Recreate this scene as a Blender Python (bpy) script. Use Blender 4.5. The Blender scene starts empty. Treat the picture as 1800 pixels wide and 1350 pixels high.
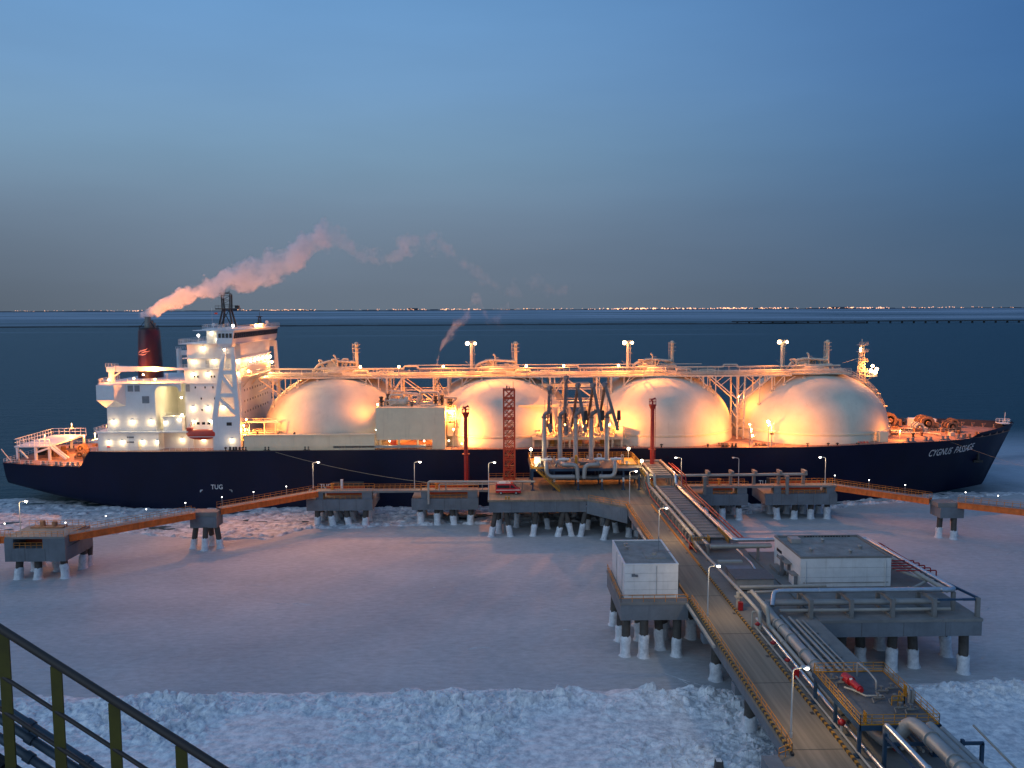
import bpy, math, random
import numpy as np
from mathutils import Vector, Matrix
random.seed(7); np.random.seed(7)
SC = bpy.context.scene
COL = SC.collection
R = math.radians

# ------------------------------------------------------------------ camera
CAM_H = 53.0
PITCH, YAW, ROLL = math.atan(136/1500), R(1.15), R(0.22)
cd = bpy.data.cameras.new('camera'); cam = bpy.data.objects.new('camera', cd); COL.objects.link(cam)
cd.lens, cd.sensor_width, cd.clip_start, cd.clip_end = 30.0, 36.0, 0.5, 60000
_f = Vector((math.sin(YAW)*math.cos(PITCH), math.cos(YAW)*math.cos(PITCH), -math.sin(PITCH)))
_r = Vector((math.cos(YAW), -math.sin(YAW), 0)); _u = _r.cross(_f)
_r2 = _r*math.cos(ROLL) - _u*math.sin(ROLL); _u2 = _u*math.cos(ROLL) + _r*math.sin(ROLL)
_m = Matrix((_r2, _u2, -_f)).transposed().to_4x4(); _m.translation = (0, 0, CAM_H)
cam.matrix_world = _m
SC.camera = cam

# ------------------------------------------------------------------ sky (after sunset), sun, exposure
W = bpy.data.worlds.new('World'); SC.world = W; W.use_nodes = True
SUN_EL, SUN_AZ = 1.0, 215.0      # the last light comes from low behind the camera, to the left
def build_world():
    nt = W.node_tree; n = nt.nodes; l = nt.links; n.clear()
    out = n.new('ShaderNodeOutputWorld'); bg = n.new('ShaderNodeBackground')
    sky = n.new('ShaderNodeTexSky'); sky.sky_type = 'NISHITA'; sky.sun_disc = False
    sky.sun_elevation = R(SUN_EL); sky.sun_rotation = R(SUN_AZ)
    sky.air_density = 1.0; sky.dust_density = 1.2; sky.ozone_density = 3.0
    # dusk haze layer: a grey veil that thickens towards the horizon all the way round
    tc = n.new('ShaderNodeTexCoord'); sep = n.new('ShaderNodeSeparateXYZ'); l.new(tc.outputs['Generated'], sep.inputs[0])
    def ramp(pts):
        r = n.new('ShaderNodeValToRGB'); l.new(sep.outputs['Z'], r.inputs[0]); cr = r.color_ramp; cr.interpolation = 'B_SPLINE'
        cr.elements[0].position, cr.elements[0].color = pts[0][0], (*pts[0][1], 1)
        cr.elements[1].position, cr.elements[1].color = pts[-1][0], (*pts[-1][1], 1)
        for p, c in pts[1:-1]: e = cr.elements.new(p); e.color = (*c, 1)
        return r
    # afterglow side (west, to the left) and night side (east, to the right), blended round the horizon
    side = n.new('ShaderNodeMapRange'); side.interpolation_type = 'SMOOTHSTEP'; l.new(sep.outputs['X'], side.inputs[0])
    side.inputs[1].default_value, side.inputs[2].default_value, side.inputs[3].default_value, side.inputs[4].default_value = -.15, .72, 0, 1
    rmp = n.new('ShaderNodeMix'); rmp.data_type = 'RGBA'; l.new(side.outputs[0], rmp.inputs[0]); l.new(ramp(SKY_WEST).outputs[0], rmp.inputs[6]); l.new(ramp(SKY_EAST).outputs[0], rmp.inputs[7])
    mul = n.new('ShaderNodeMix'); mul.data_type = 'RGBA'; mul.blend_type = 'MULTIPLY'; mul.inputs[0].default_value = 1
    mul.inputs[7].default_value = (SKY_NISHITA,)*3 + (1,)
    l.new(sky.outputs[0], mul.inputs[6])
    mix = n.new('ShaderNodeMix'); mix.data_type = 'RGBA'; mix.inputs[0].default_value = SKY_VEIL
    l.new(mul.outputs[2], mix.inputs[6]); l.new(rmp.outputs[2], mix.inputs[7])
    # faint uneven smog: streaky, strongest low down and towards the left
    mp = n.new('ShaderNodeMapping'); mp.inputs['Scale'].default_value = (1.0, 1.0, 5.0); l.new(tc.outputs['Generated'], mp.inputs[0])
    nz = n.new('ShaderNodeTexNoise'); nz.inputs['Scale'].default_value = 2.6; nz.inputs['Detail'].default_value = 5; nz.inputs['Roughness'].default_value = .5; l.new(mp.outputs[0], nz.inputs['Vector'])
    un = n.new('ShaderNodeMapRange'); l.new(nz.outputs[0], un.inputs[0]); un.inputs[1].default_value, un.inputs[2].default_value, un.inputs[3].default_value, un.inputs[4].default_value = .3, .7, .955, 1.045
    lo = n.new('ShaderNodeMapRange'); lo.interpolation_type = 'SMOOTHSTEP'; l.new(sep.outputs['Z'], lo.inputs[0]); lo.inputs[1].default_value, lo.inputs[2].default_value, lo.inputs[3].default_value, lo.inputs[4].default_value = .14, .0, 0, 1
    le = n.new('ShaderNodeMapRange'); le.interpolation_type = 'SMOOTHSTEP'; l.new(sep.outputs['X'], le.inputs[0]); le.inputs[1].default_value, le.inputs[2].default_value, le.inputs[3].default_value, le.inputs[4].default_value = -.22, -.6, 0, .3
    def m2(op, a, b):
        q = n.new('ShaderNodeMath'); q.operation = op
        for k, v in ((0, a), (1, b)):
            if isinstance(v, float): q.inputs[k].default_value = v
            else: l.new(v, q.inputs[k])
        return q.outputs[0]
    fac = m2('MULTIPLY', un.outputs[0], m2('SUBTRACT', 1.0, m2('MULTIPLY', lo.outputs[0], le.outputs[0])))
    fin = n.new('ShaderNodeMix'); fin.data_type = 'RGBA'; fin.blend_type = 'MULTIPLY'; fin.inputs[0].default_value = 1; l.new(mix.outputs[2], fin.inputs[6]); l.new(fac, fin.inputs[7])
    l.new(fin.outputs[2], bg.inputs[0]); bg.inputs[1].default_value = 1.17
    l.new(bg.outputs[0], out.inputs[0])
SKY_NISHITA, SKY_VEIL = 0.05, 0.92
SKY_WEST = [(0.0, (.125, .160, .208)), (.03, (.132, .172, .228)), (.105, (.158, .222, .31)), (.17, (.172, .294, .42)), (.24, (.17, .32, .53)), (.36, (.125, .30, .58)), (.6, (.10, .225, .46)), (1.0, (.095, .185, .37))]
SKY_EAST = [(0.0, (.050, .088, .145)), (.03, (.046, .09, .156)), (.105, (.04, .105, .215)), (.17, (.034, .112, .265)), (.24, (.03, .11, .29)), (.36, (.028, .10, .285)), (.6, (.04, .115, .29)), (1.0, (.095, .185, .37))]
build_world()
sd = bpy.data.lights.new('sun', 'SUN'); sd.energy, sd.angle, sd.color = 0.6, R(75), (0.74, 0.88, 1.0)
sun = bpy.data.objects.new('sun', sd); COL.objects.link(sun)
sun.rotation_euler = (R(62), 0, R(180 - SUN_AZ))
SC.view_settings.view_transform = 'Standard'; SC.view_settings.look = 'None'
SC.view_settings.exposure, SC.view_settings.gamma = 0.0, 1.0
SC.view_settings.use_curve_mapping = False
SC.render.engine = 'CYCLES'
cy = SC.cycles
cy.use_denoising = True; cy.denoiser = 'OPENIMAGEDENOISE'
cy.max_bounces, cy.diffuse_bounces, cy.glossy_bounces, cy.transmission_bounces, cy.volume_bounces, cy.transparent_max_bounces = 6, 3, 3, 3, 1, 8
cy.sample_clamp_indirect = 3.0; cy.caustics_reflective = False; cy.caustics_refractive = False
cy.volume_bounces = 4; cy.volume_step_rate = 2.0; cy.volume_max_steps = 96

# ------------------------------------------------------------------ materials (all procedural)
MATS = {}
def node_mat(name):
    m = bpy.data.materials.new(name); m.use_nodes = True
    nt = m.node_tree; b = nt.nodes['Principled BSDF']
    return m, nt, b
def pbr(name, col, rough=0.6, metal=0.0, var=0.18, scale=0.6, bump=0.0, bscale=None, streak=0.0, streak_col=(0.08, 0.04, 0.02), spec=0.5, stretch=(1, 1, 1), coat=0):
    """painted / concrete / steel surface: base colour with uneven weathering, optional run-down stains and fine relief"""
    m, nt, b = node_mat(name); n, l = nt.nodes, nt.links
    geo = n.new('ShaderNodeNewGeometry')
    mp = n.new('ShaderNodeMapping'); mp.inputs['Scale'].default_value = stretch; l.new(geo.outputs['Position'], mp.inputs[0])
    nz = n.new('ShaderNodeTexNoise'); nz.inputs['Scale'].default_value = scale; nz.inputs['Detail'].default_value = 6; nz.inputs['Roughness'].default_value = 0.65
    l.new(mp.outputs[0], nz.inputs['Vector'])
    mr = n.new('ShaderNodeMapRange'); mr.inputs[1].default_value, mr.inputs[2].default_value = 0.3, 0.7
    mr.inputs[3].default_value, mr.inputs[4].default_value = 1 - var, 1 + var
    l.new(nz.outputs[0], mr.inputs[0])
    mx = n.new('ShaderNodeMix'); mx.data_type = 'RGBA'; mx.blend_type = 'MULTIPLY'; mx.inputs[0].default_value = 1
    mx.inputs[6].default_value = (*col, 1); l.new(mr.outputs[0], mx.inputs[7])
    cur = mx.outputs[2]
    if streak > 0:
        mp2 = n.new('ShaderNodeMapping'); mp2.inputs['Scale'].default_value = (1.1, 1.1, 0.09); l.new(geo.outputs['Position'], mp2.inputs[0])
        n2 = n.new('ShaderNodeTexNoise'); n2.inputs['Scale'].default_value = 1.0; n2.inputs['Detail'].default_value = 5; n2.inputs['Roughness'].default_value = 0.7
        l.new(mp2.outputs[0], n2.inputs['Vector'])
        m2 = n.new('ShaderNodeMapRange'); m2.inputs[1].default_value, m2.inputs[2].default_value = 0.56, 0.74
        m2.inputs[3].default_value, m2.inputs[4].default_value = 0, streak; l.new(n2.outputs[0], m2.inputs[0])
        mx2 = n.new('ShaderNodeMix'); mx2.data_type = 'RGBA'; l.new(m2.outputs[0], mx2.inputs[0]); l.new(cur, mx2.inputs[6]); mx2.inputs[7].default_value = (*streak_col, 1)
        cur = mx2.outputs[2]
    l.new(cur, b.inputs['Base Color'])
    mr3 = n.new('ShaderNodeMapRange'); mr3.inputs[3].default_value, mr3.inputs[4].default_value = max(0.03, rough - 0.12), min(1, rough + 0.12)
    l.new(nz.outputs[0], mr3.inputs[0]); l.new(mr3.outputs[0], b.inputs['Roughness'])
    b.inputs['Metallic'].default_value = metal; b.inputs['Specular IOR Level'].default_value = spec
    if coat: b.inputs['Coat Weight'].default_value = coat
    if bump > 0:
        n4 = n.new('ShaderNodeTexNoise'); n4.inputs['Scale'].default_value = bscale or scale*6; n4.inputs['Detail'].default_value = 5
        l.new(geo.outputs['Position'], n4.inputs['Vector'])
        bp = n.new('ShaderNodeBump'); bp.inputs['Strength'].default_value = bump; bp.inputs['Distance'].default_value = 0.1
        l.new(n4.outputs[0], bp.inputs['Height']); l.new(bp.outputs[0], b.inputs['Normal'])
    MATS[name] = m; return m
def glow(name, col, strength):
    m, nt, b = node_mat(name)
    b.inputs['Base Color'].default_value = (0.8, 0.8, 0.8, 1)
    b.inputs['Emission Color'].default_value = (*col, 1); b.inputs['Emission Strength'].default_value = strength
    m.cycles.emission_sampling = 'NONE'
    MATS[name] = m; return m
pbr('hull_navy', (0.0020, 0.0048, 0.024), 0.5, spec=0.25, var=0.25, scale=0.12, streak=0.35, streak_col=(0.006, 0.008, 0.016), stretch=(1, 1, 0.4))
pbr('hull_red', (0.10, 0.02, 0.015), 0.7)
pbr('deck_red', (0.30, 0.17, 0.125), 0.8, var=0.35, scale=0.5, bump=0.2, streak=0.3, streak_col=(0.14, 0.05, 0.025))
pbr('ship_white', (0.74, 0.74, 0.72), 0.45, var=0.06, scale=0.4, streak=0.22, streak_col=(0.42, 0.33, 0.24))
pbr('ship_cream', (0.80, 0.66, 0.44), 0.5, var=0.08, scale=0.3, streak=0.3, streak_col=(0.36, 0.24, 0.13))
pbr('tank_paint', (0.67, 0.595, 0.46), 0.72, spec=0.22, var=0.12, scale=0.12, bump=0.05, bscale=.5, streak=0.34, streak_col=(0.5, 0.42, 0.3))
pbr('ship_steel', (0.58, 0.5, 0.38), 0.55, var=0.25, scale=0.9, streak=0.3, streak_col=(0.26, 0.13, 0.06))
pbr('rust_steel', (0.24, 0.13, 0.075), 0.8, var=0.4, scale=1.4)
pbr('dark_gear', (0.035, 0.032, 0.03), 0.7, var=0.4, scale=1.2)
pbr('mast_black', (0.02, 0.02, 0.022), 0.6)
pbr('funnel_maroon', (0.045, 0.009, 0.018), 0.33, var=0.2, scale=0.5)
pbr('funnel_top', (0.02, 0.018, 0.02), 0.6)
pbr('emblem_red', (0.75, 0.33, 0.26), 0.5, var=0.05)
pbr('exhaust_steel', (0.22, 0.2, 0.17), 0.55, metal=0.4)
pbr('boat_red', (0.55, 0.05, 0.025), 0.4, var=0.12)
pbr('window_dark', (0.012, 0.014, 0.018), 0.12, var=0.3)
pbr('rope', (0.34, 0.29, 0.2), 0.9)
pbr('mark_white', (0.72, 0.72, 0.7), 0.6, var=0.1)
pbr('concrete', (0.2, 0.19, 0.175), 0.85, var=0.2, scale=0.35, bump=0.25, streak=0.35, streak_col=(0.1, 0.1, 0.1))
pbr('concrete_beam', (0.15, 0.165, 0.18), 0.85, var=0.22, scale=0.3, bump=0.25, streak=0.45, streak_col=(0.06, 0.07, 0.08))
pbr('road', (0.22, 0.175, 0.125), 0.88, var=0.3, scale=0.5, bump=0.25, stretch=(2.6, 0.07, 1))
pbr('pile_dark', (0.075, 0.065, 0.055), 0.85, var=0.35, scale=0.9, bump=0.3)
pbr('steel_orange', (0.8, 0.17, 0.025), 0.6, var=0.25, scale=0.7, streak=0.3, streak_col=(0.2, 0.05, 0.015))
pbr('rail_orange', (0.6, 0.21, 0.025), 0.6, var=0.2, scale=0.8)
pbr('rail_yellow', (0.46, 0.21, 0.016), 0.55, var=0.2, scale=0.8)
pbr('kerb_yellow', (0.42, 0.2, 0.02), 0.7, var=0.25, scale=2)
pbr('kerb_black', (0.025, 0.025, 0.027), 0.75, var=0.3, scale=2)
pbr('tower_red', (0.45, 0.05, 0.015), 0.55, var=0.2, scale=0.9)
pbr('monitor_red', (0.32, 0.015, 0.012), 0.5, var=0.2, scale=0.9)
pbr('valve_red', (0.34, 0.012, 0.016), 0.4, var=0.15, scale=1.5)
pbr('blue_steel', (0.016, 0.05, 0.095), 0.55, var=0.25, scale=0.9)
pbr('pipe_silver', (0.6, 0.6, 0.6), 0.33, metal=0.9, var=0.12, scale=0.8, bump=0.06, bscale=5)
pbr('pipe_grey', (0.33, 0.32, 0.30), 0.5, metal=0.25, var=0.14, scale=0.6)
pbr('pipe_pale', (0.36, 0.33, 0.28), 0.55, var=0.12, scale=0.8)
pbr('arm_steel', (0.36, 0.37, 0.38), 0.5, metal=0.3, var=0.15)
pbr('arm_dark', (0.17, 0.18, 0.195), 0.55, metal=0.3, var=0.2)
pbr('clad_white', (0.66, 0.66, 0.65), 0.5, var=0.1, scale=0.6, streak=0.42, streak_col=(0.4, 0.38, 0.34))
pbr('roof_grey', (0.26, 0.245, 0.22), 0.9, var=0.3, scale=0.5, bump=0.2)
pbr('grating', (0.10, 0.105, 0.11), 0.8, var=0.25, scale=1.2, bump=0.3)
pbr('lamp_pole', (0.55, 0.55, 0.53), 0.45, metal=0.3, var=0.1)
pbr('van_red', (0.42, 0.012, 0.018), 0.25, var=0.08, coat=0.5)
pbr('van_glass', (0.01, 0.012, 0.015), 0.06, var=0.1)
pbr('tyre', (0.02, 0.02, 0.02), 0.85)
pbr('hub_grey', (0.45, 0.45, 0.46), 0.4, metal=0.6)
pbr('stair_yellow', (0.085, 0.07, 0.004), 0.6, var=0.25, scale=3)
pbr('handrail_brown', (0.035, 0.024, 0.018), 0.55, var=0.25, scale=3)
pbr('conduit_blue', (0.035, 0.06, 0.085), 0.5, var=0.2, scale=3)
pbr('stone_dark', (0.05, 0.052, 0.055), 0.9, var=0.3, scale=0.3)
pbr('far_land', (0.06, 0.075, 0.1), 0.95, var=0.2, scale=0.002)
glow('sodium', (1.0, 0.62, 0.30), 26)
glow('warm_white', (1.0, 0.86, 0.6), 18)
glow('cool_white', (1.0, 0.97, 0.9), 14)
glow('small_white', (1.0, 0.98, 0.9), 9)
glow('far_orange', (1.0, 0.42, 0.16), 1.6)
glow('signal_red', (1.0, 0.1, 0.12), 3)
SODIUM, WARM, COOL = (1.0, 0.305, 0.055), (1.0, 0.66, 0.29), (1.0, 0.93, 0.8)

# ------------------------------------------------------------------ object and mesh helpers
OFF = {}          # world position of every object's origin
def tag(o, label=None, cat=None, group=None, kind=None):
    if label: o['label'] = label
    if cat: o['category'] = cat
    if group: o['group'] = group
    if kind: o['kind'] = kind
    return o
def thing(name, loc, label, cat, group=None):
    o = bpy.data.objects.new(name, None); COL.objects.link(o); o.location = loc; o.empty_display_size = 0.5
    OFF[o] = Vector(loc); return tag(o, label, cat, group)
def link_mesh(name, me, parent=None, loc=None, rz=0.0):
    """one object from shared mesh data, placed at a world position"""
    o = bpy.data.objects.new(name, me); COL.objects.link(o)
    loc = Vector(loc if loc is not None else (0, 0, 0))
    OFF[o] = loc
    if parent is not None:
        o.parent = parent; o.location = loc - OFF[parent]
    else:
        o.location = loc
    o.rotation_euler = (0, 0, rz); return o
class MB:
    def __init__(s): s.v, s.f, s.sm = [], [], []
    def add(s, vs, fs, smooth=False):
        k = len(s.v); s.v.extend([tuple(p) for p in vs]); s.f.extend([tuple(i + k for i in f) for f in fs]); s.sm.extend([smooth]*len(fs)); return s
    def box(s, x0, x1, y0, y1, z0, z1):
        return s.add([(x0, y0, z0), (x1, y0, z0), (x1, y1, z0), (x0, y1, z0), (x0, y0, z1), (x1, y0, z1), (x1, y1, z1), (x0, y1, z1)],
                     [(3, 2, 1, 0), (4, 5, 6, 7), (0, 1, 5, 4), (1, 2, 6, 5), (2, 3, 7, 6), (3, 0, 4, 7)])
    def cbox(s, c, d): return s.box(c[0]-d[0]/2, c[0]+d[0]/2, c[1]-d[1]/2, c[1]+d[1]/2, c[2]-d[2]/2, c[2]+d[2]/2)
    def hexa(s, p): return s.add(p, [(3, 2, 1, 0), (4, 5, 6, 7), (0, 1, 5, 4), (1, 2, 6, 5), (2, 3, 7, 6), (3, 0, 4, 7)])
    def bar(s, p, q, w, h=None):
        """square bar from p to q"""
        p, q = Vector(p), Vector(q); d = (q - p)
        if d.length < 1e-6: return s
        d.normalize(); h = h or w
        up = Vector((0, 0, 1)) if abs(d.z) < 0.95 else Vector((0, 1, 0))
        a = d.cross(up).normalized()*w/2; b = a.cross(d).normalized()*h/2
        return s.add([p-a-b, p+a-b, p+a+b, p-a+b, q-a-b, q+a-b, q+a+b, q-a+b], [(0, 1, 2, 3), (7, 6, 5, 4), (4, 5, 1, 0), (5, 6, 2, 1), (6, 7, 3, 2), (7, 4, 0, 3)])
    def cyl(s, p, q, r0, r1=None, n=12, cap=True, smooth=True):
        p, q = Vector(p), Vector(q); r1 = r0 if r1 is None else r1; d = (q - p).normalized()
        up = Vector((0, 0, 1)) if abs(d.z) < 0.95 else Vector((1, 0, 0))
        a = d.cross(up).normalized(); b = d.cross(a)
        cs = [(math.cos(2*math.pi*i/n), math.sin(2*math.pi*i/n)) for i in range(n)]
        vs = [p + (a*c + b*e)*r0 for c, e in cs] + [q + (a*c + b*e)*r1 for c, e in cs]
        s.add(vs, [(i, i + n, (i+1) % n + n, (i+1) % n) for i in range(n)], smooth)
        if cap: s.add(vs, [tuple(range(n)), tuple(range(2*n-1, n-1, -1))])
        return s
    def pipe(s, pts, r, n=10, bend=None, k=5):
        """round pipe along a polyline with rounded elbows"""
        pts = [Vector(p) for p in pts]; bend = r*2.2 if bend is None else bend
        path = [pts[0]]
        for i in range(1, len(pts)-1):
            a, b, c = pts[i-1], pts[i], pts[i+1]
            da, dc = (a-b), (c-b); e = min(bend, da.length*0.49, dc.length*0.49)
            p, q = b + da.normalized()*e, b + dc.normalized()*e
            for j in range(k+1):
                t = j/k; path.append(p*(1-t)**2 + b*2*t*(1-t) + q*t*t)
        path.append(pts[-1])
        d0 = (path[1]-path[0]).normalized(); up = Vector((0, 0, 1)) if abs(d0.z) < 0.9 else Vector((0, 1, 0))
        a = d0.cross(up).normalized(); rings = []
        for i, p in enumerate(path):
            d = (path[min(i+1, len(path)-1)] - path[max(i-1, 0)])
            d.normalize(); a = (a - d*a.dot(d)).normalized(); b = d.cross(a)
            rings.append([p + (a*math.cos(2*math.pi*j/n) + b*math.sin(2*math.pi*j/n))*r for j in range(n)])
        vs = [v for rg in rings for v in rg]
        s.add(vs, [(i*n+j, i*n+(j+1) % n, (i+1)*n+(j+1) % n, (i+1)*n+j) for i in range(len(rings)-1) for j in range(n)], True)
        s.add(rings[0] + rings[-1], [tuple(range(n-1, -1, -1)), tuple(range(n, 2*n))]); return s
    def lathe(s, prof, c, n=32, smooth=True, cap=True):
        vs = []
        for r, z in prof:
            for i in range(n):
                t = 2*math.pi*i/n; vs.append((c[0]+r*math.cos(t), c[1]+r*math.sin(t), c[2]+z))
        s.add(vs, [(k*n+i, k*n+(i+1) % n, (k+1)*n+(i+1) % n, (k+1)*n+i) for k in range(len(prof)-1) for i in range(n)], smooth)
        if cap:
            m = len(prof)-1; s.add(vs[:n] + vs[m*n:], [tuple(range(n-1, -1, -1)), tuple(range(n, 2*n))])
        return s
    def ball(s, c, r, n=10, sz=1.0):
        pr = [(max(0.001, r*math.sin(math.pi*k/(n//2+1))), -r*sz*math.cos(math.pi*k/(n//2+1))) for k in range(n//2+2)]
        return s.lathe(pr, c, n, True, False)
    def prism(s, poly, z0, z1):
        n = len(poly); vs = [(x, y, z0) for x, y in poly] + [(x, y, z1) for x, y in poly]
        return s.add(vs, [tuple(range(n-1, -1, -1)), tuple(range(n, 2*n))] + [(i, (i+1) % n, (i+1) % n+n, i+n) for i in range(n)])
    def prism_y(s, poly, y0, y1):
        """outline in x, z pushed along y"""
        n = len(poly); vs = [(x, y0, z) for x, z in poly] + [(x, y1, z) for x, z in poly]
        return s.add(vs, [tuple(range(n)), tuple(range(2*n-1, n-1, -1))] + [(i, i+n, (i+1) % n+n, (i+1) % n) for i in range(n)])
    def rail(s, pts, h=1.1, step=1.6, w=0.05, rails=(1.0, 0.55), toe=False):
        pts = [Vector(p) for p in pts]
        for a, b in zip(pts[:-1], pts[1:]):
            L = (b-a).length; k = max(1, round(L/step))
            for i in range(k+1):
                p = a.lerp(b, i/k); s.bar(p, p + Vector((0, 0, h)), w)
            for q in rails: s.bar(a + Vector((0, 0, h*q)), b + Vector((0, 0, h*q)), w)
            if toe: s.bar(a + Vector((0, 0, 0.08)), b + Vector((0, 0, 0.08)), w*0.6, 0.16)
        return s
    def ladder(s, p, q, w=0.5, step=0.35, r=0.04, ax=(1, 0, 0)):
        p, q, a = Vector(p), Vector(q), Vector(ax)*w/2
        s.bar(p-a, q-a, r); s.bar(p+a, q+a, r); k = max(1, int((q-p).length/step))
        for i in range(1, k): c = p.lerp(q, i/k); s.bar(c-a, c+a, r)
        return s
    def lattice(s, p, q, w, d, w_top=None, n=6, r=0.12, ax=(1, 0, 0)):
        """four-legged trussed column or boom from p to q"""
        p, q = Vector(p), Vector(q); w_top = w if w_top is None else w_top
        dr = (q-p).normalized(); a = Vector(ax); b = dr.cross(a).normalized(); kk = w_top/w
        def cs(t):
            c = p.lerp(q, t); e = 1+(kk-1)*t
            return [c + a*sx*w*e/2 + b*sy*d*e/2 for sx, sy in ((-1, -1), (1, -1), (1, 1), (-1, 1))]
        for i in range(n):
            A, B = cs(i/n), cs((i+1)/n)
            for j in range(4):
                s.bar(A[j], B[j], r); s.bar(A[j], A[(j+1) % 4], r*0.7); s.bar(A[j] if i % 2 else A[(j+1) % 4], B[(j+1) % 4] if i % 2 else B[j], r*0.6)
        C = cs(1)
        for j in range(4): s.bar(C[j], C[(j+1) % 4], r)
        return s
    def mesh(s, name, mat, off=(0, 0, 0)):
        me = bpy.data.meshes.new(name); o = Vector(off)
        me.from_pydata([(x-o.x, y-o.y, z-o.z) for x, y, z in s.v], [], s.f)
        me.polygons.foreach_set('use_smooth', s.sm)
        me.materials.append(MATS[mat]); me.update(); return me
    def build(s, name, mat, parent=None, loc=None, label=None):
        """one mesh object; its origin is its parent's origin unless loc is given"""
        loc = Vector(loc) if loc is not None else (OFF[parent] if parent is not None else Vector((0, 0, 0)))
        o = link_mesh(name, s.mesh(name, mat, loc), parent, loc)
        if label: o['label'] = label
        return o
SOD_K = 3.0      # all sodium lamps together
def point_light(parent, loc, watts, col, radius=0.25):
    d = bpy.data.lights.new('lamp_light', 'POINT'); d.energy, d.color, d.shadow_soft_size = watts*(SOD_K if col[1] < .5 else 1), col, radius
    o = bpy.data.objects.new('lamp_light', d); COL.objects.link(o); OFF[o] = Vector(loc)
    if parent is not None: o.parent = parent; o.location = Vector(loc) - OFF[parent]
    else: o.location = loc
    return o
def spot_light(parent, loc, target, watts, col, angle=80, blend=0.6, radius=0.3):
    d = bpy.data.lights.new('flood_light', 'SPOT'); d.energy, d.color, d.shadow_soft_size = watts*(SOD_K if col[1] < .52 else 1), col, radius
    d.spot_size, d.spot_blend = R(angle), blend
    o = bpy.data.objects.new('flood_light', d); COL.objects.link(o); OFF[o] = Vector(loc)
    dr = (Vector(target) - Vector(loc)); o.rotation_euler = dr.to_track_quat('-Z', 'Y').to_euler()
    if parent is not None: o.parent = parent; o.location = Vector(loc) - OFF[parent]
    else: o.location = loc
    return o
def rings_text(txt, size, shear=0.0, bold=0.0):
    """flat letters as a mesh: (verts, faces)"""
    c = bpy.data.curves.new('letters', 'FONT'); c.body = txt; c.size = size; c.shear = shear; c.offset = bold; c.resolution_u = 3
    o = bpy.data.objects.new('letters', c); COL.objects.link(o)
    me = bpy.data.meshes.new_from_object(o.evaluated_get(bpy.context.evaluated_depsgraph_get()))
    v = [tuple(p.co) for p in me.vertices]; f = [tuple(p.vertices) for p in me.polygons]
    bpy.data.objects.remove(o); bpy.data.curves.remove(c); bpy.data.meshes.remove(me)
    return v, f

# ================================================================== SETTING: sea, ice, far shore
def vnoise(x, y, s, seed=0):
    """smooth value noise on arrays"""
    x, y = x/s, y/s; xi, yi = np.floor(x).astype(int), np.floor(y).astype(int); fx, fy = x-xi, y-yi
    fx, fy = fx*fx*(3-2*fx), fy*fy*(3-2*fy)
    def h(a, b):
        n = (a*374761393 + b*668265263 + seed*1442695041) & 0x7fffffff; n = ((n ^ (n >> 13))*1274126177) & 0x7fffffff
        return ((n ^ (n >> 16)) & 0xffff)/65535.0
    return (h(xi, yi)*(1-fx)+h(xi+1, yi)*fx)*(1-fy) + (h(xi, yi+1)*(1-fx)+h(xi+1, yi+1)*fx)*fy
def slabs(x, y, cell, seed):
    """broken, tilted ice slabs: height in 0..1 of the nearest slab and closeness to its crack"""
    gx, gy = np.floor(x/cell).astype(int), np.floor(y/cell).astype(int)
    d1 = np.full(x.shape, 1e9); d2 = np.full(x.shape, 1e9); hh = np.zeros(x.shape)
    def rnd(a, b, k):
        n = (a*73856093 ^ b*19349663 ^ (seed*83492791 + k*2654435)) & 0x7fffffff; n = ((n ^ (n >> 13))*1274126177) & 0x7fffffff
        return ((n ^ (n >> 16)) & 0xffff)/65535.0
    for i in (-1, 0, 1):
        for j in (-1, 0, 1):
            a, b = gx+i, gy+j
            px, py = (a+rnd(a, b, 1))*cell, (b+rnd(a, b, 2))*cell
            dx, dy = x-px, y-py; d = np.hypot(dx, dy*1.3)
            h = rnd(a, b, 3)**1.6 + (rnd(a, b, 4)-.5)*1.5*dx/cell + (rnd(a, b, 5)-.5)*1.5*dy/cell
            near = d < d1
            d2 = np.where(near, d1, np.minimum(d2, d)); hh = np.where(near, h, hh); d1 = np.where(near, d, d1)
    return hh, np.clip((d2-d1)/(0.25*cell), 0, 1)
def grid_object(name, xs, ys, z, mat, smooth=False):
    nx, ny = len(xs), len(ys); X, Y = np.meshgrid(xs, ys)
    co = np.stack([X, Y, z], -1).reshape(-1, 3).astype(np.float32)
    i = np.arange((ny-1)*(nx-1)); r, c = i//(nx-1), i % (nx-1); a = r*nx+c
    q = np.stack([a, a+1, a+nx+1, a+nx], -1).astype(np.int32)
    me = bpy.data.meshes.new(name); me.vertices.add(len(co)); me.vertices.foreach_set('co', co.ravel())
    me.loops.add(q.size); me.loops.foreach_set('vertex_index', q.ravel())
    me.polygons.add(len(q)); me.polygons.foreach_set('loop_start', np.arange(0, q.size, 4, dtype=np.int32))
    me.polygons.foreach_set('use_smooth', np.full(len(q), smooth)); me.update(calc_edges=True); me.validate()
    me.materials.append(MATS[mat]); return link_mesh(name, me)

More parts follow.
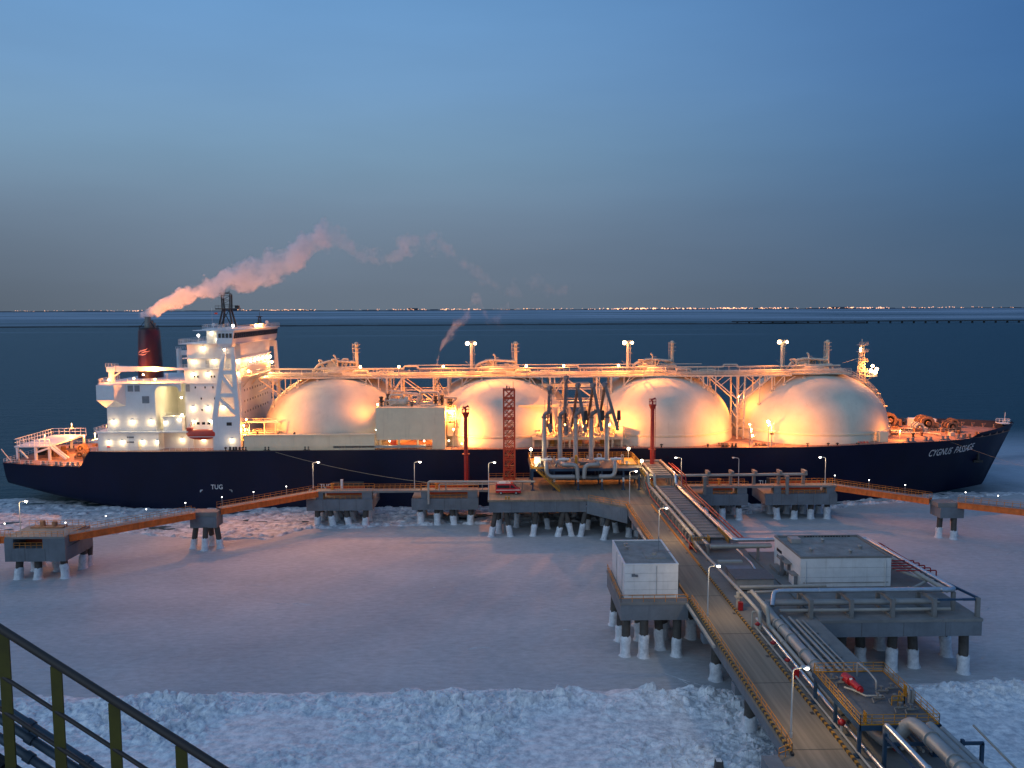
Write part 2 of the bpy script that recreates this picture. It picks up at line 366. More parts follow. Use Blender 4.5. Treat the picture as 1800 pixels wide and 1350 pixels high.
def ice_material():
    m, nt, b = node_mat('smooth_ice'); n, l = nt.nodes, nt.links
    geo = n.new('ShaderNodeNewGeometry')
    def noise(sc, det, stretch, rough=0.6):
        mp = n.new('ShaderNodeMapping'); mp.inputs['Scale'].default_value = stretch; l.new(geo.outputs['Position'], mp.inputs[0])
        z = n.new('ShaderNodeTexNoise'); z.inputs['Scale'].default_value = sc; z.inputs['Detail'].default_value = det; z.inputs['Roughness'].default_value = rough
        l.new(mp.outputs[0], z.inputs['Vector']); return z.outputs[0]
    n1 = noise(0.035, 6, (1, 1.6, 1)); n2 = noise(0.9, 6, (0.6, 1.5, 1), 0.7)
    rmp = n.new('ShaderNodeValToRGB'); rmp.color_ramp.elements[0].position, rmp.color_ramp.elements[0].color = 0.3, (0.37, 0.38, 0.39, 1)
    rmp.color_ramp.elements[1].position, rmp.color_ramp.elements[1].color = 0.72, (0.50, 0.50, 0.50, 1); l.new(n1, rmp.inputs[0])
    mr = n.new('ShaderNodeMapRange'); mr.inputs[1].default_value, mr.inputs[2].default_value, mr.inputs[3].default_value, mr.inputs[4].default_value = 0.3, 0.75, 0.82, 1.2
    l.new(n2, mr.inputs[0]); mx = n.new('ShaderNodeMix'); mx.data_type = 'RGBA'; mx.blend_type = 'MULTIPLY'; mx.inputs[0].default_value = 1
    l.new(rmp.outputs[0], mx.inputs[6]); l.new(mr.outputs[0], mx.inputs[7]); l.new(mx.outputs[2], b.inputs['Base Color'])
    b.inputs['Roughness'].default_value = 0.75; b.inputs['Specular IOR Level'].default_value = 0.25
    bp = n.new('ShaderNodeBump'); bp.inputs['Strength'].default_value = 0.55; bp.inputs['Distance'].default_value = 0.25
    l.new(n2, bp.inputs['Height']); l.new(bp.outputs[0], b.inputs['Normal']); MATS['smooth_ice'] = m
def snow_material(name, c0, c1, scale):
    m, nt, b = node_mat(name); n, l = nt.nodes, nt.links
    geo = n.new('ShaderNodeNewGeometry'); z = n.new('ShaderNodeTexNoise'); z.inputs['Scale'].default_value = scale; z.inputs['Detail'].default_value = 7; z.inputs['Roughness'].default_value = 0.7
    l.new(geo.outputs['Position'], z.inputs['Vector'])
    rmp = n.new('ShaderNodeValToRGB'); e = rmp.color_ramp.elements
    e[0].position, e[0].color, e[1].position, e[1].color = 0.36, (*c0, 1), 0.62, (*c1, 1); l.new(z.outputs[0], rmp.inputs[0]); l.new(rmp.outputs[0], b.inputs['Base Color'])
    b.inputs['Roughness'].default_value = 0.6; b.inputs['Specular IOR Level'].default_value = 0.35
    z2 = n.new('ShaderNodeTexNoise'); z2.inputs['Scale'].default_value = scale*5; z2.inputs['Detail'].default_value = 5; l.new(geo.outputs['Position'], z2.inputs['Vector'])
    bp = n.new('ShaderNodeBump'); bp.inputs['Strength'].default_value = 0.5; bp.inputs['Distance'].default_value = 0.12
    l.new(z2.outputs[0], bp.inputs['Height']); l.new(bp.outputs[0], b.inputs['Normal']); MATS[name] = m
def sea_material():
    m, nt, b = node_mat('sea_water'); n, l = nt.nodes, nt.links
    geo = n.new('ShaderNodeNewGeometry'); sep = n.new('ShaderNodeSeparateXYZ'); l.new(geo.outputs['Position'], sep.inputs[0])
    def noise(sc, det, stretch, rough=0.6):
        mp = n.new('ShaderNodeMapping'); mp.inputs['Scale'].default_value = stretch; l.new(geo.outputs['Position'], mp.inputs[0])
        z = n.new('ShaderNodeTexNoise'); z.inputs['Scale'].default_value = sc; z.inputs['Detail'].default_value = det; z.inputs['Roughness'].default_value = rough
        l.new(mp.outputs[0], z.inputs['Vector']); return z.outputs[0]
    def rng(src, a, c, d, e):
        r = n.new('ShaderNodeMapRange'); r.interpolation_type = 'SMOOTHSTEP'
        for k, v in zip((1, 2, 3, 4), (a, c, d, e)): r.inputs[k].default_value = v
        l.new(src, r.inputs[0]); return r.outputs[0]
    def mth(op, a, c):
        q = n.new('ShaderNodeMath'); q.operation = op
        for k, v in ((0, a), (1, c)):
            if isinstance(v, (int, float)): q.inputs[k].default_value = v
            else: l.new(v, q.inputs[k])
        return q.outputs[0]
    # thin young ice in long wind-drawn bands far out, and a sheet of it off the bow
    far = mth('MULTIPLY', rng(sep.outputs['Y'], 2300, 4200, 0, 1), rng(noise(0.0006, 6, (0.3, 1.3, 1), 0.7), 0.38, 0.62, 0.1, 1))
    mid = mth('MULTIPLY', rng(sep.outputs['Y'], 1300, 1700, 0, 1), rng(noise(0.0011, 4, (0.25, 2.2, 1)), 0.55, 0.66, 0, 0.55))
    wob = mth('ADD', sep.outputs['X'], mth('MULTIPLY', noise(0.012, 5, (1, 1, 1)), 90))
    bow = mth('MULTIPLY', mth('MULTIPLY', rng(wob, 172, 215, 0, 1), rng(sep.outputs['Y'], 372, 300, 0, 1)), rng(noise(0.03, 5, (0.5, 1.5, 1)), 0.28, 0.5, 0.55, 0.85))
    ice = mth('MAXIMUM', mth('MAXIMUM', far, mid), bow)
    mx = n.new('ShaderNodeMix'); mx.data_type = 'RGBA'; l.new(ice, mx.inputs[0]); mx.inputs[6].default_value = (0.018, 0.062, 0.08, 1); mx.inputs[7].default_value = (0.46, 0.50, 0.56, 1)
    l.new(mx.outputs[2], b.inputs['Base Color'])
    l.new(mth('ADD', mth('MULTIPLY', ice, 0.3), 0.42), b.inputs['Roughness'])
    b.inputs['Specular IOR Level'].default_value = 0.3; b.inputs['IOR'].default_value = 1.33
    w = mth('ADD', mth('MULTIPLY', noise(0.09, 4, (0.5, 1.4, 1)), 1.6), noise(0.5, 4, (0.6, 1.5, 1)))
    bp = n.new('ShaderNodeBump'); bp.inputs['Strength'].default_value = 1.0; bp.inputs['Distance'].default_value = 1.1
    l.new(w, bp.inputs['Height']); l.new(bp.outputs[0], b.inputs['Normal']); MATS['sea_water'] = m
ice_material(); sea_material()
snow_material('ice_rubble_snow', (0.46, 0.48, 0.51), (0.88, 0.87, 0.85), 0.9)
snow_material('brash_snow', (0.26, 0.28, 0.31), (0.74, 0.74, 0.74), 0.45)
snow_material('pile_ice', (0.5, 0.52, 0.54), (0.78, 0.79, 0.8), 1.2)

# open water out to the horizon
sea = MB().add([(-14000, -300, -.25), (14000, -300, -.25), (14000, 13000, -.25), (-14000, 13000, -.25)], [(0, 1, 2, 3)]).build('sea', 'sea_water')
tag(sea, kind='structure')
# fast ice on the shore side of the berth
EDGE = [(-260, 214), (-140, 206), (-112, 201), (-88, 199), (-72, 194), (-52, 192), (-44, 202), (-22, 205), (0, 207), (22, 208), (46, 211), (80, 217), (100, 223), (130, 229), (170, 236), (280, 252)]
def edge_y(x):
    x = np.asarray(x, float)
    return np.interp(x, [p[0] for p in EDGE], [p[1] for p in EDGE]) + 3.2*(vnoise(x, x*0, 9, 3)-.5) + 1.6*(vnoise(x, x*0, 2.3, 5)-.5)
xs = np.linspace(-260, 280, 720); ts = np.concatenate([np.linspace(0, .55, 12), np.linspace(.6, 1, 10)])
X = np.tile(xs, (len(ts), 1)); Y = -80 + (edge_y(xs)[None, :]+80)*ts[:, None]
mb = MB(); nx = len(xs)
mb.add(np.stack([X, Y, X*0], -1).reshape(-1, 3).tolist(), [(r*nx+c, r*nx+c+1, (r+1)*nx+c+1, (r+1)*nx+c) for r in range(len(ts)-1) for c in range(nx-1)], True)
ice = mb.build('sea_ice', 'smooth_ice'); tag(ice, kind='structure')
# cracks and small pressure ridges drawn across the smooth sheet
mb = MB()
for x0, y0, ln, a in ((-40, 150, 9, .1), (-12, 158, 6, -.1), (2, 153, 10, .08), (18, 147, 7, -.3), (-70, 121, 6, .8), (-66, 124, 5, -.2), (-6, 128, 5, .25), (-30, 137, 4, .1), (11, 136, 4, .0), (-48, 160, 5, .2), (80, 140, 9, .2), (105, 175, 12, .1), (24, 119, 5, -.7), (26, 117, 4, -.6)):
    p = Vector((x0, y0, 0))
    for k in range(int(ln/.5)):
        q = p + Vector((math.cos(a), math.sin(a), 0))*.5*random.uniform(.8, 1.4); a += random.uniform(-.25, .25)
        if random.random() < .75:
            w = random.uniform(.03, .09); mb.hexa([p+Vector((0, -w, -.05)), q+Vector((0, -w, -.05)), q+Vector((0, w, -.05)), p+Vector((0, w, -.05)), p+Vector((0, -w*.2, w*.8)), q+Vector((0, -w*.2, w*.8)), q+Vector((0, w*.2, w*.8)), p+Vector((0, w*.2, w*.8))])
        p = q
tag(mb.build('ice_ridges', 'brash_snow'), 'thin broken pressure ridges across the smooth sea ice', 'ice', kind='stuff')
# heaped ice rubble along the shore
xs = np.arange(-84, 100, .2); ys = np.arange(70, 118.2, .2); X, Y = np.meshgrid(xs, ys)
edge = 114.6 + 2.2*(vnoise(X, X*0, 14, 11)-.5) + 1.4*(vnoise(X, X*0, 3.0, 12)-.5) + .6*(vnoise(X, X*0, 1.0, 13)-.5)
inn = np.clip((edge-Y)/(1.2+3.5*vnoise(X, Y, 5, 77)), 0, 1)
h1, c1 = slabs(X + 1.5*vnoise(X, Y, 3, 1), Y + 1.5*vnoise(X, Y, 3, 2), 2.1, 4)
h2, c2 = slabs(X + .5*vnoise(X, Y, 1, 6), Y + .5*vnoise(X, Y, 1, 7), 0.85, 9)
drift = vnoise(X, Y, 9, 21)*.6 + vnoise(X, Y, 4, 22)*.4
ridge = np.exp(-((edge-Y-3.5)/5.0)**2)                       # the pile-up behind the edge
rough = np.clip(.42 + .85*ridge + 1.9*(vnoise(X, Y, 8, 23)-.55), .05, 1.5)
Z = -.1 + inn*(.2 + .1*ridge + .4*drift + rough*(.62*np.clip(h1, 0, 1.1)*(.15+.85*c1) + .36*np.clip(h2, 0, 1)*(.2+.8*c2)) + .12*vnoise(X*.6, Y*1.6, .8, 31))
Z = np.where(inn <= 0, -.3, Z)
rub = grid_object('ice_rubble', xs, ys, Z, 'ice_rubble_snow'); tag(rub, 'heaped snow covered ice rubble along the shore edge', 'ice rubble', kind='stuff')
# churned brash ice between the smooth ice and the ship
xs = np.arange(-175, 200, .42); ys = np.arange(188, 262, .42); X, Y = np.meshgrid(xs, ys)
ed = edge_y(xs)[None, :]*np.ones_like(X)
h1, c1 = slabs(X + 3*vnoise(X, Y, 7, 41), Y + 2.5*vnoise(X, Y, 7, 42), 2.2, 14)
sw = vnoise(X*.45+Y*.5, Y*1.5-X*.2, 6, 44)*.6 + vnoise(X*.6, Y*1.6, 2.2, 45)*.4
cover = np.clip((sw-.2)*4, 0, 1)*np.clip((236+6*vnoise(X, Y, 12, 46)-Y)/8, 0, 1)*np.clip((175-np.abs(X-10))/25, 0, 1)
rim = np.exp(-((Y-ed-1.0)/1.3)**2)*.35
Z = -.37 + cover*(.22 + .42*h1*c1) + rim*(.5+h1) + .12*vnoise(X, Y, 1.3, 47)
Z = np.where(Y < ed-.4, -.5, Z)
br = grid_object('brash_ice', xs, ys, Z, 'brash_snow'); tag(br, 'churned brash ice and slush along the ship side', 'brash ice', kind='stuff')

# breakwater line and pile trestle far out, and the far shore
mb = MB(); p = None
for k in range(90):
    x = -3000 + k*46; y = 2330 + .045*(x+3000) + 12*math.sin(k*.7)
    if p is not None:
        hgt = 2.6 + .8*random.random()
        mb.hexa([(p[0], p[1]-9, -1), (x, y-9, -1), (x, y+9, -1), (p[0], p[1]+9, -1), (p[0], p[1]-3, hgt), (x, y-3, hgt), (x, y+3, hgt), (p[0], p[1]+3, hgt)])
    p = (x, y)
tag(mb.build('breakwater', 'stone_dark'), 'long dark breakwater lying low across the water', 'breakwater')
tr = thing('sea_trestle', (1100, 2500, 0), 'far pile trestle running over the water at right', 'trestle')
MB().box(700, 3200, 2500, 2512, 5.2, 8).build('deck', 'stone_dark', tr)
pm = MB().box(-2.2, 2.2, -2, 2, -1, 5.3).mesh('pile', 'stone_dark')
for k in range(70): link_mesh('pile', pm, tr, (715+k*35, 2506, 0))
mb = MB(); p = (-13000, 12800); x = -13000
pts = []
while x < 13000:
    x += random.uniform(80, 260); pts.append((x, random.uniform(6, 15) + (random.random() < .07)*random.uniform(8, 26)))
for (x0, h0), (x1, h1) in zip(pts[:-1], pts[1:]): mb.box(x0, x1, 12780, 12990, -2, h0)
tag(mb.build('far_shore', 'far_land'), kind='structure')
mb = MB()
def lights(x0, x1, n, s):
    for k in range(n):
        a = (random.uniform(x0, x1) - 870)/1500*12700; r = s*random.uniform(.5, 1.15)
        mb.cbox((a, 12740, 16 + random.uniform(-6, 9)), (r*1.5, 4, r))
for x0, x1, n, s in ((0, 250, 30, 5), (225, 262, 8, 10), (420, 560, 55, 8), (560, 690, 12, 6), (690, 750, 20, 9), (775, 845, 40, 9), (845, 960, 14, 7), (905, 1065, 28, 8), (1065, 1140, 40, 12), (1120, 1390, 120, 12), (1395, 1450, 8, 7), (1450, 1570, 50, 10), (1590, 1700, 26, 9), (1700, 1800, 10, 7)):
    lights(x0, x1, n, s)
tag(mb.build('shore_lights', 'far_orange'), 'string of tiny orange town lights along the far shore', 'town lights', kind='stuff')

# ================================================================== THE GAS CARRIER
YC = 248.5; DZ = 15.3
ship = thing('gas_carrier_ship', (0, YC, 0), 'navy blue gas carrier with four domed cream tanks moored at the jetty', 'ship')
def sstep(a, b, x):
    t = min(1, max(0, (x-a)/(b-a))); return t*t*(3-2*t)
def zt(x):                                     # top of the shell plating
    if x < -110.2: return 11.1
    if x < -107.4: return 11.1 + 4.2*sstep(-110.4, -107.2, x)
    z = DZ + 0.9*sstep(80, 112, x)
    if x > 132.5: z += 1.3*sstep(132.5, 135.5, x) + .9*max(0, (x-135.5)/18.5)
    return z
def zl(x):                                     # lowest point of the shell that is built
    if x < -90: return -0.9 + 5.5*(max(0, -90-x)/44.5)**1.25
    if x > 145.2: return -0.9 + 19.2*((x-145.2)/8.9)
    return -0.9
def b_top(x):
    if x < -92: return 24.5 - 9.0*((-92-x)/42.5)**2.0
    if x > 96: return 24.5*max(0, 1-((x-96)/58.2)**2.5)
    return 24.5
def b_low(x):
    if x < -72: return 24.5 - 13.0*((-72-x)/62.5)**2.2
    if x > 70: return 24.5*max(0, 1-((x-70)/75.6)**2.0)
    return 24.5
def half_b(x, z):
    a, c = zl(x), zt(x) if x < 132.5 else DZ+2.3
    t = min(1, max(0, (z-a)/max(.1, (c-a)))); lo, hi = b_low(x), b_top(x)
    if x > 70: return lo + (hi-lo)*t**1.25
    return lo + (hi-lo)*t**0.3
st = [-134.5, -133.5, -131, -128] + list(np.arange(-125, -111, 2.5)) + [-110.2, -109.6, -109, -108.4, -107.8, -107.2, -105] + list(np.arange(-100, -60, 4.)) + list(np.arange(-60, 66, 14.)) + list(np.arange(68, 132, 3.)) + [132.5, 133.5, 134.5, 135.5] + list(np.arange(137, 153.5, 1.5)) + [153.2, 153.9]
NZ = 12
mb = MB(); rows = []
for x in st:
    a, c = zl(x), zt(x); rows.append([(x, half_b(x, a+(c-a)*k/NZ), a+(c-a)*k/NZ) for k in range(NZ+1)])
for sgn in (-1, 1):
    vs = [(x, YC+sgn*b, z) for row in rows for x, b, z in row]; m = NZ+1
    fs = [(i*m+k, (i+1)*m+k, (i+1)*m+k+1, i*m+k+1) for i in range(len(st)-1) for k in range(NZ)]
    if sgn > 0: fs = [f[::-1] for f in fs]
    mb.add(vs, fs, True)
vs = []
for row in rows: vs += [(row[0][0], YC-row[0][1], row[0][2]), (row[0][0], YC+row[0][1], row[0][2])]
mb.add(vs, [(2*i+1, 2*i+3, 2*i+2, 2*i) for i in range(len(st)-1)], True)
r0 = rows[0]; n0 = len(r0); vs = [(x, YC-b, z) for x, b, z in r0] + [(x, YC+b, z) for x, b, z in r0]
mb.add(vs, [(k, k+1, n0+k+1, n0+k) for k in range(n0-1)])
hull = mb.build('hull', 'hull_navy', ship, label='navy blue hull plating')
# deck plating a hand below the shell's top edge
def deck(x): return (11.0 if x < -110 else 11.0 + 4.2*sstep(-110.4, -107.2, x)) if x < -107.2 else DZ - .08 + .9*sstep(80, 112, x)
mb = MB(); vs = []
for x in st[:-2]: vs += [(x, YC-half_b(x, zt(x))+.12, deck(x)), (x, YC+half_b(x, zt(x))-.12, deck(x))]
mb.add(vs, [(2*i, 2*i+2, 2*i+3, 2*i+1) for i in range(len(st)-3)])
dk = mb.build('deck_plating', 'deck_red', ship, label='rust coloured steel deck plating')
# rub strakes, draught marks and lettering lie on the shell
def on_hull(v, x0, z0, eps=.06):
    out = []
    for x, y, _ in v:
        X, Z = x0+x, z0+y; out.append((X, YC-half_b(X, Z)-eps, Z))
    return out
v, f = rings_text('CYGNUS  PASSAGE', 2.9, .15, .014)
w = max(p[0] for p in v); v = [(p[0]*16.6/w, p[1]+p[0]*16.6/w*.045, 0) for p in v]
MB().add(on_hull(v, 118.4, 11.6, .1), f).build('ship_name', 'mark_white', hull, label='white lettering CYGNUS PASSAGE')
v, f = rings_text('TUG', 1.75, 0, .012); w = max(p[0] for p in v)
for x0 in (-75.3, -46.6, 70.5):
    MB().add(on_hull([(p[0]*3.1/w, p[1], 0) for p in v], x0, 5.2), f).build('tug_mark', 'mark_white', hull, label='white lettering TUG')
    b = MB()
    for dx, d in ((-2.9, 1), (5.6, -1)):
        b.add(on_hull([(dx, 0, 0), (dx+.75*d, 0, 0), (dx+.75*d, .18, 0), (dx+.18*d, .18, 0), (dx+.18*d, -.5, 0), (dx, -.5, 0)], x0, 4.9), [(0, 1, 2, 3, 4, 5) if d > 0 else (5, 4, 3, 2, 1, 0)])
    b.build('tug_bracket', 'mark_white', hull)
an = MB(); ax, az = 138.5, 9.5; ay = YC-half_b(ax, az)
an.lathe([(1.3, -.15), (1.3, .15)], (ax, ay-.1, az-1.2), 14); an.bar((ax, ay-.5, az+1.4), (ax, ay-.7, az-1.7), .5); an.bar((ax-1.3, ay-.7, az-1.2), (ax+1.3, ay-.7, az-1.2), .5, .6); an.build('anchor', 'dark_gear', ship)
rd = MB().prism([(-125.8, YC-.7), (-119.5, YC-.5), (-118.9, YC), (-119.5, YC+.5), (-125.8, YC+.7)], -.8, .95); rd.build('rudder', 'hull_red', ship, label='top of the red brown rudder')

# ---- tank domes
TX = [-44.6, 1.3, 46.9, 92.4]; TR = 22.0; TZ = 18.2; TH = 16.4
def dome_z(r): return TZ + TH*math.sqrt(max(0, 1-(r/TR)**2))
prof = [(TR+.15, DZ-TZ-.3), (TR+.15, .0), (TR, .02)] + [(TR*math.cos(t), TH*math.sin(t)) for t in np.linspace(.03, math.pi/2-.02, 26)]
dome_me = MB().lathe(prof, (0, 0, 0), 96, True, False).mesh('tank_dome', 'tank_paint')
ring_me = MB().lathe([(TR+.16, .75), (TR+.3, .75), (TR+.3, 1.15), (TR+.1, 1.15)], (0, 0, 0), 96, False, False).mesh('dome_ring', 'ship_cream')
domes = []
for i, tx in enumerate(TX):
    d = link_mesh('tank_dome', dome_me, ship, (tx, YC, TZ)); d['label'] = ['cream tank dome next to the deckhouse', 'cream tank dome behind the red lattice tower', 'cream tank dome right of the loading arms', 'cream tank dome nearest the bow'][i]
    domes.append(d)
    link_mesh('dome_ring', ring_me, d, (tx, YC, TZ-1.0))
    # dome-top gear: base curb, valve house, pipe bends, hand rails, vent mast with its ring platforms
    top = MB(); zc = TZ+TH
    top.lathe([(5.2, -1.6), (5.2, .7), (4.8, .9), (0.01, .9)], (tx, YC, zc), 28, False, False); top.build('dome_curb', 'ship_steel', d)
    g = MB(); random.seed(40+i)
    g.box(tx-3.6, tx-.6, YC-2.2, YC+1.4, zc+.9, zc+2.5); g.box(tx-3, tx+2.2, YC-1.4, YC+1.8, zc+2.4, zc+2.9)
    for k in range(9):
        x = tx-5.2+k*1.15; y = YC-3.2+random.uniform(-.5, 3.5); hh = random.uniform(1.2, 3.6)
        g.pipe([(x, y, zc), (x, y, zc+hh), (x+random.choice((-1, 1))*random.uniform(.8, 1.9), y, zc+hh), (x+.6, y+1.2, zc+.8)], random.uniform(.14, .3), 8)
    g.pipe([(tx-8.5, YC-2.5, zc-1.2), (tx-6, YC-2.5, zc+2.1), (tx-2.5, YC-2.5, zc+3.1), (tx+4.4, YC-2.5, zc+2.6), (tx+4.4, YC-1, zc+2.6)], .38, 10)
    g.pipe([(tx-7.5, YC-3.4, zc-1.6), (tx-5.6, YC-3.4, zc+1.0), (tx+5.5, YC-3.4, zc+1.4), (tx+5.5, YC-3.4, zc-1)], .26, 8)
    g.build('valve_gear', 'ship_steel', d)
    g = MB(); g.cyl((tx-1.2, YC-2.6, zc+.6), (tx-1.2, YC-2.6, zc+4.2), .26, .24, 8); g.cyl((tx-1.2, YC-2.6, zc+4.2), (tx-1.75, YC-2.6, zc+4.75), .26, .3, 8); g.bar((tx-1.2, YC-2.6, zc+3.7), (tx-.1, YC-2.6, zc+3.75), .14); g.build('goose_neck', 'ship_steel', d)
    g = MB(); g.rail([(tx-6.5, YC-4.6, zc-.6), (tx+6.4, YC-4.6, zc-.6)], 1.2, 1.3, .07); g.rail([(tx-6.5, YC-4.6, zc-.6), (tx-9.5, YC-4.6, zc-2.2)], 1.2, 1.3, .07); g.build('dome_railing', 'ship_steel', d)
    mx = tx+4.7; g = MB(); g.cyl((mx, YC-1.5, zc-.5), (mx, YC-1.5, 42.5), .55, .5, 14); g.ball((mx, YC-1.5, 42.5), .62, 10, .9); g.build('vent_mast', 'ship_steel', d)
    g = MB()
    for z in (42.2, 41.1, 40.0): g.lathe([(.5, 0), (1.15, 0), (1.15, .12), (.5, .12)], (mx, YC-1.5, z), 14, False, False)
    g.ladder((mx-.95, YC-1.5, zc), (mx-.95, YC-1.5, 42.6), .45, .6, .07, (0, 1, 0)); g.bar((mx-1.1, YC-1.9, 39.9), (mx-1.1, YC-1.9, 42.6), .08); g.build('mast_rings', 'ship_steel', d)
# skirt wall at the foot of the aft dome
g = MB(); g.box(-66.5, -32, YC-23.6, YC-22.6, DZ, 19.2); g.box(-67, -31.8, YC-23.9, YC-22.4, 19.2, 19.5)
for x in np.arange(-62, -33, 4.4): g.box(x, x+.12, YC-23.68, YC-23.6, DZ+.1, 19.1)
g.build('tank_side_wall', 'ship_cream', ship)

# ---- pipe bridge over the domes
cw = MB(); yn, yf = 239.0, 245.5; z0, z1 = 33.1, 33.5
for y in (yn, yf):
    cw.box(-66, 84, y-.2, y+.2, z0, z1)
cw.box(84, 101, yn-.2, yn+.2, z0+.5, z1+.5); cw.box(84, 101, yf-.2, yf+.2, z0+.5, z1+.5)
cw.box(-66, 101, yn+.2, yf-.2, z1+.02, z1+.1)
bridge = cw.build('pipe_bridge', 'ship_steel', ship, label='long pipe bridge running over the tank domes')
g = MB()
for k, (y, z, r, mt) in enumerate(((239.8, 33.85, .16, 0), (240.8, 34.0, .2, 0), (242.2, 34.3, .34, 0), (243.4, 34.1, .2, 0), (244.6, 35.4, .26, 0))):
    p = [(-64, y, z)]
    for x in np.arange(-52+k*7, 92, 46.): p += [(x-2, y, z), (x-2, y, z+.7), (x+2, y, z+.7), (x+2, y, z)]
    p += [(100, y, z+.3)]; g.pipe(p, r, 8)
g.build('bridge_pipes', 'ship_steel', bridge)
g = MB(); g.rail([(-66, yn, z1), (84, yn, z1)], 1.25, 2.1, .07, (1, .66, .33)); g.rail([(84, yn, z1+.5), (101, yn, z1+.5)], 1.25, 2.1, .07, (1, .66, .33)); g.rail([(-66, yf, z1), (101, yf, z1)], 1.25, 3, .07); g.build('bridge_railing', 'ship_steel', bridge)
g = MB(); g.box(-22, 86, 238.6, 238.75, 35.9, 36.05); g.box(-25, 60, 245.6, 245.9, 36.2, 36.4)
for x in np.arange(-60, 84, 3.0): g.bar((x, 238.8, z1), (x, 238.8, 35.7+.3*(x > -20)), .12)
for x in (-34, -31, -12, 6, 14, 24, 29, 41, 47): g.pipe([(x, 238.7, 35.6), (x, 238.7, 34.4), (x+1.1, 238.7, 34.4), (x+1.1, 238.7, 35.9)], .1, 6)
g.build('pipe_rack_frame', 'ship_steel', bridge)
# legs that land on the domes and between them
for tx in TX:
    for dx in (-17.5, -14, -10.5, -5, 2.0, 8.5, 12, 15.5):
        for y in (yn, yf):
            x = tx+dx; r = math.hypot(dx, y-YC); zd = dome_z(r)
            if zd < z0-.3 and x < 100:
                g = MB().bar((x, y, zd-.1), (x, y, z0), .26).cbox((x, y, zd+.05), (.8, .8, .5))
                s_ = {8.5: 1, -10.5: -1, -5: -1, 2.0: 1}.get(dx); e = min(6, (z0-zd)*1.3)
                if s_ and y == yn and z0-zd > 1.2 and x < 95: g.bar((x, y, zd+.4), (x-e*s_, y, z0), .2)
                g.build('bridge_leg', 'ship_steel', bridge)
for k, x in enumerate((-67.6, -21.7, 24.1, 69.6)):
    g = MB()
    if k == 0:
        for y in (yn, yf): g.bar((-66, y, z0), (-58.5, y, 27.5), .3); g.bar((-62, y, z0), (-62, y, 29), .25); g.bar((-60, y, z0), (-66, y, 29.5), .2)
    else:
        ls = (-.9, .9) if k == 3 else (-8.6, -4.5, 4.5, 8.6)
        for y in (yn, yf):
            for dx in ls: g.bar((x+dx, y, DZ if k == 3 else 22), (x+dx*(1.25 if k == 3 else 1), y, z0), .42 if k == 3 else .5)
        if k == 3:
            for y in (yn, yf):
                for s in (-1, 1): g.bar((x+s*.9, y, 26.5), (x+s*8.5, y, z0), .3); g.bar((x+s*2.6, y, z0), (x+s*6.2, y, 30.3), .18); g.bar((x+s*9.5, y, z0), (x+s*9.5, y, 29), .2); g.bar((x+s*12, y, z0), (x+s*8, y, 28.5), .2)
            for z in (18, 21, 24, 26.5, 29): g.bar((x-1, yn, z), (x+1, yn, z), .16); g.bar((x-1, yn, z), (x-1, yf, z+2), .14); g.bar((x-1, yn, z), (x+1, yn, z+2.6), .14)
        else:
            for y in (yn, yf):
                for a, b in ((-8.6, -4.5), (4.5, -4.5), (8.6, 4.5)): g.bar((x+a, y, 26.5), (x+b, y, z0), .26)
                for s in (-1, 1): g.bar((x+s*8.6, y, 25), (x+s*14, y, z0), .28)
                g.bar((x-8.6, y, 26.5), (x+8.6, y, 26.5), .3); g.bar((x-8.6, y, 29.8), (x+8.6, y, 29.8), .18)
    g.build('bridge_trestle', 'ship_steel', bridge)
# lamp standards on the bridge
for x in (-37.5, -26.8, -14.4, 8.8, 19.3, 34.7, 62.0, 76.0):
    lit = x < 50
    g = MB(); g.bar((x, 238.5, 33.6), (x, 238.5, 36.0), .14); g.cbox((x, 238.4, 36.0), (.5, .4, .14)); g.build('bridge_lamp_post', 'ship_steel', bridge)
    if lit:
        MB().ball((x, 238.3, 36.4), .33, 10).build('lamp_globe', 'sodium', bridge)
        point_light(ship, (x, 238.3, 37.0), 1100, SODIUM, .35)
# tall floodlight masts
for x in (-6.7, 38.5, 83.4):
    g = MB(); g.cyl((x, YC-2.5, 33), (x, YC-2.5, 42.4), .5, .42, 12); g.box(x-1.3, x+1.3, YC-3.2, YC-1.8, 42.3, 42.6); g.rail([(x-1.2, YC-3.2, 42.6), (x+1.2, YC-3.2, 42.6)], .5, .8, .06)
    g.ladder((x+.75, YC-2.5, 34), (x+.75, YC-2.5, 42.4), .4, .5, .07, (0, 1, 0)); mst = g.build('floodlight_mast', 'ship_steel', ship)
    for dx, rr in ((-1.15, .55), (1.1, .38)):
        MB().ball((x+dx, YC-3.4, 42.5), rr, 10).build('flood_lamp', 'sodium', mst)
    MB().bar((x, YC-2.5, 40), (x+1.3, YC-2.5, 39.3), .1).build('mast_bracket', 'ship_steel', mst); MB().bar((x-1.8, YC-2.5, 37.3), (x, YC-2.5, 36), .08).build('mast_bracket', 'ship_steel', mst)
    spot_light(ship, (x-1.2, YC-4.2, 42.4), (x-15, YC-19, 20), 21000 if x < 60 else 13000, SODIUM, 84, .9, .5)
    spot_light(ship, (x+1.2, YC-4.2, 42.4), (x+14, YC-19, 20), 21000 if x < 60 else 5000, SODIUM, 84, .9, .5)

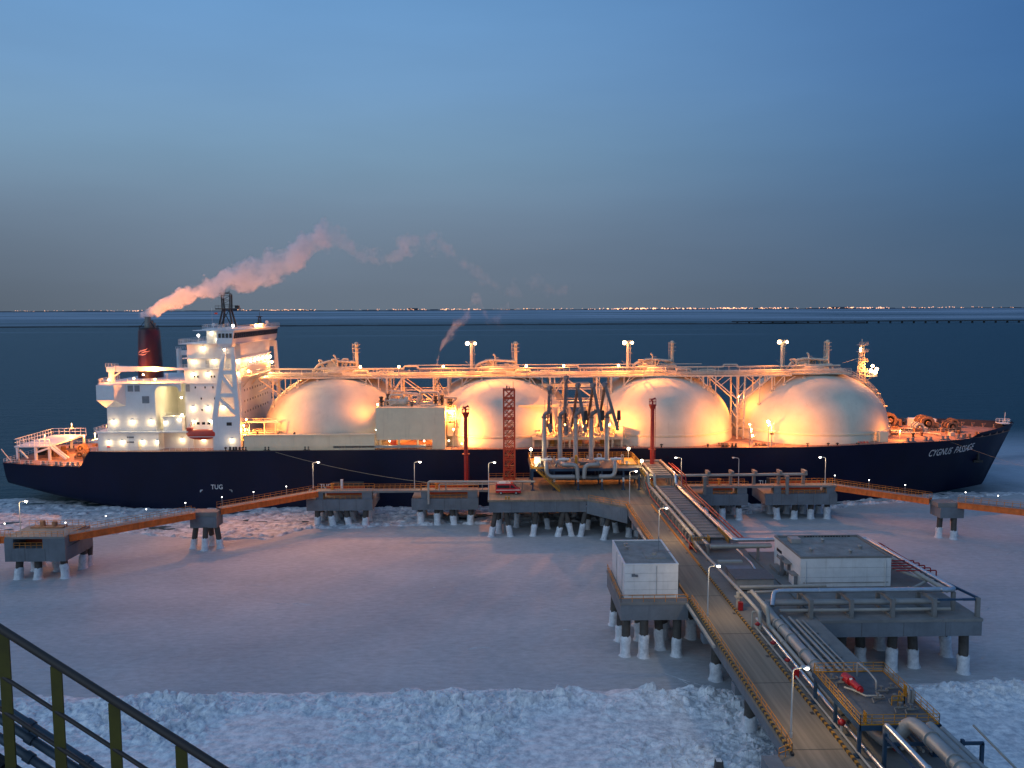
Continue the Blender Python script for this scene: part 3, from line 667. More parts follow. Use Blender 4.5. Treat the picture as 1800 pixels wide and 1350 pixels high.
# ---- compressor house on the shore side, between the aft domes
cx0, cx1, cy0, cy1 = -31.7, -13.3, 225.6, 232.5
ch = MB().box(cx0, cx1, cy0, cy1, 17.75, 26.4).box(-16.8, cx1, cy0+.003, cy1, DZ-.1, 17.75)
chs = ch.build('compressor_house', 'ship_cream', ship, label='plain cream compressor house at the deck edge')
g = MB()
for x in np.arange(cx0+2.6, cx1-1, 2.6): g.box(x, x+.05, cy0-.03, cy0, 17.9, 26.3)
g.box(cx0, cx1, cy0-.05, cy0-.002, 26.25, 26.42); g.build('wall_seam', 'ship_cream', chs)
for x in (-31, -26, -21): MB().box(x, x+.5, cy0+1, cy0+1.5, DZ, 17.75).build('house_leg', 'ship_cream', chs)
for (x, y, h, r) in ((-30.6, 229, 2.6, .75), (-29, 231.5, 3.1, .75), (-16.0, 229, 2.7, .7), (-14.4, 231, 2.7, .65), (-22.4, 228.5, 1.1, .7), (-12.2, 231.5, 2.4, .8)):
    zb = 26.4 if x < -13 else 25.6
    MB().lathe([(r*.55, 0), (r*.55, h*.45), (r*.95, h*.5), (r*.95, h*.62), (r*.6, h*.64), (r*.6, h*.85), (r*.8, h*.88), (r*.8, h), (.01, h)], (x, y, zb), 12, True, False).build('mushroom_vent', 'dark_gear', chs)
g = MB(); random.seed(5)
g.cyl((-28, 230.5, 27.4), (-24, 230.5, 27.4), .95, n=14); g.ball((-28, 230.5, 27.4), .95, 12); g.cyl((-24.5, 231, 27.8), (-23.5, 231, 27.8), 1.2, n=14)
for k in range(16):
    x = random.uniform(-30, -14); y = random.uniform(229.5, 234); h = random.uniform(.8, 4.2)
    g.pipe([(x, y, 26.4), (x, y, 26.4+h), (x+random.uniform(1, 4), y, 26.4+h), (x+random.uniform(1, 3), y, 26.4)], random.uniform(.12, .32), 8)
g.pipe([(-26, 233, 29.3), (-21, 233, 29.3), (-21, 233, 27)], .35, 8); g.pipe([(-20.5, 232, 26.6), (-20.5, 232, 29.8), (-15.3, 232, 29.8), (-15.3, 232, 27)], .35, 8)
g.box(-20, -15.5, 227.5, 231, 26.4, 26.9); g.build('roof_piping', 'ship_steel', chs)
g = MB(); g.rail([(cx0, cy0+.6, 26.42), (cx1, cy0+.6, 26.42)], 1.0, 1.8, .05); g.build('roof_railing', 'ship_steel', chs)
# access tower right of it
g = MB(); g.box(-13.3, -10.6, 229.2, 232, 25.3, 25.6); g.box(-12.9, -11.2, 228.5, 230.5, DZ+3, DZ+6.4)
for z in (25.3, 22.4, 20.6): g.rail([(-13.2, 229, z), (-10.6, 229, z)], 1.1, .9, .06); g.box(-13.2, -10.6, 229, 231, z-.12, z)
for x in (-13.1, -10.7): g.bar((x, 229.1, DZ), (x, 229.1, 26.4), .14)
g.ladder((-11.4, 229, DZ), (-11.4, 229, 26), .5, .4, .06); g.build('access_tower', 'ship_cream', ship)
fl = MB().ball((-12.0, 228.6, 24.6), .5, 10, .6).box(-13, -11, 228.7, 229, 24.9, 25.1).build('flood_lamp', 'sodium', ship)
point_light(ship, (-11.8, 227.9, 24.4), 2500, SODIUM, .3)
# under-house lights, gangway and stores
g = MB(); g.box(-43, -18.5, 224.9, 226.2, 15.75, 16.3); g.rail([(-43, 224.9, DZ), (-17, 224.9, DZ)], 1.05, 1.7, .05); gw = g.build('side_gangway', 'arm_steel', ship)
MB().box(-28.3, -26.8, 229, 230, DZ, 17.3).build('hose_box', 'boat_red', ship)
for x in (-34.6, -28.2, -19.0, -12.4):
    MB().ball((x, 226.2, 17.35), .2, 8).build('deck_lamp', 'warm_white', ship); point_light(ship, (x, 226.0, 17.0), 160, (1, .62, .25), .15)
MB().ball((-31.9, 226.9, 20.3), .16, 8).build('deck_lamp', 'warm_white', ship)

# ---- loading manifold opposite the arms
g = MB(); g.box(10, 34.3, 226.3, 234, 17.35, 18.05); mf = g.build('manifold_platform', 'ship_cream', ship)
for x in (10.2, 14, 20, 26.5, 31.5, 34): MB().box(x-.25, x+.25, 226.5, 227, DZ-.05, 17.35).build('platform_leg', 'ship_cream', mf)
MB().box(32.5, 34.3, 226.4, 229.5, 18.06, 20.6).build('manifold_cabin', 'ship_cream', mf)
for x in (15.5, 23, 29): MB().cyl((x, 229, DZ), (x, 229, 17.3), .6, n=12).build('drip_tank', 'rail_yellow', mf)
g = MB(); random.seed(9)
for k in range(26):
    x = 11 + k*.85; y = random.uniform(227.5, 233); h = random.uniform(.9, 2.6); r = random.uniform(.12, .34)
    g.pipe([(x, 226.6, 18+h*.45), (x, y, 18+h*.45), (x, y, 18+h), (x, y+2, 18+h*1.6)], r, 8)
    if k % 2: g.cyl((x, 226.4, 18+h*.45), (x, 226.9, 18+h*.45), r*1.8, n=10); g.cyl((x-.3, y, 18.4+h), (x+.3, y, 18.4+h), .3, n=8)
for x in (17.5, 21, 23.5, 28): g.pipe([(x, 231, 18), (x, 231, 23.5+x % 3), (x+1.8, 232, 23.5+x % 3), (x+1.8, 235, 20), ], .38, 8); g.cyl((x, 231, 20.4), (x, 231, 21), .75, n=10)
g.build('manifold_pipes', 'ship_steel', mf)
g = MB()
for k in range(24): g.cbox((11+k*.95, 227+random.uniform(0, 4), 18.6+random.uniform(0, 1.2)), (random.uniform(.2, .5), .4, random.uniform(.3, .7)))
g.build('manifold_valves', 'rust_steel', mf)
g = MB(); g.rail([(9.9, 226.3, 18.05), (32.4, 226.3, 18.05)], 1.1, 1.5, .05); g.rail([(9.9, 224.6, DZ), (34.5, 224.6, DZ)], 1.05, 1.6, .05); g.build('manifold_railing', 'ship_cream', mf)
# hose crane boom across the manifold
g = MB(); g.cyl((30, 234, DZ), (30, 234, 25.6), .8, n=12); g.lattice((30, 233, 26), (6.3, 230, 26.1), .9, 1.0, .35, 10, .12, (0, 1, 0)); g.bar((30, 233, 26), (6.3, 230, 26.1), .5); g.cyl((6.3, 230, 26), (6.3, 230, 24.2), .06, n=6); g.ball((6.3, 230, 24), .35, 8); g.build('hose_crane', 'ship_cream', ship)
g = MB(); g.box(12, 27, 240.5, 246, 30.2, 31.2); g.build('vent_duct', 'ship_cream', ship)
for x in (14, 21, 28.5): point_light(ship, (x, 231, 22.0), 900, SODIUM, .3); MB().ball((x, 231, 22.5), .22, 8).build('deck_lamp', 'sodium', ship)
# deck floodlights on short posts, aimed at the domes
for (p, t, wt, ang) in (((-11.2, 225.2, 20.5), (-1.0, 234, 20.0), 8000, 110), ((-9.0, 225.2, 16.6), (-3.5, 231.5, 18.8), 3200, 90), ((-31.2, 226.4, 27.2), (-40, 236, 27), 2600, 120), ((-66.4, 224.6, 22.0), (-56, 236, 22), 6500, 120), ((67.8, 223.6, 21.5), (55, 236, 19), 6500, 115), ((72.6, 222.8, 21.5), (86, 233, 20), 9000, 115), ((30.5, 225.2, 21.5), (40, 236, 22), 6500, 120), ((18.5, 225.2, 21.5), (8, 236, 22), 6500, 120), ((24, 233, 21), (24.1, 246, 27), 4500, 150), ((-21.7, 235, 22), (-22, 246, 26), 4500, 150), ((69.6, 227, 18), (69.6, 246, 23), 4500, 140), ((-67, 229, 23), (-58, 240, 26), 3000, 130)):
    g = MB(); g.cyl((p[0], p[1]+.45, DZ), (p[0], p[1]+.45, p[2]+.2), .09, n=6); g.cbox((p[0], p[1]+.42, p[2]), (.5, .3, .4)); g.build('flood_stand', 'ship_steel', ship)
    spot_light(ship, p, t, wt, SODIUM, ang, .9, .25)

for x, y, z, wt in ((69.6, 228.2, 19.5, 2300), (24.1, 228.4, 21.0, 1800), (-21.7, 236.5, 24.5, 2200), (-67.0, 227.6, 20.5, 1500), (69.6, 241, 27, 1500), (111, 229.5, 18.6, 900)):
    MB().cyl((x, y+.3, DZ), (x, y+.3, z+.1), .08, n=6).cbox((x, y+.3, z+.2), (.4, .4, .12)).build('lamp_post', 'ship_steel', ship); point_light(ship, (x, y, z), wt, SODIUM, .25)

# ---- dome stairway and foremast at the fore end
tx = TX[3]; g = MB(); pts = []
for r, dy in ((6.5, -4), (11, -3), (15, -2.5), (18.5, -2), (20.8, -1.5), (22.2, -1)): pts.append(Vector((tx+r, YC+dy-2, (dome_z(math.hypot(r, dy-2))+.7))))
pts.append(Vector((tx+23.4, YC-3, DZ+.9)))
for a, b in zip(pts[:-1], pts[1:]):
    for oy in (0, 1.3):
        o = Vector((0, oy, 0)); g.bar(a+o, b+o, .25); g.bar(a+o+Vector((.2, 0, 1.3)), b+o+Vector((.2, 0, 1.3)), .09); g.bar(a+o+Vector((.1, 0, .7)), b+o+Vector((.1, 0, .7)), .07)
        k = max(2, int((b-a).length/.9))
        for i in range(k+1): p = a.lerp(b, i/k)+o; g.bar(p, p+Vector((.2, 0, 1.3)), .08)
    g.cbox(b + Vector((.4, .6, .1)), (1.6, 1.6, .15))
g.build('dome_stairway', 'ship_steel', ship)
g = MB(); fx, fy = 107.4, YC-1; g.lattice((fx, fy, 28.5), (fx, fy, 41.4), 2.0, 2.0, .9, 9, .2); g.bar((fx, fy, 41), (fx, fy, 43.2), .16)
for z in (41.4, 39.4, 36.6, 33.6): g.box(fx-1.2, fx+1.4, fy-1.1, fy+1.1, z, z+.12); g.rail([(fx-1.2, fy-1.1, z), (fx+1.4, fy-1.1, z)], .9, .7, .06)
g.bar((fx-.9, fy, 37.6), (fx-5.5, fy, 36.2), .1); g.box(fx+1, fx+4.2, fy-1.3, fy+1, 32.2, 32.5); g.bar((fx, fy, 30), (fx+3.6, fy, 32.2), .16); g.rail([(fx+1.2, fy-1.3, 32.5), (fx+4.2, fy-1.3, 32.5)], 1, .8, .07); g.rail([(fx+4.2, fy-1.3, 32.5), (fx+4.2, fy+1, 32.5)], 1, .8, .07)
g.box(fx+.6, fx+4.4, fy-1.4, fy+1.2, 28.2, 28.5); g.bar((fx+1, fy-1, 20), (fx, fy-.8, 29), .3); g.bar((fx+5, fy-1, DZ+.8), (fx+3.4, fy-.8, 28.3), .3); fm = g.build('foremast', 'ship_steel', ship)
for p, r in (((fx-.9, fy-1.3, 40.4), .32), ((fx-.9, fy-1.3, 39.8), .28), ((fx+2.6, fy-1.7, 35.4), .42), ((fx+2.2, fy-1.7, 34.0), .55), ((fx+3.4, fy-1.7, 33.6), .6), ((fx+3.9, fy-1.6, 34.5), .45)): MB().ball(p, r, 10).build('mast_lamp', 'sodium', fm)
spot_light(ship, (fx+4.6, fy-2.4, 34.0), (127, YC-6, 16), 30000, SODIUM, 100, .8, .4); point_light(ship, (fx+1.6, fy-2.6, 35.0), 1500, SODIUM, .3)

# ---- deckhouse, engine casing and funnel
def wall_lamp(parent, x, y, z, face=(0, -1), watts=170, col=WARM, r=.3, mat='warm_white'):
    """bulkhead lamp: back plate, hood and glowing glass, standing off the wall"""
    fx, fy = face
    MB().cbox((x+fx*.12, y+fy*.12, z+.38), (.5, .5, .1)).build('lamp_hood', 'ship_white', parent)
    MB().ball((x+fx*.3, y+fy*.3, z), r, 10, .9).build('lamp_glass', mat, parent)
    point_light(ship, (x+fx*.95, y+fy*.95, z-.25), watts*.6, col, .2)
def window(parent, x0, x1, y, z0, z1, mat='window_dark'):
    g = MB(); t = .12
    for a in ((x0-t, x1+t, z0-t, z0), (x0-t, x1+t, z1, z1+t), (x0-t, x0, z0, z1), (x1, x1+t, z0, z1)): g.box(a[0], a[1], y-.07, y+.02, a[2], a[3])
    fr = g.build('window_frame', 'ship_white', parent)
    MB().box(x0, x1, y-.02, y+.01, z0, z1).build('window_pane', mat, parent)
# lower house, full breadth
lh = MB().box(-105.4, -89.4, 226.4, 270.6, DZ-.06, 20.0).build('lower_house', 'ship_white', ship)
MB().box(-89.4, -68.3, 230.0, 267, DZ-.06, 20.0).build('lower_house', 'ship_white', ship)
MB().box(-106.3, -88.5, 225.7, 271, 20.0, 20.3).box(-88.5, -75.5, 226.2, 270.6, 20.0, 20.28).build('boat_deck', 'ship_white', ship)
g = MB(); g.rail([(-106.2, 225.8, 20.3), (-88.6, 225.8, 20.3)], 1.1, 1.7, .06, (1, .66, .33)); g.rail([(-106.2, 225.8, 20.3), (-106.2, 235, 20.3)], 1.1, 1.7, .06, (1, .66, .33)); g.rail([(-107, 225.2, DZ), (-67, 225.0, DZ)], 1.05, 1.6, .05, (1, .66, .33)); g.build('deck_railing', 'ship_white', ship)
g = MB(); g.hexa([(-108.6, 228, 17.4), (-105.4, 228, 16.9), (-105.4, 233, 16.9), (-108.6, 233, 17.4), (-108.6, 228, 17.6), (-105.4, 228, 18.4), (-105.4, 233, 18.4), (-108.6, 233, 17.6)]); g.build('stern_canopy', 'ship_white', ship)
g = MB(); g.box(-105.4, -89.4, 226.33, 226.4, 18.2, 18.27)
for x in (-97.3, -90.4): g.box(x, x+.05, 226.34, 226.4, DZ, 20)
g.build('wall_seam', 'ship_white', lh)
for x in (-102.5, -99.0, -93.7, -89.8): wall_lamp(lh, x, 226.4, 17.6)
for z in (18.6, 17.3): window(lh, -97.8, -95.9, 226.4, z, z+.45, 'arm_dark')
g = MB().box(-94.9, -94.1, 226.3, 226.4, DZ+.2, 17.6).build('door', 'ship_cream', lh)
MB().cbox((-102.6, 226.2, 16.3), (.7, .3, .5)).build('fire_box', 'boat_red', lh)
wall_lamp(lh, -105.4, 228.5, 17.6, (-1, 0), 120)
# engine casing
cs = MB().box(-103.1, -90.3, 227.3, 262, 20.28, 32.9).build('engine_casing', 'ship_white', ship)
MB().hexa([(-103.4, 227.4, 26.7), (-98.0, 227.4, 27.0), (-98.0, 227.45, 26.9), (-103.4, 227.45, 26.7), (-104.6, 224.9, 28.9), (-100.0, 224.9, 28.9), (-97.9, 227.4, 28.9), (-104.6, 227.4, 28.9)]).hexa([(-104.6, 224.9, 28.9), (-100.0, 224.9, 28.9), (-97.9, 227.4, 28.9), (-104.6, 227.4, 28.9), (-104.6, 224.9, 32.9), (-100.0, 224.9, 32.9), (-97.9, 227.4, 32.9), (-104.6, 227.4, 32.9)]).build('casing_sponson', 'ship_white', cs)
MB().box(-105, -83.3, 226.9, 264, 32.9, 33.15).build('casing_deck', 'ship_white', ship)
# header and rounded corner over the gap between casing and deckhouse, with its back wall
pl = [(-90.3, 32.9), (-90.3, 30.6)] + [(-90.3+1.6*(1-math.cos(t)), 30.6+1.7*math.sin(t)) for t in np.linspace(.1, math.pi/2, 6)] + [(-85.2, 32.3)] + [(-85.2+1.3*math.sin(t), 32.3-1.4*(1-math.cos(t))) for t in np.linspace(.2, math.pi/2, 5)] + [(-83.4, 30.9), (-83.4, 32.9)]
MB().prism_y(pl, 227.31, 227.9).build('casing_arch', 'ship_white', cs)
MB().box(-90.3, -83.3, 243.5, 244, 20.3, 32.9).build('casing_back_wall', 'ship_white', cs)
for a in ((-97.4, -95.9, 30.95, 32.6), (-95.6, -94.2, 30.95, 32.6), (-93.7, -91.8, 27.8, 29.7)):
    window(cs, a[0], a[1], 227.3, a[2], a[3], 'arm_dark')
    g = MB()
    for z in np.arange(a[2]+.15, a[3], .28): g.box(a[0], a[1], 227.24, 227.29, z, z+.1)
    g.build('louvre', 'arm_steel', cs)
for x in (-101.4, -96.5, -91.5): wall_lamp(cs, x, 227.3, 23.0, watts=260)
MB().box(-103, -91, 227.22, 227.3, 23.35, 23.45).build('lamp_conduit', 'ship_white', cs)
point_light(ship, (-86.8, 233, 30.6), 700, (1, .74, .34), .3); point_light(ship, (-87.2, 231.5, 24), 500, (1, .74, .34), .3)
for z in (24.4, 29.0): wall_lamp(cs, -83.9, 229.6, z, (-1, 0), 90)
g = MB(); g.rail([(-104.9, 227, 33.15), (-83.5, 227, 33.15)], 1.15, 1.5, .06, (1, .66, .33)); g.rail([(-104.9, 227, 33.15), (-104.9, 240, 33.15)], 1.15, 1.5, .06, (1, .66, .33)); g.build('casing_railing', 'ship_white', ship)
for x, y in ((-102.7, 228.2), (-97.6, 232), (-90.8, 229)): MB().ball((x, y, 34.0), .26, 8).build('deck_lamp', 'sodium', ship); point_light(ship, (x, y-.4, 34.5 if x < -92 else 36.5), 330 if x < -92 else 5200, SODIUM, .2)
# small side house beside the gap
sh = MB().box(-88.6, -83.6, 227.8, 231, 20.28, 23.9).build('side_house', 'ship_white', ship); MB().box(-88.9, -83.4, 227.5, 231.2, 23.9, 24.05).build('house_roof', 'ship_white', sh)
g = MB(); g.rail([(-88.8, 227.6, 24.05), (-83.5, 227.6, 24.05)], .9, 1.2, .05); g.bar((-87.6, 227.3, 20.3), (-84.6, 227.3, 23.9), .15); g.build('side_railing', 'ship_white', sh)
wall_lamp(sh, -88.0, 227.8, 22.6, watts=70); wall_lamp(sh, -84.2, 227.8, 23.4, watts=70)
# accommodation block
DX0, DX1, DY0, DY1 = -83.3, -68.3, 230.0, 260.5
dh = MB().box(DX0, DX1, DY0, DY1, 20.0, 36.6).box(-82.6, DX1+.002, DY0+.6, DY1-.6, 36.6, 43.3).build('deckhouse', 'ship_white', ship)
for z, e in ((32.75, .25), (36.6, .9), (39.4, .3), (43.3, 1.0)): MB().box(DX0-e, DX1+.35, DY0-e, DY1+e, z, z+.22).build('deck_edge', 'ship_white', dh)
g = MB(); g.rail([(DX0-.9, DY0-.85, 36.82), (DX1, DY0-.85, 36.82)], 1.1, 1.5, .06, (1, .66, .33)); g.rail([(DX0-.95, DY0-.95, 43.52), (-72.6, DY0-.95, 43.52)], 1.15, 1.3, .06, (1, .66, .33)); g.rail([(DX0-.95, DY0-.95, 43.52), (DX0-.95, DY1, 43.52)], 1.15, 1.4, .06, (1, .66, .33)); g.build('deckhouse_railing', 'ship_white', dh)
for x, z in ((-80.6, 34.6), (-79.7, 34.6), (-76.1, 34.6), (-75.3, 34.6), (-80.5, 31.7), (-77.9, 31.7), (-75.8, 31.7), (-79.0, 28.7), (-75.4, 28.7), (-78.9, 25.6), (-70.6, 21.9), (-70.1, 28.5), (-70.1, 31.6)): window(dh, x-.2, x+.2, DY0, z-.28, z+.28)
for x, z, s in ((-77.2, 37.0, 1), (-82.5, 30.6, 1.0)): MB().box(x-.5, x+.5, DY0+.5 if z > 36 else DY0-.06, DY0+.62 if z > 36 else DY0, z, z+1.9).build('door', 'arm_steel', dh)
g = MB(); g.box(-79.0, -76.6, DY0+.55, DY0+.6, 40.4, 41.9); g.build('wall_panel', 'ship_white', dh)
for x, z, wt in ((-78.3, 42.2, 260), (-80.8, 38.7, 260), (-75.4, 38.8, 260), (-69.2, 38.8, 260), (-80.9, 35.3, 240), (-77.0, 35.4, 240), (-69.3, 35.4, 240), (-81.3, 26.2, 240), (-77.3, 26.2, 240), (-73.2, 26.3, 220), (-81.1, 22.5, 160), (-76.6, 22.5, 160), (-71.0, 17.9, 200), (-84.5, 17.6, 180), (-78.8, 17.5, 150), (-73.6, 17.5, 150)):
    wall_lamp(dh, x, DY0+.6 if z > 36.7 else DY0, z, watts=wt)
for k in range(5): window(dh, -82.0+k*1.45, -81.1+k*1.45, DY0, 21.6, 22.3)
# forward face: portholes, floodlight row and gallery
FX = DX1
for z in (24.6, 27.6, 30.6):
    for y in np.arange(233, 259, 2.6):
        MB().box(FX-.02, FX+.05, y-.22, y+.22, z-.3, z+.3).build('porthole', 'window_dark', dh)
g = MB(); g.box(FX+.3, FX+2.3, 231, 258, 34.4, 34.6); g.rail([(FX+2.2, 231, 34.6), (FX+2.2, 258, 34.6)], 1.15, 1.6, .07); g.rail([(FX+.3, 231, 34.6), (FX+2.2, 231, 34.6)], 1.15, 1, .07)
for y in (232, 240, 248, 256): g.bar((FX, y, 31.6), (FX+2.2, y, 34.4), .22)
g.build('front_gallery', 'ship_steel', dh)
for k in range(6):
    y = 236+k*4.2; g = MB(); g.bar((FX+.2, y, 37.4), (FX+.9, y, 37.4), .12); g.build('lamp_bracket', 'ship_white', dh)
    MB().ball((FX+1.0, y, 38.4), .32, 8, 1.4).build('flood_lamp', 'warm_white', dh)
for y in (241, 249, 256): spot_light(ship, (FX+1.7, y, 38.2), (-46, y-10, 24), 7000, (1, .5, .2), 120, .8, .4)
for p in ((FX+1.4, 232.5, 35.8), (FX+.8, 259.3, 36.6)): MB().ball(p, .36, 10).build('flood_lamp', 'sodium', dh); point_light(ship, (p[0]+.9, p[1]-.3, p[2]+.2), 800, SODIUM, .3)
# bridge: wheelhouse aft part and the full-breadth wings
wh = MB().box(-78.2, -72.6, 233.5, 263.5, 43.52, 47.2).build('wheelhouse', 'ship_white', ship)
bw = MB().hexa([(-72.4, 226, 42.6), (-69.6, 226, 42.6), (-69.6, 271, 42.6), (-72.4, 271, 42.6), (-73.0, 225.5, 43.6), (-69.0, 225.5, 43.6), (-69.0, 271.5, 43.6), (-73.0, 271.5, 43.6)]).hexa([(-73.0, 225.5, 43.6), (-69.0, 225.5, 43.6), (-69.0, 271.5, 43.6), (-73.0, 271.5, 43.6), (-72.8, 225.6, 47.0), (-68.4, 225.6, 47.0), (-68.4, 271.4, 47.0), (-72.8, 271.4, 47.0)]).build('bridge_wing', 'ship_white', ship, label='bridge wing spanning the full beam')
for k in range(26):
    y = 226.4+k*1.74; MB().hexa([(-68.78, y, 44.9), (-68.66, y, 44.9), (-68.66, y+1.25, 44.9), (-68.78, y+1.25, 44.9), (-68.50, y, 46.4), (-68.38, y, 46.4), (-68.38, y+1.25, 46.4), (-68.50, y+1.25, 46.4)]).build('window_pane', 'window_dark', bw)
for k in range(4): window(bw, -72.5+k*.95, -71.75+k*.95, 225.56, 45.1, 46.3, 'window_dark')
for x in (-71.9, -70.0, -70.9): MB().ball((x, 226.2, 45.6), .12, 6).build('instrument_light', 'far_orange', bw)
MB().box(-79, -67.9, 225.2, 271.8, 47.0, 47.15).box(-79, -72.8, 232.5, 264.5, 47.15, 47.35).build('bridge_roof', 'ship_white', ship)
g = MB(); g.rail([(-79, 232.6, 47.35), (-73, 232.6, 47.35), (-72.9, 225.4, 47.15), (-68, 225.4, 47.15), (-68, 271.6, 47.15)], 1.1, 1.6, .06, (1, .66, .33)); g.rail([(-79, 232.6, 47.35), (-79, 264, 47.35)], 1.1, 1.6, .06); g.build('roof_railing', 'ship_white', ship)
window(wh, -74.6, -73.0, 233.5, 45.1, 46.3)
for x, z in ((-76.8, 46.2), (-75.2, 44.5), (-73.9, 46.4)): wall_lamp(wh, x, 233.5, z, watts=25)
MB().cyl((-79.6, 231.5, 43.5), (-79.6, 231.5, 45.3), .06, n=6).build('lamp_stem', 'ship_white', ship); MB().ball((-79.6, 231.2, 45.6), .36, 10).build('flood_lamp', 'cool_white', ship); point_light(ship, (-79.6, 230.6, 45.6), 40, COOL, .2)
for y in (247, 251.5): MB().ball((-68.6, y, 47.9), .42, 10).build('flood_lamp', 'sodium', ship); point_light(ship, (-67.6, y, 48.1), 700, SODIUM, .3)
MB().cbox((-70.8, 225.2, 42.3), (.9, .5, .4)).build('wing_flood', 'ship_white', ship); MB().ball((-70.8, 224.9, 42.0), .3, 8).build('flood_lamp', 'sodium', ship)
spot_light(ship, (-70.8, 224.4, 41.6), (-52, 190, 0), 15000, SODIUM, 70, .9, .4)
# radar mast, aerials, domes
g = MB(); mx, my = -76.6, 247
for sx in (-1, 1):
    for sy in (-1, 1):
        g.bar((mx+sx*2.0, my+sy*1.8, 47.3), (mx+sx*.9, my+sy*.9, 52.8), .42); g.bar((mx+sx*1.1, my+sy*.9, 52.8), (mx+sx*1.2, my+sy*.8, 56.8), .34)
g.bar((mx-1.9, my-1.8, 47.4), (mx+1.0, my-.9, 52.6), .2); g.bar((mx+1.9, my-1.8, 47.4), (mx-1.0, my-.9, 52.6), .2)
g.box(mx-3.0, mx+3.6, my-1.2, my+1.2, 52.5, 52.85); g.box(mx+2.5, mx+3.5, my-.9, my+.4, 52.9, 53.6); g.rail([(mx-3, my-1.2, 52.85), (mx+3.6, my-1.2, 52.85)], .8, .9, .07)
for z in (54, 55.2, 56.4): g.bar((mx-1.3, my-.8, z), (mx+1.3, my-.8, z), .16); g.bar((mx-1.2, my-.8, z), (mx+1.2, my-.8, z+1.1), .12)
g.box(mx-2.2, mx+1.4, my-.5, my+.3, 56.9, 57.1); g.bar((mx-.2, my, 56.9), (mx-.2, my, 58.4), .1); g.bar((mx+.8, my, 56.9), (mx+.8, my, 57.9), .1); g.bar((mx-2, my-.4, 57.1), (mx+1, my-.4, 57.5), .14)
g.build('radar_mast', 'mast_black', ship)
MB().ball((-74.3, 244.4, 47.9), .38, 10).build('mast_lamp', 'cool_white', ship); MB().cbox((-79.4, my-1.2, 51.4), (.8, .2, .5)).build('signal_flag', 'boat_red', ship)
g = MB(); g.lattice((-71.5, 262, 47.3), (-71.5, 262, 50.2), 1.0, 1.0, .5, 4, .12); g.box(-72.3, -70.7, 261.5, 262.5, 50.2, 50.4); g.bar((-71.5, 262, 50.4), (-71.5, 262, 51.6), .1); g.build('small_mast', 'mast_black', ship)
for x, y, z, r in ((-69.6, 263, 48.6, .55), (-78.3, 240, 48.3, .5)): MB().ball((x, y, z), r, 12).cyl((x, y, 47.2), (x, y, z), .15, n=6).build('radome', 'ship_white', ship)
MB().cyl((-78.0, 238, 47.3), (-78.0, 238, 53), .04, .02, 5).build('whip_aerial', 'ship_white', ship)
# wing supports: plated frames with cut-outs
for yy in (226.2, 270.2):
    fr = MB(); t0, t1 = yy, yy+.8
    def leg(a, b, wa, wb):
        fr.hexa([(a[0]-wa, t0, a[1]), (a[0]+wa, t0, a[1]), (a[0]+wa, t1, a[1]), (a[0]-wa, t1, a[1]), (b[0]-wb, t0, b[1]), (b[0]+wb, t0, b[1]), (b[0]+wb, t1, b[1]), (b[0]-wb, t1, b[1])])
    leg((-74.35, 24.0), (-71.25, 42.65), .68, .5); leg((-68.35, 24.0), (-69.2, 42.65), .68, .5)
    fr.box(-75.0, -67.65, t0+.002, t1-.002, DZ-.05, 24.2)
    for z, a, b in ((29.9, -73.4, -68.6), (36.0, -72.4, -68.9), (41.4, -71.5, -69.2)): fr.box(a, b, t0+.002, t1-.002, z-.5, z+.5)
    for (x0, z0_, x1, z1_) in ((-72.6, 35.8, -68.8, 30.2), (-73.6, 29.6, -68.4, 24.5)): fr.hexa([(x1-.55, t0+.006, z1_), (x1+.55, t0+.006, z1_), (x1+.55, t1-.006, z1_), (x1-.55, t1-.006, z1_), (x0-.55, t0+.006, z0_), (x0+.55, t0+.006, z0_), (x0+.55, t1-.006, z0_), (x0-.55, t1-.006, z0_)])
    fr.box(-73.0, -68.8, t0+.004, t1-.004, 41.9, 42.7)
    o = fr.build('wing_frame', 'ship_white', ship, label='tall white plated frame under the bridge wing')
    if yy < 240: window(o, -71.3, -69.9, t0, 21.8, 22.7); wall_lamp(o, -70.0, t0, 17.9, watts=140)
# provision cranes
g = MB(); g.cyl((-102.9, 230.5, 33.1), (-102.9, 230.5, 36), .75, n=14); g.box(-103.8, -101.6, 229.5, 231.6, 36, 37.4); g.bar((-103, 230.5, 34.3), (-100.6, 230.3, 35.8), .3); g.rail([(-104, 229.6, 37.4), (-100.6, 229.6, 37.4)], .9, .8, .06)
cr = g.build('provision_crane', 'ship_white', ship)
MB().hexa([(-101.8, 229.9, 36.0), (-81.5, 228.9, 36.5), (-81.5, 229.5, 36.5), (-101.8, 231.1, 36.0), (-101.8, 229.9, 37.6), (-81.5, 228.9, 37.0), (-81.5, 229.5, 37.0), (-101.8, 231.1, 37.6)]).build('crane_boom', 'ship_white', cr)
MB().hexa([(-96, 262, 38.6), (-86.5, 261.7, 38.9), (-86.5, 262.5, 38.9), (-96, 263, 38.6), (-96, 262, 40.2), (-86.5, 261.7, 39.7), (-86.5, 262.5, 39.7), (-96, 263, 40.2)]).cyl((-96.4, 262.5, 33), (-96.4, 262.5, 40.6), .8, n=12).rail([(-97.2, 261.8, 40.4), (-94.2, 261.8, 40.4)], .8, .8, .06).build('crane_boom', 'ship_white', cr)
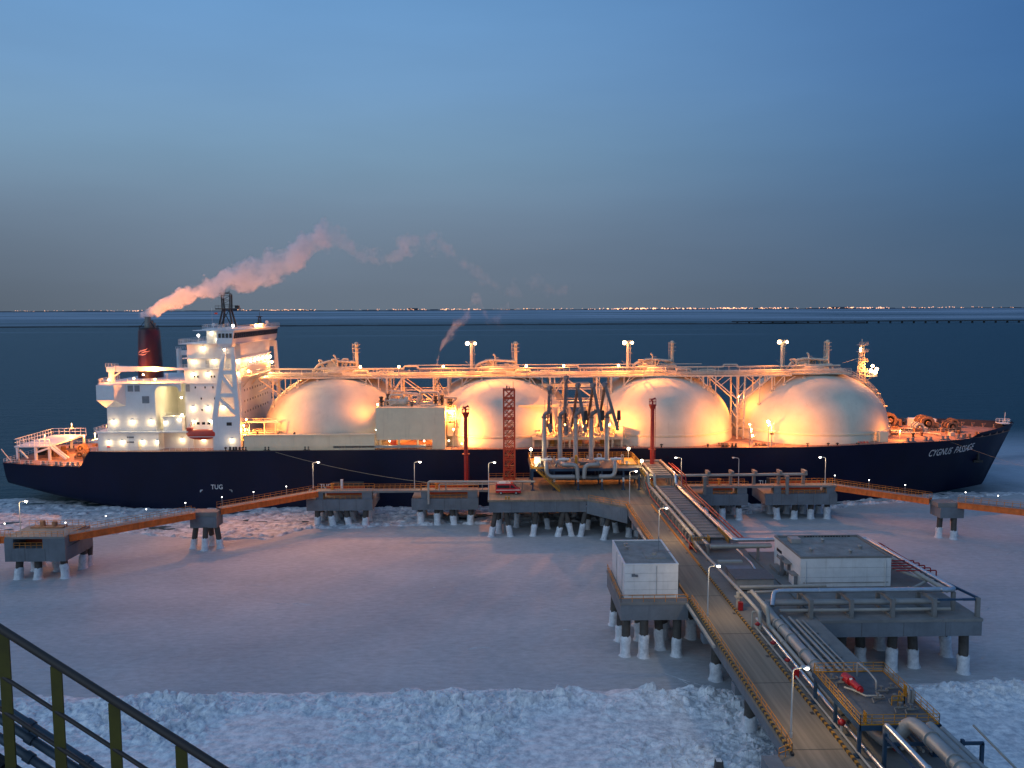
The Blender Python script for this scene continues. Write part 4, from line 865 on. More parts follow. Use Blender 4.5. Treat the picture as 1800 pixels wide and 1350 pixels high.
# funnel: oval, tapering
def oval(c, rx, ry, z, n=28): return [(c[0]+rx*math.cos(2*math.pi*i/n), c[1]+ry*math.sin(2*math.pi*i/n), z) for i in range(n)]
def loft(mb, rings, smooth=True):
    n = len(rings[0]); mb.add([p for r in rings for p in r], [(k*n+i, k*n+(i+1) % n, (k+1)*n+(i+1) % n, (k+1)*n+i) for k in range(len(rings)-1) for i in range(n)], smooth); mb.add(rings[-1], [tuple(range(n))]); return mb
FC = (-99.0, 247.0)
fun = loft(MB(), [oval(FC, 3.25, 4.6, 33.1), oval(FC, 3.15, 4.5, 36), oval(FC, 2.75, 4.1, 46.4), oval(FC, 2.6, 3.9, 46.9)]).build('funnel', 'funnel_maroon', ship, label='dark maroon funnel with a wing emblem')
loft(MB(), [oval(FC, 2.62, 3.92, 46.7), oval(FC, 2.5, 3.8, 47.3), oval(FC, 2.2, 3.4, 47.4)]).build('funnel_cap', 'funnel_top', fun)
for dx, dy, r, h in ((0, -.6, .85, 3.2), (-1.3, 1, .35, 1.6), (1.3, .8, .35, 1.4), (.2, 1.6, .5, 2.2)):
    MB().lathe([(r, 0), (r, h), (r*.8, h), (r*.8, h-.4)], (FC[0]+dx, FC[1]+dy, 47.3), 14, True, False).build('exhaust_pipe', 'exhaust_steel', fun)
g = MB()
for a in np.linspace(0, 2*math.pi, 14, False): g.bar((FC[0]+2.3*math.cos(a), FC[1]+3.5*math.sin(a), 47.3), (FC[0]+2.3*math.cos(a), FC[1]+3.5*math.sin(a), 48.1), .07)
g.bar((FC[0]-2.2, FC[1]-1.4, 47.3), (FC[0]-.7, FC[1]-.8, 49.4), .14); g.bar((FC[0]+2.2, FC[1]-1.4, 47.3), (FC[0]+.7, FC[1]-.8, 49.2), .14); g.build('funnel_top_rail', 'mast_black', fun)
def fun_pt(x, z, e=.05):
    t = (z-36)/10.4; rx, ry = 3.15-.4*t, 4.5-.4*t; u = max(-.98, min(.98, x/rx)); return (FC[0]+x, FC[1]-ry*math.sqrt(1-u*u)-e, z)
def stroke(pts):                               # (x, z, half width) along the stroke
    vs = []; 
    for x, z, w in pts: vs += [fun_pt(x, z-w), fun_pt(x, z+w)]
    return MB().add(vs, [(2*i, 2*i+2, 2*i+3, 2*i+1) for i in range(len(pts)-1)])
stroke([(-2.3, 40.0, .03), (-1.8, 40.45, .16), (-1.1, 40.9, .2), (-.2, 41.1, .17), (.6, 41.3, .13), (1.0, 41.75, .03)]).build('wing_emblem', 'emblem_red', fun)
stroke([(-.9, 40.25, .03), (-.3, 40.5, .12), (.3, 40.72, .15), (.9, 40.7, .13), (1.5, 40.95, .03)]).build('wing_emblem', 'emblem_red', fun)
stroke([(-2.0, 39.85, .03), (-1.2, 39.95, .15), (-.4, 39.8, .16), (.3, 39.95, .1), (.8, 40.3, .03)]).build('wing_emblem', 'emblem_red', fun)
MB().ball((-98.4, 240.2, 34.4), .25, 8).build('deck_lamp', 'sodium', ship)
spot_light(ship, (-98.6, 239.6, 34.2), (-99, 246, 43.0), 2400, (1, .36, .10), 75, .8, .2)

MB().cyl((-92.3, 241.4, 33.1), (-92.3, 241.4, 34.3), .1, n=6).cbox((-92.3, 241.4, 34.4), (.6, .5, .4)).build('flood_stand', 'ship_white', ship)
spot_light(ship, (-92.3, 241.2, 34.9), (-90.5, 247, 56), 24000, SODIUM, 58, .8, .3)

# ---- lifeboat in its davits (a thing of its own)
lb = thing('lifeboat', (-78.1, 226.9, 18.0), 'enclosed red lifeboat hanging under the deckhouse lamps', 'lifeboat')
rings = []
for t in np.linspace(-1, 1, 15):
    k = (1-abs(t)**3.2)**.55 if abs(t) < 1 else 0.05; x = -78.1+4.15*t
    rings.append([(x, 226.9+1.45*k*math.cos(a), 19.35+.25*abs(t)**2 + (1.35 if math.sin(a) < 0 else 1.45)*max(.12, k)*math.copysign(abs(math.sin(a))**.75, math.sin(a))) for a in np.linspace(0, 2*math.pi, 16, False)])
loft(MB(), [r[::-1] for r in rings]).build('boat_hull', 'boat_red', lb)
MB().box(-82.0, -80.6, 226.2, 227.6, 20.4, 21.2).build('helm_cupola', 'boat_red', lb)
MB().box(-82.2, -74.0, 225.38, 225.5, 18.9, 19.05).build('grab_rail', 'mark_white', lb)
for x in (-81.4, -74.8):
    g = MB(); g.bar((x, 229.9, 20.3), (x, 227.2, 22.3), .35); g.bar((x, 227.2, 22.3), (x, 226.7, 21.4), .25); g.bar((x, 229.5, DZ), (x, 229.5, 22.5), .3); g.bar((x, 226.3, DZ), (x, 226.3, 18.2), .16); g.build('davit', 'ship_white', ship)
# deck clutter along the near rail
random.seed(21)
for x in (-71.5, -69.8, -68.2, -66.5, -60.5, -57, -50, -44, -38.5, 44.5, 57, 61.5, 64, 84, 89.5, 92, 97.5):
    s = random.choice((0, 1)); g = MB()
    if s: g.cyl((x-.45, 225.1, DZ), (x-.45, 225.1, DZ+1), .28, n=10).cyl((x+.45, 225.1, DZ), (x+.45, 225.1, DZ+1), .28, n=10).box(x-.9, x+.9, 224.8, 225.4, DZ, DZ+.15); g.build('mooring_bitt', 'dark_gear', ship)
    else: g.lathe([(.18, 0), (.18, .6), (.42, .65), (.42, .85), (.05, 1.0)], (x, 225.3, DZ-.05), 10, True, False); g.build('deck_vent', 'dark_gear', ship)
for x in (-47, 37.2, 86.5): MB().lathe([(.9, -.25), (.9, .25), (.62, .25), (.62, -.25)], (0, 0, 0), 16, True, False).build('fairlead', 'dark_gear', ship).matrix_local = Matrix.Translation((x, 224.4-YC, DZ+.7)) @ Matrix.Rotation(math.pi/2, 4, 'X')
g = MB(); g.prism_y([(-63.6, DZ), (-62.4, DZ), (-62.9, 19.8), (-63.4, 20.3)], 225.6, 226.2); g.bar((-63, 225.8, 16.5), (-52, 225.9, 19.4), .26); g.bar((-54, 225.9, 18.9), (-53.2, 225.9, 19.9), .4); g.build('bunker_crane', 'dark_gear', ship)
g = MB(); g.rail([(-67, 224.6, DZ), (9.5, 224.6, DZ)], 1.05, 2.2, .045); g.rail([(35, 224.6, DZ), (104, 224.8, DZ+.6)], 1.05, 2.2, .045); g.build('side_railing', 'ship_cream', ship)
g = MB()
for z in (17.4, 19.4, 22.2): g.box(-68.2, -58.5, 228.5, 231.5, z, z+.15); g.rail([(-68, 228.5, z+.15), (-58.6, 228.5, z+.15)], 1.0, 1.5, .06)
for x in (-66, -62, -59): g.bar((x, 228.6, DZ), (x, 228.6, 22.2), .25)
g.build('pump_deck', 'ship_cream', ship)
for x, y in ((-65, 231), (-62.5, 230.5), (-60.5, 231.2)): MB().cyl((x, y, DZ), (x, y, DZ+1.8), .8, n=12).cbox((x, y, DZ+2), (1, 1, .4)).build('deck_pump', 'dark_gear', ship)
# railed beacon post on deck and red gear between the fore domes
g = MB(); g.cyl((74.2, 225.6, DZ), (74.2, 225.6, 21.2), .22, n=10); g.bar((74.2, 225.6, 21), (73.3, 225.6, 21.9), .1); g.bar((74.2, 225.6, 21), (75, 225.6, 21.8), .1); g.box(73.3, 75, 225.3, 225.9, 19.4, 19.6); bp = g.build('deck_lamp_post', 'ship_steel', ship)
MB().ball((73.2, 225.4, 22.0), .42, 10).build('lamp_globe', 'cool_white', bp); MB().cbox((74.3, 225.4, 18.8), (1.0, .4, .5)).build('sign_board', 'dark_gear', bp); point_light(ship, (73.0, 224.8, 22.2), 500, (1, .75, .45), .25)
for x in (61.5, 71.5, 99.5):
    g = MB()
    for k in range(4): g.cyl((x-1.2+k*.8, 227.2, DZ+.5), (x-.8+k*.8, 227.2, DZ+.5), .45, n=10)
    g.box(x-1.6, x+1.9, 226.6, 227.6, DZ, DZ+.2); g.build('hose_reel', 'boat_red' if x > 90 else 'rust_steel', ship)
MB().box(104.4, 106.6, 227.2, 229.4, DZ+.6, DZ+3.4).build('fore_cabin', 'ship_cream', ship)

# ---- stern deck: winch platform, capstans, rails
g = MB(); g.box(-133.2, -123.4, 236.5, 258, 14.7, 15.05); sp = g.build('stern_platform', 'ship_white', ship)
g = MB(); g.rail([(-133.2, 236.6, 15.05), (-123.5, 236.6, 15.05)], 1.9, 1.4, .1, (1, .5)); g.rail([(-133.2, 236.6, 15.05), (-133.2, 257.8, 15.05), (-123.5, 257.8, 15.05)], 1.9, 1.5, .1, (1, .5)); g.build('platform_railing', 'ship_white', sp)
for x in (-132.6, -127.6, -123.8):
    for y in (237, 257): MB().box(x-.3, x+.3, y-.3, y+.3, 11, 14.7).build('platform_leg', 'ship_white', sp)
g = MB(); g.bar((-123.8, 237, 15.0), (-118.8, 236, 11.4), .45); g.bar((-123.8, 238.4, 15.0), (-118.8, 237.4, 11.4), .45); g.rail([(-123.4, 237, 15.0), (-118.8, 236, 11.4)], 1.1, 1, .08); g.bar((-127.4, 236.9, 13.2), (-123.8, 236.6, 14.4), .5); g.bar((-132, 236.8, 14), (-129.5, 236.4, 11.6), .35); g.build('platform_stair', 'ship_white', sp)
def winch(x, y, z, s=1.0, mat='rust_steel'):
    g = MB(); g.box(x-2*s, x+2*s, y-.9*s, y+.9*s, z, z+.35*s)
    for dx in (-1.6, -.3, 1.1): g.cyl((x+dx*s, y, z+1.25*s), (x+(dx+.14)*s, y, z+1.25*s), 1.05*s, n=16)
    g.cyl((x-1.6*s, y, z+1.25*s), (x+1.2*s, y, z+1.25*s), .6*s, n=14); g.box(x+1.3*s, x+2.1*s, y-.6*s, y+.6*s, z+.3*s, z+1.7*s); g.cyl((x-2.3*s, y, z+1.25*s), (x-1.7*s, y, z+1.25*s), .35*s, n=10)
    g.bar((x-1.9*s, y-.7*s, z+.3*s), (x-1.9*s, y, z+1.3*s), .2*s); g.bar((x-1.9*s, y+.7*s, z+.3*s), (x-1.9*s, y, z+1.3*s), .2*s)
    return g.build('mooring_winch', mat, ship)
def big_winch(x, y, z, s=1.0, mat='rust_steel'):
    """windlass with its drum across the ship: round flanges face the side"""
    g = MB(); g.box(x-1.7*s, x+1.7*s, y-1.6*s, y+1.6*s, z, z+.3*s)
    for dy in (-1.5, .1, 1.4): g.cyl((x, y+dy*s, z+1.5*s), (x, y+(dy+.16)*s, z+1.5*s), 1.45*s, n=20)
    g.cyl((x, y-1.5*s, z+1.5*s), (x, y+1.5*s, z+1.5*s), .85*s, n=16); g.cyl((x, y-1.9*s, z+1.5*s), (x, y-1.5*s, z+1.5*s), .45*s, n=12)
    g.box(x+1.2*s, x+2.6*s, y-.9*s, y+.9*s, z+.2*s, z+1.5*s); g.box(x-2.4*s, x-1.5*s, y-.5*s, y+.5*s, z, z+1.1*s)
    return g.build('mooring_winch', mat, ship)
for x, y in ((-130, 246), (-126, 243), (-121, 250), (-116, 239), (-114, 256)): big_winch(x, y, 11.05, .8, 'dark_gear' if x < -127 else 'rust_steel')
def bitt(x, y, z, s=1.0, mat='dark_gear'):
    MB().cyl((x-.7*s, y, z), (x-.7*s, y, z+1.2*s), .38*s, n=10).cyl((x+.7*s, y, z), (x+.7*s, y, z+1.2*s), .38*s, n=10).box(x-1.4*s, x+1.4*s, y-.5*s, y+.5*s, z, z+.2*s).build('mooring_bitt', mat, ship)
for x in (-131, -126.5, -121, -117, -113.5, -112): bitt(x, YC-half_b(x, 11.1)+1.1, 11.05, .9, 'arm_dark')
g = MB(); g.rail([(x, YC-half_b(x, 11.1)+.15, 11.05) for x in (-134.3, -130, -124, -118, -111)], 1.1, 1.8, .06); g.rail([(-134.3, 234.5, 11.05), (-134.3, 262, 11.05)], 1.1, 1.8, .06); g.rail([(x, YC+half_b(x, 11.1)-.15, 11.05) for x in (-134.3, -130, -124, -118, -109)], 1.1, 1.8, .07); g.bar((-134, 236, 11), (-135.6, 234.5, 14.6), .2); g.build('stern_railing', 'ship_white', ship)
MB().box(-122, -110, 268.2, 268.5, 11.05, 12.6).build('bulwark', 'deck_red', ship)
MB().ball((-113.2, 235, 12.4), .75, 12).cyl((-113.2, 235, 11), (-113.2, 235, 12), .5, n=10).build('capstan', 'dark_gear', ship)
for x, y, z, wt in ((-124.5, 236.2, 18.4, 900), (-108.5, 231.5, 19.3, 5000), (-128, 258.5, 18.6, 2500), (-119, 247, 16.5, 2500)):
    MB().bar((x, y, z-2.2), (x, y, z-.2), .1).build('lamp_stem', 'ship_white', ship); point_light(ship, (x, y-.3, z), wt, (1, .33, .08), .25)
# ---- bow deck gear
zb = DZ+.82
for x, y, s in ((113, 254, 1.15), (119.5, 256, 1.5), (123, 244, 1.0), (127.5, 249, 1.45), (132.5, 244, 1.1), (138, 253, .95)): big_winch(x, y, zb, s, 'ship_steel' if x in (123, 113) else 'rust_steel')
MB().box(127, 134, 254.5, 258.5, zb, zb+2.4).build('bow_store', 'ship_white', ship)
for x in (112.5, 118, 123.5, 129, 131.5, 137): bitt(x, YC-half_b(x, 16)+1.6, zb, .95, 'arm_dark' if x < 130 else 'rust_steel')
g = MB(); g.rail([(114.8, 242, zb), (120.5, 242, zb)], 1.3, 1.1, .08); g.box(114.8, 120.5, 242, 244, zb, zb+.6); g.pipe([(112, 240, zb+.4), (124, 240, zb+.4), (126, 236.5, zb+.4)], .2, 6); g.rail([(124, 241.5, zb), (133, 241.5, zb)], 1.3, 1.1, .08); g.build('bow_platform', 'ship_steel', ship)
random.seed(77)
for k in range(14):
    x = random.uniform(110, 142); y = YC+random.uniform(-.72, .75)*half_b(x, 16); MB().lathe([(.3, 0), (.3, .8), (.5, .85), (.5, 1.1), (.1, 1.3)], (x, y, zb-.03), 10, True, False).build('deck_vent', random.choice(('dark_gear', 'ship_steel', 'rust_steel')), ship)
for x in np.arange(108, 150, 2.2): y = YC+half_b(x, 16); MB().box(x, x+2.19, y-.35, y-.2, zb-.1, zb+1.15).bar((x, y-.3, zb+1.1), (x, y-1.2, zb), .12).build('bulwark', 'deck_red', ship)
g = MB(); g.cyl((150.5, YC-1.5, 17.8), (150.5, YC-1.5, 21.4), .09, n=6); g.box(149.6, 152.6, YC-1.8, YC+1.8, 17.9, 18.05); g.rail([(149.8, YC-1.8, 18.05), (152.5, YC-1.2, 18.05), (152.5, YC+1.2, 18.05), (149.8, YC+1.8, 18.05)], 1.1, .9, .09); g.build('jack_staff', 'ship_white', ship)
for x in (136.5, 140, 143.5, 147): MB().cbox((x, YC-half_b(x, 17)+.9, zb+.6), (1.1, .7, 1.2)).build('panama_lead', 'deck_red', ship)
random.seed(55)
for k in range(16):
    x = random.uniform(110, 140); y = YC+random.uniform(-.7, .6)*half_b(x, 16); a, b, c = random.uniform(.4, 1.3), random.uniform(.4, .9), random.uniform(.5, 1.5)
    MB().box(x-a, x+a, y-b, y+b, zb-.02, zb+c).build('deck_locker', random.choice(('ship_white', 'ship_steel', 'rust_steel', 'dark_gear')), ship)
for k in range(10):
    x = random.uniform(-132, -112); y = YC+random.uniform(-.75, .7)*half_b(x, 11); c = random.uniform(.5, 1.4)
    MB().box(x-.6, x+.6, y-.4, y+.4, 11.0, 11.0+c).build('deck_locker', random.choice(('ship_steel', 'rust_steel', 'dark_gear')), ship)

# ================================================================== THE JETTY
JZ = 8.7
def pile(parent, x, y, ztop, lean=(0, 0), r=.62, ice=2.7):
    """battered pile: dark shaft with a thick sleeve of frozen spray round its foot"""
    lx, ly = lean
    def at(z): return (x + lx*z/ztop, y + ly*z/ztop, z)
    p = MB().cyl(at(-.4), at(ztop), r, n=16).build('pile', 'pile_dark', parent)
    k = ice*random.uniform(.68, 1.25); prof = [(-.2, 1.75), (.05, 1.45), (.35, 1.22), (k*.55, 1.16), (k*.85, 1.25), (k, 1.18), (k+.12, 1.02)]
    n = 16; mb = MB(); rows = []
    for z, s in prof:
        c = at(max(0, z)); rows.append([(c[0]+r*s*(1+random.uniform(-.11, .11))*math.cos(2*math.pi*i/n), c[1]+r*s*(1+random.uniform(-.11, .11))*math.sin(2*math.pi*i/n), z+random.uniform(-.16, .16)*(z > .2)) for i in range(n)])
    mb.add([q for rw in rows for q in rw], [(a*n+i, a*n+(i+1) % n, (a+1)*n+(i+1) % n, (a+1)*n+i) for a in range(len(rows)-1) for i in range(n)], True)
    mb.build('ice_sleeve', 'pile_ice', p); return p
def scatter_joints(parent, x0, x1, y, z0, z1, step=4.2):
    g = MB()
    for x in np.arange(x0+step, x1-1, step): g.box(x-.03, x+.03, y-.02, y+.02, z0+.02, z1-.02)
    g.build('panel_joint', 'pile_dark', parent)

# ---- loading platform (jetty head)
lp = thing('loading_platform', (14, 205, 0), 'wide concrete jetty platform on leaning piles below the loading arms', 'jetty platform')
MB().prism([(-1.8, 193), (21.2, 193), (29.4, 185.2), (29.4, 188), (47, 188), (47, 219), (-1.8, 219)], 8.25, JZ).build('deck_slab', 'road', lp)
MB().box(-1.5, 20.9, 193.15, 194.6, 5.75, 8.25).build('front_beam', 'concrete_beam', lp)
MB().hexa([(21.0, 193.2, 5.4), (29.2, 185.4, 4.9), (29.9, 186.6, 4.9), (21.6, 194.6, 5.4), (21.0, 193.2, 8.25), (29.2, 185.4, 8.25), (29.9, 186.6, 8.25), (21.6, 194.6, 8.25)]).build('corner_beam', 'concrete_beam', lp)
for y in (200, 206.5, 213, 218): MB().box(-1.5, 46.5, y-.7, y+.7, 6.2, 8.25).build('cross_beam', 'concrete_beam', lp)
MB().box(-1.5, -.3, 194.6, 218, 6.0, 8.25).box(45.5, 46.6, 188.5, 218, 6.0, 8.25).build('side_beam', 'concrete_beam', lp)
scatter_joints(lp, -1.5, 20.9, 193.15, 5.75, 8.25, 5.2)
random.seed(3)
for x, y, l in ((-1.1, 193.8, (1.3, .6)), (3.4, 193.8, (-1.2, .6)), (.7, 196.8, (.1, 1.5)), (8.6, 194, (1.0, .5)), (17.6, 193.8, (-1.6, .6)), (14.4, 193.6, (1.5, .6)), (19.6, 193.3, (1.4, .5)), (24.6, 190.3, (1.6, .6)), (28.4, 196.5, (-1.2, 0)), (30.7, 192.5, (.2, .4)), (32.6, 193.2, (.1, .5)), (9.5, 202, (.8, .8)), (21.8, 199.5, (1, .5)), (12.5, 200.5, (-.8, .5)), (5, 202, (.3, .5)), (16, 204, (.4, .4)), (26, 203, (-.4, .5)), (1, 208, (.3, .3)), (33, 204, (.2, .2)), (40, 194, (.8, .3)), (44.5, 195, (-.6, .3)), (40, 206, (.4, .4)), (45, 212, (-.4, .3)), (10, 212, (0, .4)), (20, 212, (0, .4)), (30, 212, (0, .4))): pile(lp, x, y, 6.6, l, .58)
g = MB(); g.rail([(-1.6, 194, JZ), (-1.6, 218.7, JZ), (9, 218.7, JZ)], 1.15, 1.8, .06); g.rail([(21.4, 193.1, JZ), (29.3, 185.6, JZ)], 1.0, 2, .07); g.rail([(36, 218.8, JZ), (46.8, 218.8, JZ), (46.8, 204, JZ)], 1.15, 1.8, .06); g.build('platform_railing', 'rail_orange', lp)
g = MB()
for x in (2.2, 2.9): g.box(x, x+.35, 193.5, 193.9, JZ, JZ+.7)
g.build('bollard', 'kerb_yellow', lp)
# ---- steel manifold deck for the arms
sp = thing('loader_platform', (21, 210, JZ), 'raised steel deck on blue columns under the five loading arms', 'steel platform')
MB().box(8.6, 35.2, 203.0, 217.5, 13.75, 14.0).build('deck_plate', 'grating', sp)
MB().box(8.5, 35.3, 202.8, 203.0, 13.4, 14.05).box(8.4, 8.6, 203, 217.5, 13.4, 14.05).box(35.2, 35.4, 203, 217.5, 13.4, 14.05).build('edge_beam', 'blue_steel', sp)
for x in (9, 14.2, 20, 25.8, 31, 34.8):
    for y in (203.3, 210, 217): MB().box(x-.18, x+.18, y-.18, y+.18, JZ+.02, 13.75).box(x-.45, x+.45, y-.45, y+.45, JZ, JZ+.12).build('column', 'blue_steel', sp)
for x in (14.2, 20, 25.8, 31): MB().cyl((x, 203.3, 10.7), (x, 203.3, 11.7), .26, n=10).build('column_sleeve', 'mark_white', sp)
g = MB(); g.rail([(8.6, 203.2, 14), (8.6, 217.3, 14), (35, 217.3, 14)], 1.5, 1.2, .09, (1, .66, .33)); g.rail([(35.2, 217.3, 14), (35.2, 206, 14)], 1.5, 1.2, .09, (1, .66, .33)); g.box(8.55, 13, 203.2, 203.3, 14, 14.4); g.build('deck_railing', 'rail_yellow', sp)
MB().box(8.7, 11.2, 205, 216, 14.02, 14.3).box(30.5, 35, 207, 216, 14.02, 14.25).build('walk_plate', 'rail_yellow', sp)
g = MB(); g.bar((9.9, 202.2, 13.9), (15.4, 202.2, 8.8), .3); g.bar((9.9, 201.2, 13.9), (15.4, 201.2, 8.8), .3); g.rail([(9.9, 201.2, 13.9), (15.4, 201.2, 8.8)], 1.1, 1.0, .08)
for k in range(14): t = k/13; g.cbox((9.9+5.5*t, 201.7, 13.9-5.1*t), (.35, 1, .06))
g.build('deck_stair', 'rail_yellow', sp)
g = MB(); g.bar((34.8, 202.4, 13.9), (38.5, 200.5, 8.8), .3); g.rail([(34.8, 202.4, 13.9), (38.5, 200.5, 8.8)], 1.1, 1.0, .08); g.build('deck_stair', 'rail_yellow', sp)
for k in range(2): MB().box(19.3+3*k*0, 19.9, 204, 205, 14, 17).build('cable_post', 'rail_yellow', sp) if k == 0 else MB().cyl((20.5, 205, 14.9), (25.2, 205, 14.9), .55, n=12).build('surge_vessel', 'pipe_grey', sp)
for x in (12.4, 16.6, 25.3, 29.3): MB().cyl((x-1.3, 204.6, 16.0), (x+1.3, 204.6, 16.0), .32, n=12).cyl((x-.3, 204.6, 16), (x+.3, 204.6, 16), .45, n=12).build('valve_actuator', 'clad_white', sp)
g = MB(); random.seed(31)
for k in range(34):
    x = random.uniform(10, 34); y = random.uniform(204, 212); h = random.uniform(.6, 2.2)
    g.pipe([(x, y, 14), (x, y, 14+h), (x+random.uniform(-1, 1), y, 14+h), (x+random.uniform(-1, 1), y-.6, 14.2)], random.uniform(.06, .18), 6)
g.build('small_pipework', 'pipe_grey', sp)
MB().box(9.5, 11, 204.2, 206, 14, 16.6).build('control_hut', 'clad_white', sp)
MB().box(20.2, 24.8, 203.4, 206, 15.2, 15.5).build('pipe_saddle', 'grating', sp)
for x, y, z, wt in ((9.0, 213.5, 17.0, 450), (9.7, 203.6, 15.6, 380), (33.8, 213.5, 17.0, 450), (35.9, 206, 15.2, 500), (37.2, 201.8, 12.0, 120)):
    MB().ball((x, y, z), .36 if wt > 400 else .28, 10).build('deck_lamp', 'warm_white', sp); MB().bar((x, y+.3, 14 if z > 13 else JZ), (x, y+.3, z+.2), .1).build('lamp_stem', 'lamp_pole', sp)
    point_light(sp, (x, y-.6, z+.1), wt, (1, .68, .28), .2)
# ---- the S-shaped product lines hanging in front of the deck
def ptube(name, pts, r, mat, label, cat='pipe', group=None, n=14, bend=None, clamps=()):
    p0 = Vector(pts[0]); o = thing(name, (p0.x, p0.y, p0.z), label, cat, group)
    MB().pipe(pts, r, n, bend).build('pipe_run', mat, o)
    for a, b in zip(pts[:-1], pts[1:]):           # bolted flanges every dozen metres
        a, b = Vector(a), Vector(b); L = (b-a).length
        for k in range(max(0, int(L//11))): clamps = tuple(clamps) + ((a.lerp(b, (k+.5)/max(1, int(L//11))), b-a),)
    if not clamps: clamps = ((Vector(pts[-1]).lerp(Vector(pts[-2]), .1), Vector(pts[-1])-Vector(pts[-2])),)
    for c, d in clamps:
        c = Vector(c); d = Vector(d).normalized()*.09; MB().cyl(c-d, c+d, r*1.22, n=14).build('flange', mat, o)
    return o
ptube('product_pipe', [(12.2, 206, 15.4), (12.2, 202.3, 15.3), (12.4, 202.0, 12.2), (19.0, 202.0, 12.2)], .52, 'pipe_grey', 'thick grey U pipe at the left end of the arm deck', group='product pipes at the arm deck', bend=1.4)
ptube('product_pipe', [(16.2, 206, 15.3), (16.2, 202.2, 15.1), (19.6, 202.2, 15.1), (19.8, 202.0, 11.8)], .52, 'pipe_grey', 'thick grey S pipe left of the middle of the arm deck', group='product pipes at the arm deck', bend=1.2)
ptube('product_pipe', [(24.9, 206, 15.3), (24.9, 202.2, 15.1), (21.5, 202.2, 15.0), (21.3, 202.0, 11.8)], .52, 'pipe_grey', 'thick grey S pipe right of the middle of the arm deck', group='product pipes at the arm deck', bend=1.2)
ptube('product_pipe', [(28.8, 206, 15.4), (28.8, 202.3, 15.3), (28.7, 202.0, 12.2), (24.9, 202.0, 12.2)], .52, 'pipe_grey', 'thick grey U pipe at the right end of the arm deck', group='product pipes at the arm deck', bend=1.4)
ptube('header_pipe', [(13, 206, 11.2), (34, 206, 11.2), (36.5, 206, 11.2)], .6, 'arm_dark', 'dark header pipe running under the arm deck')
# ---- five loading arms
poses = [(12.4, 0.35, 32.6, 13.5, 22.4, 13.9, 'folded upright, leftmost of the five'), (16.4, .5, 35.2, 17.5, 21.7, 17.6, 'raised highest of the five'), (20.35, -.5, 33.3, 22.3, 22.4, 22.7, 'third from the left, leaning'), (24.3, -.6, 33.3, 26.4, 22.6, 26.9, 'fourth from the left, leaning'), (28.25, -1.6, 33.4, 30.4, 22.7, 31.0, 'rightmost of the five')]
for k, (x, ax, az, cxx, cz, wx, ds) in enumerate(poses):
    y = 213.6; a = thing('cargo_loader', (x, y, 14), 'grey marine loading arm ' + ds, 'loading arm', 'marine loading arms')
    MB().cyl((x, y, 14), (x, y, 25.3), .62, .55, 16).lathe([(.95, 0), (.95, .3), (.6, .35)], (x, y, 14.0), 16, False, False).cyl((x, y, 19.2), (x, y, 19.4), .68, n=16).build('riser', 'arm_steel', a)
    MB().pipe([(x, y, 25.2), (x+.1, y, 26.0), (x+1.0, y-.2, 26.4), (x+1.2, y-.4, 27.2)], .5, 12, .6).cyl((x-.05, y, 24.9), (x, y, 25.3), .72, n=14).build('swivel_elbow', 'arm_dark', a)
    top = Vector((x+1.0+ax, y-.6, az)); low = Vector((cxx+.3, y-1.2, cz)); el = Vector((x+1.15, y-.5, 26.9))
    g = MB(); g.lattice(low, top, 1.0 if k < 2 else .7, .7, .8 if k < 2 else .55, 10, .13)
    g.bar(low, top, .5 if k > 1 else .3); g.build('inboard_arm', 'arm_dark', a)
    out = Vector((top.x-(1.4 if k > 1 else .55), y+1.2, 22.5)); g = MB(); g.lattice(top, out, .6, .5, .35, 8, .12); g.bar(top, out, .26); g.build('outboard_arm', 'rust_steel' if k > 1 else 'arm_dark', a)
    MB().cyl(top+Vector((-.35, -.4, 0)), top+Vector((.35, .4, 0)), .55, n=14).bar(top, top+Vector((0, 0, .9)), .12).build('apex_sheave', 'arm_dark', a)
    MB().cyl(low+Vector((0, 0, -.6)), low+Vector((-.1, 0, 1.4)), .42, .5, 10).ball(low+Vector((.1, 0, -.5)), .5, 8).build('tail_joint', 'arm_dark', a)
    if k > 1: MB().hexa([(wx-.45, y-2.4, 24.6), (wx+.45, y-2.4, 24.6), (wx+.45, y-1.4, 24.6), (wx-.45, y-1.4, 24.6), (wx-.35, y-2.4, 27.0), (wx+.35, y-2.4, 27.0), (wx+.35, y-1.4, 27.0), (wx-.35, y-1.4, 27.0)]).bar((wx, y-1.9, 24.6), tuple(low), .18).build('counterweight', 'mast_black', a)
    else: MB().box(wx-.3, wx+.3, y-2.2, y-1.5, 23.8, 26.4).build('counterweight', 'mast_black', a)
    MB().bar((x+.2, y+.4, 26), (x+.2, y+.9, 29.5), .12).bar((x-.2, y+.5, 14.5), (x-.2, y+.5, 25), .12).build('hydraulic_line', 'arm_dark', a)
# ---- gangway tower and fire monitor towers
gt = thing('gangway_tower', (3.55, 215.3, JZ), 'tall orange red lattice gangway tower', 'tower')
g = MB()
for sx in (-1.35, 1.35):
    for sy in (-1.35, 1.35): g.box(3.55+sx-.2, 3.55+sx+.2, 215.3+sy-.2, 215.3+sy+.2, JZ, 32.2)
g.build('corner_post', 'tower_red', gt)
g = MB()
for k in range(9):
    z = JZ+.2+k*2.6
    for sy in (-1.35, 1.35):
        g.box(2.2, 4.9, 215.3+sy-.14, 215.3+sy+.14, z, z+.3); g.bar((2.2, 215.3+sy, z), (4.9, 215.3+sy, z+2.6), .2); g.bar((4.9, 215.3+sy, z), (2.2, 215.3+sy, z+2.6), .14)
    for sx in (-1.35, 1.35): g.box(3.55+sx-.14, 3.55+sx+.14, 214, 216.6, z, z+.3); g.bar((3.55+sx, 214, z), (3.55+sx, 216.6, z+2.6), .16)
g.box(2.1, 5.0, 213.8, 216.8, 31.9, 32.3); g.build('bracing', 'tower_red', gt)
g = MB()
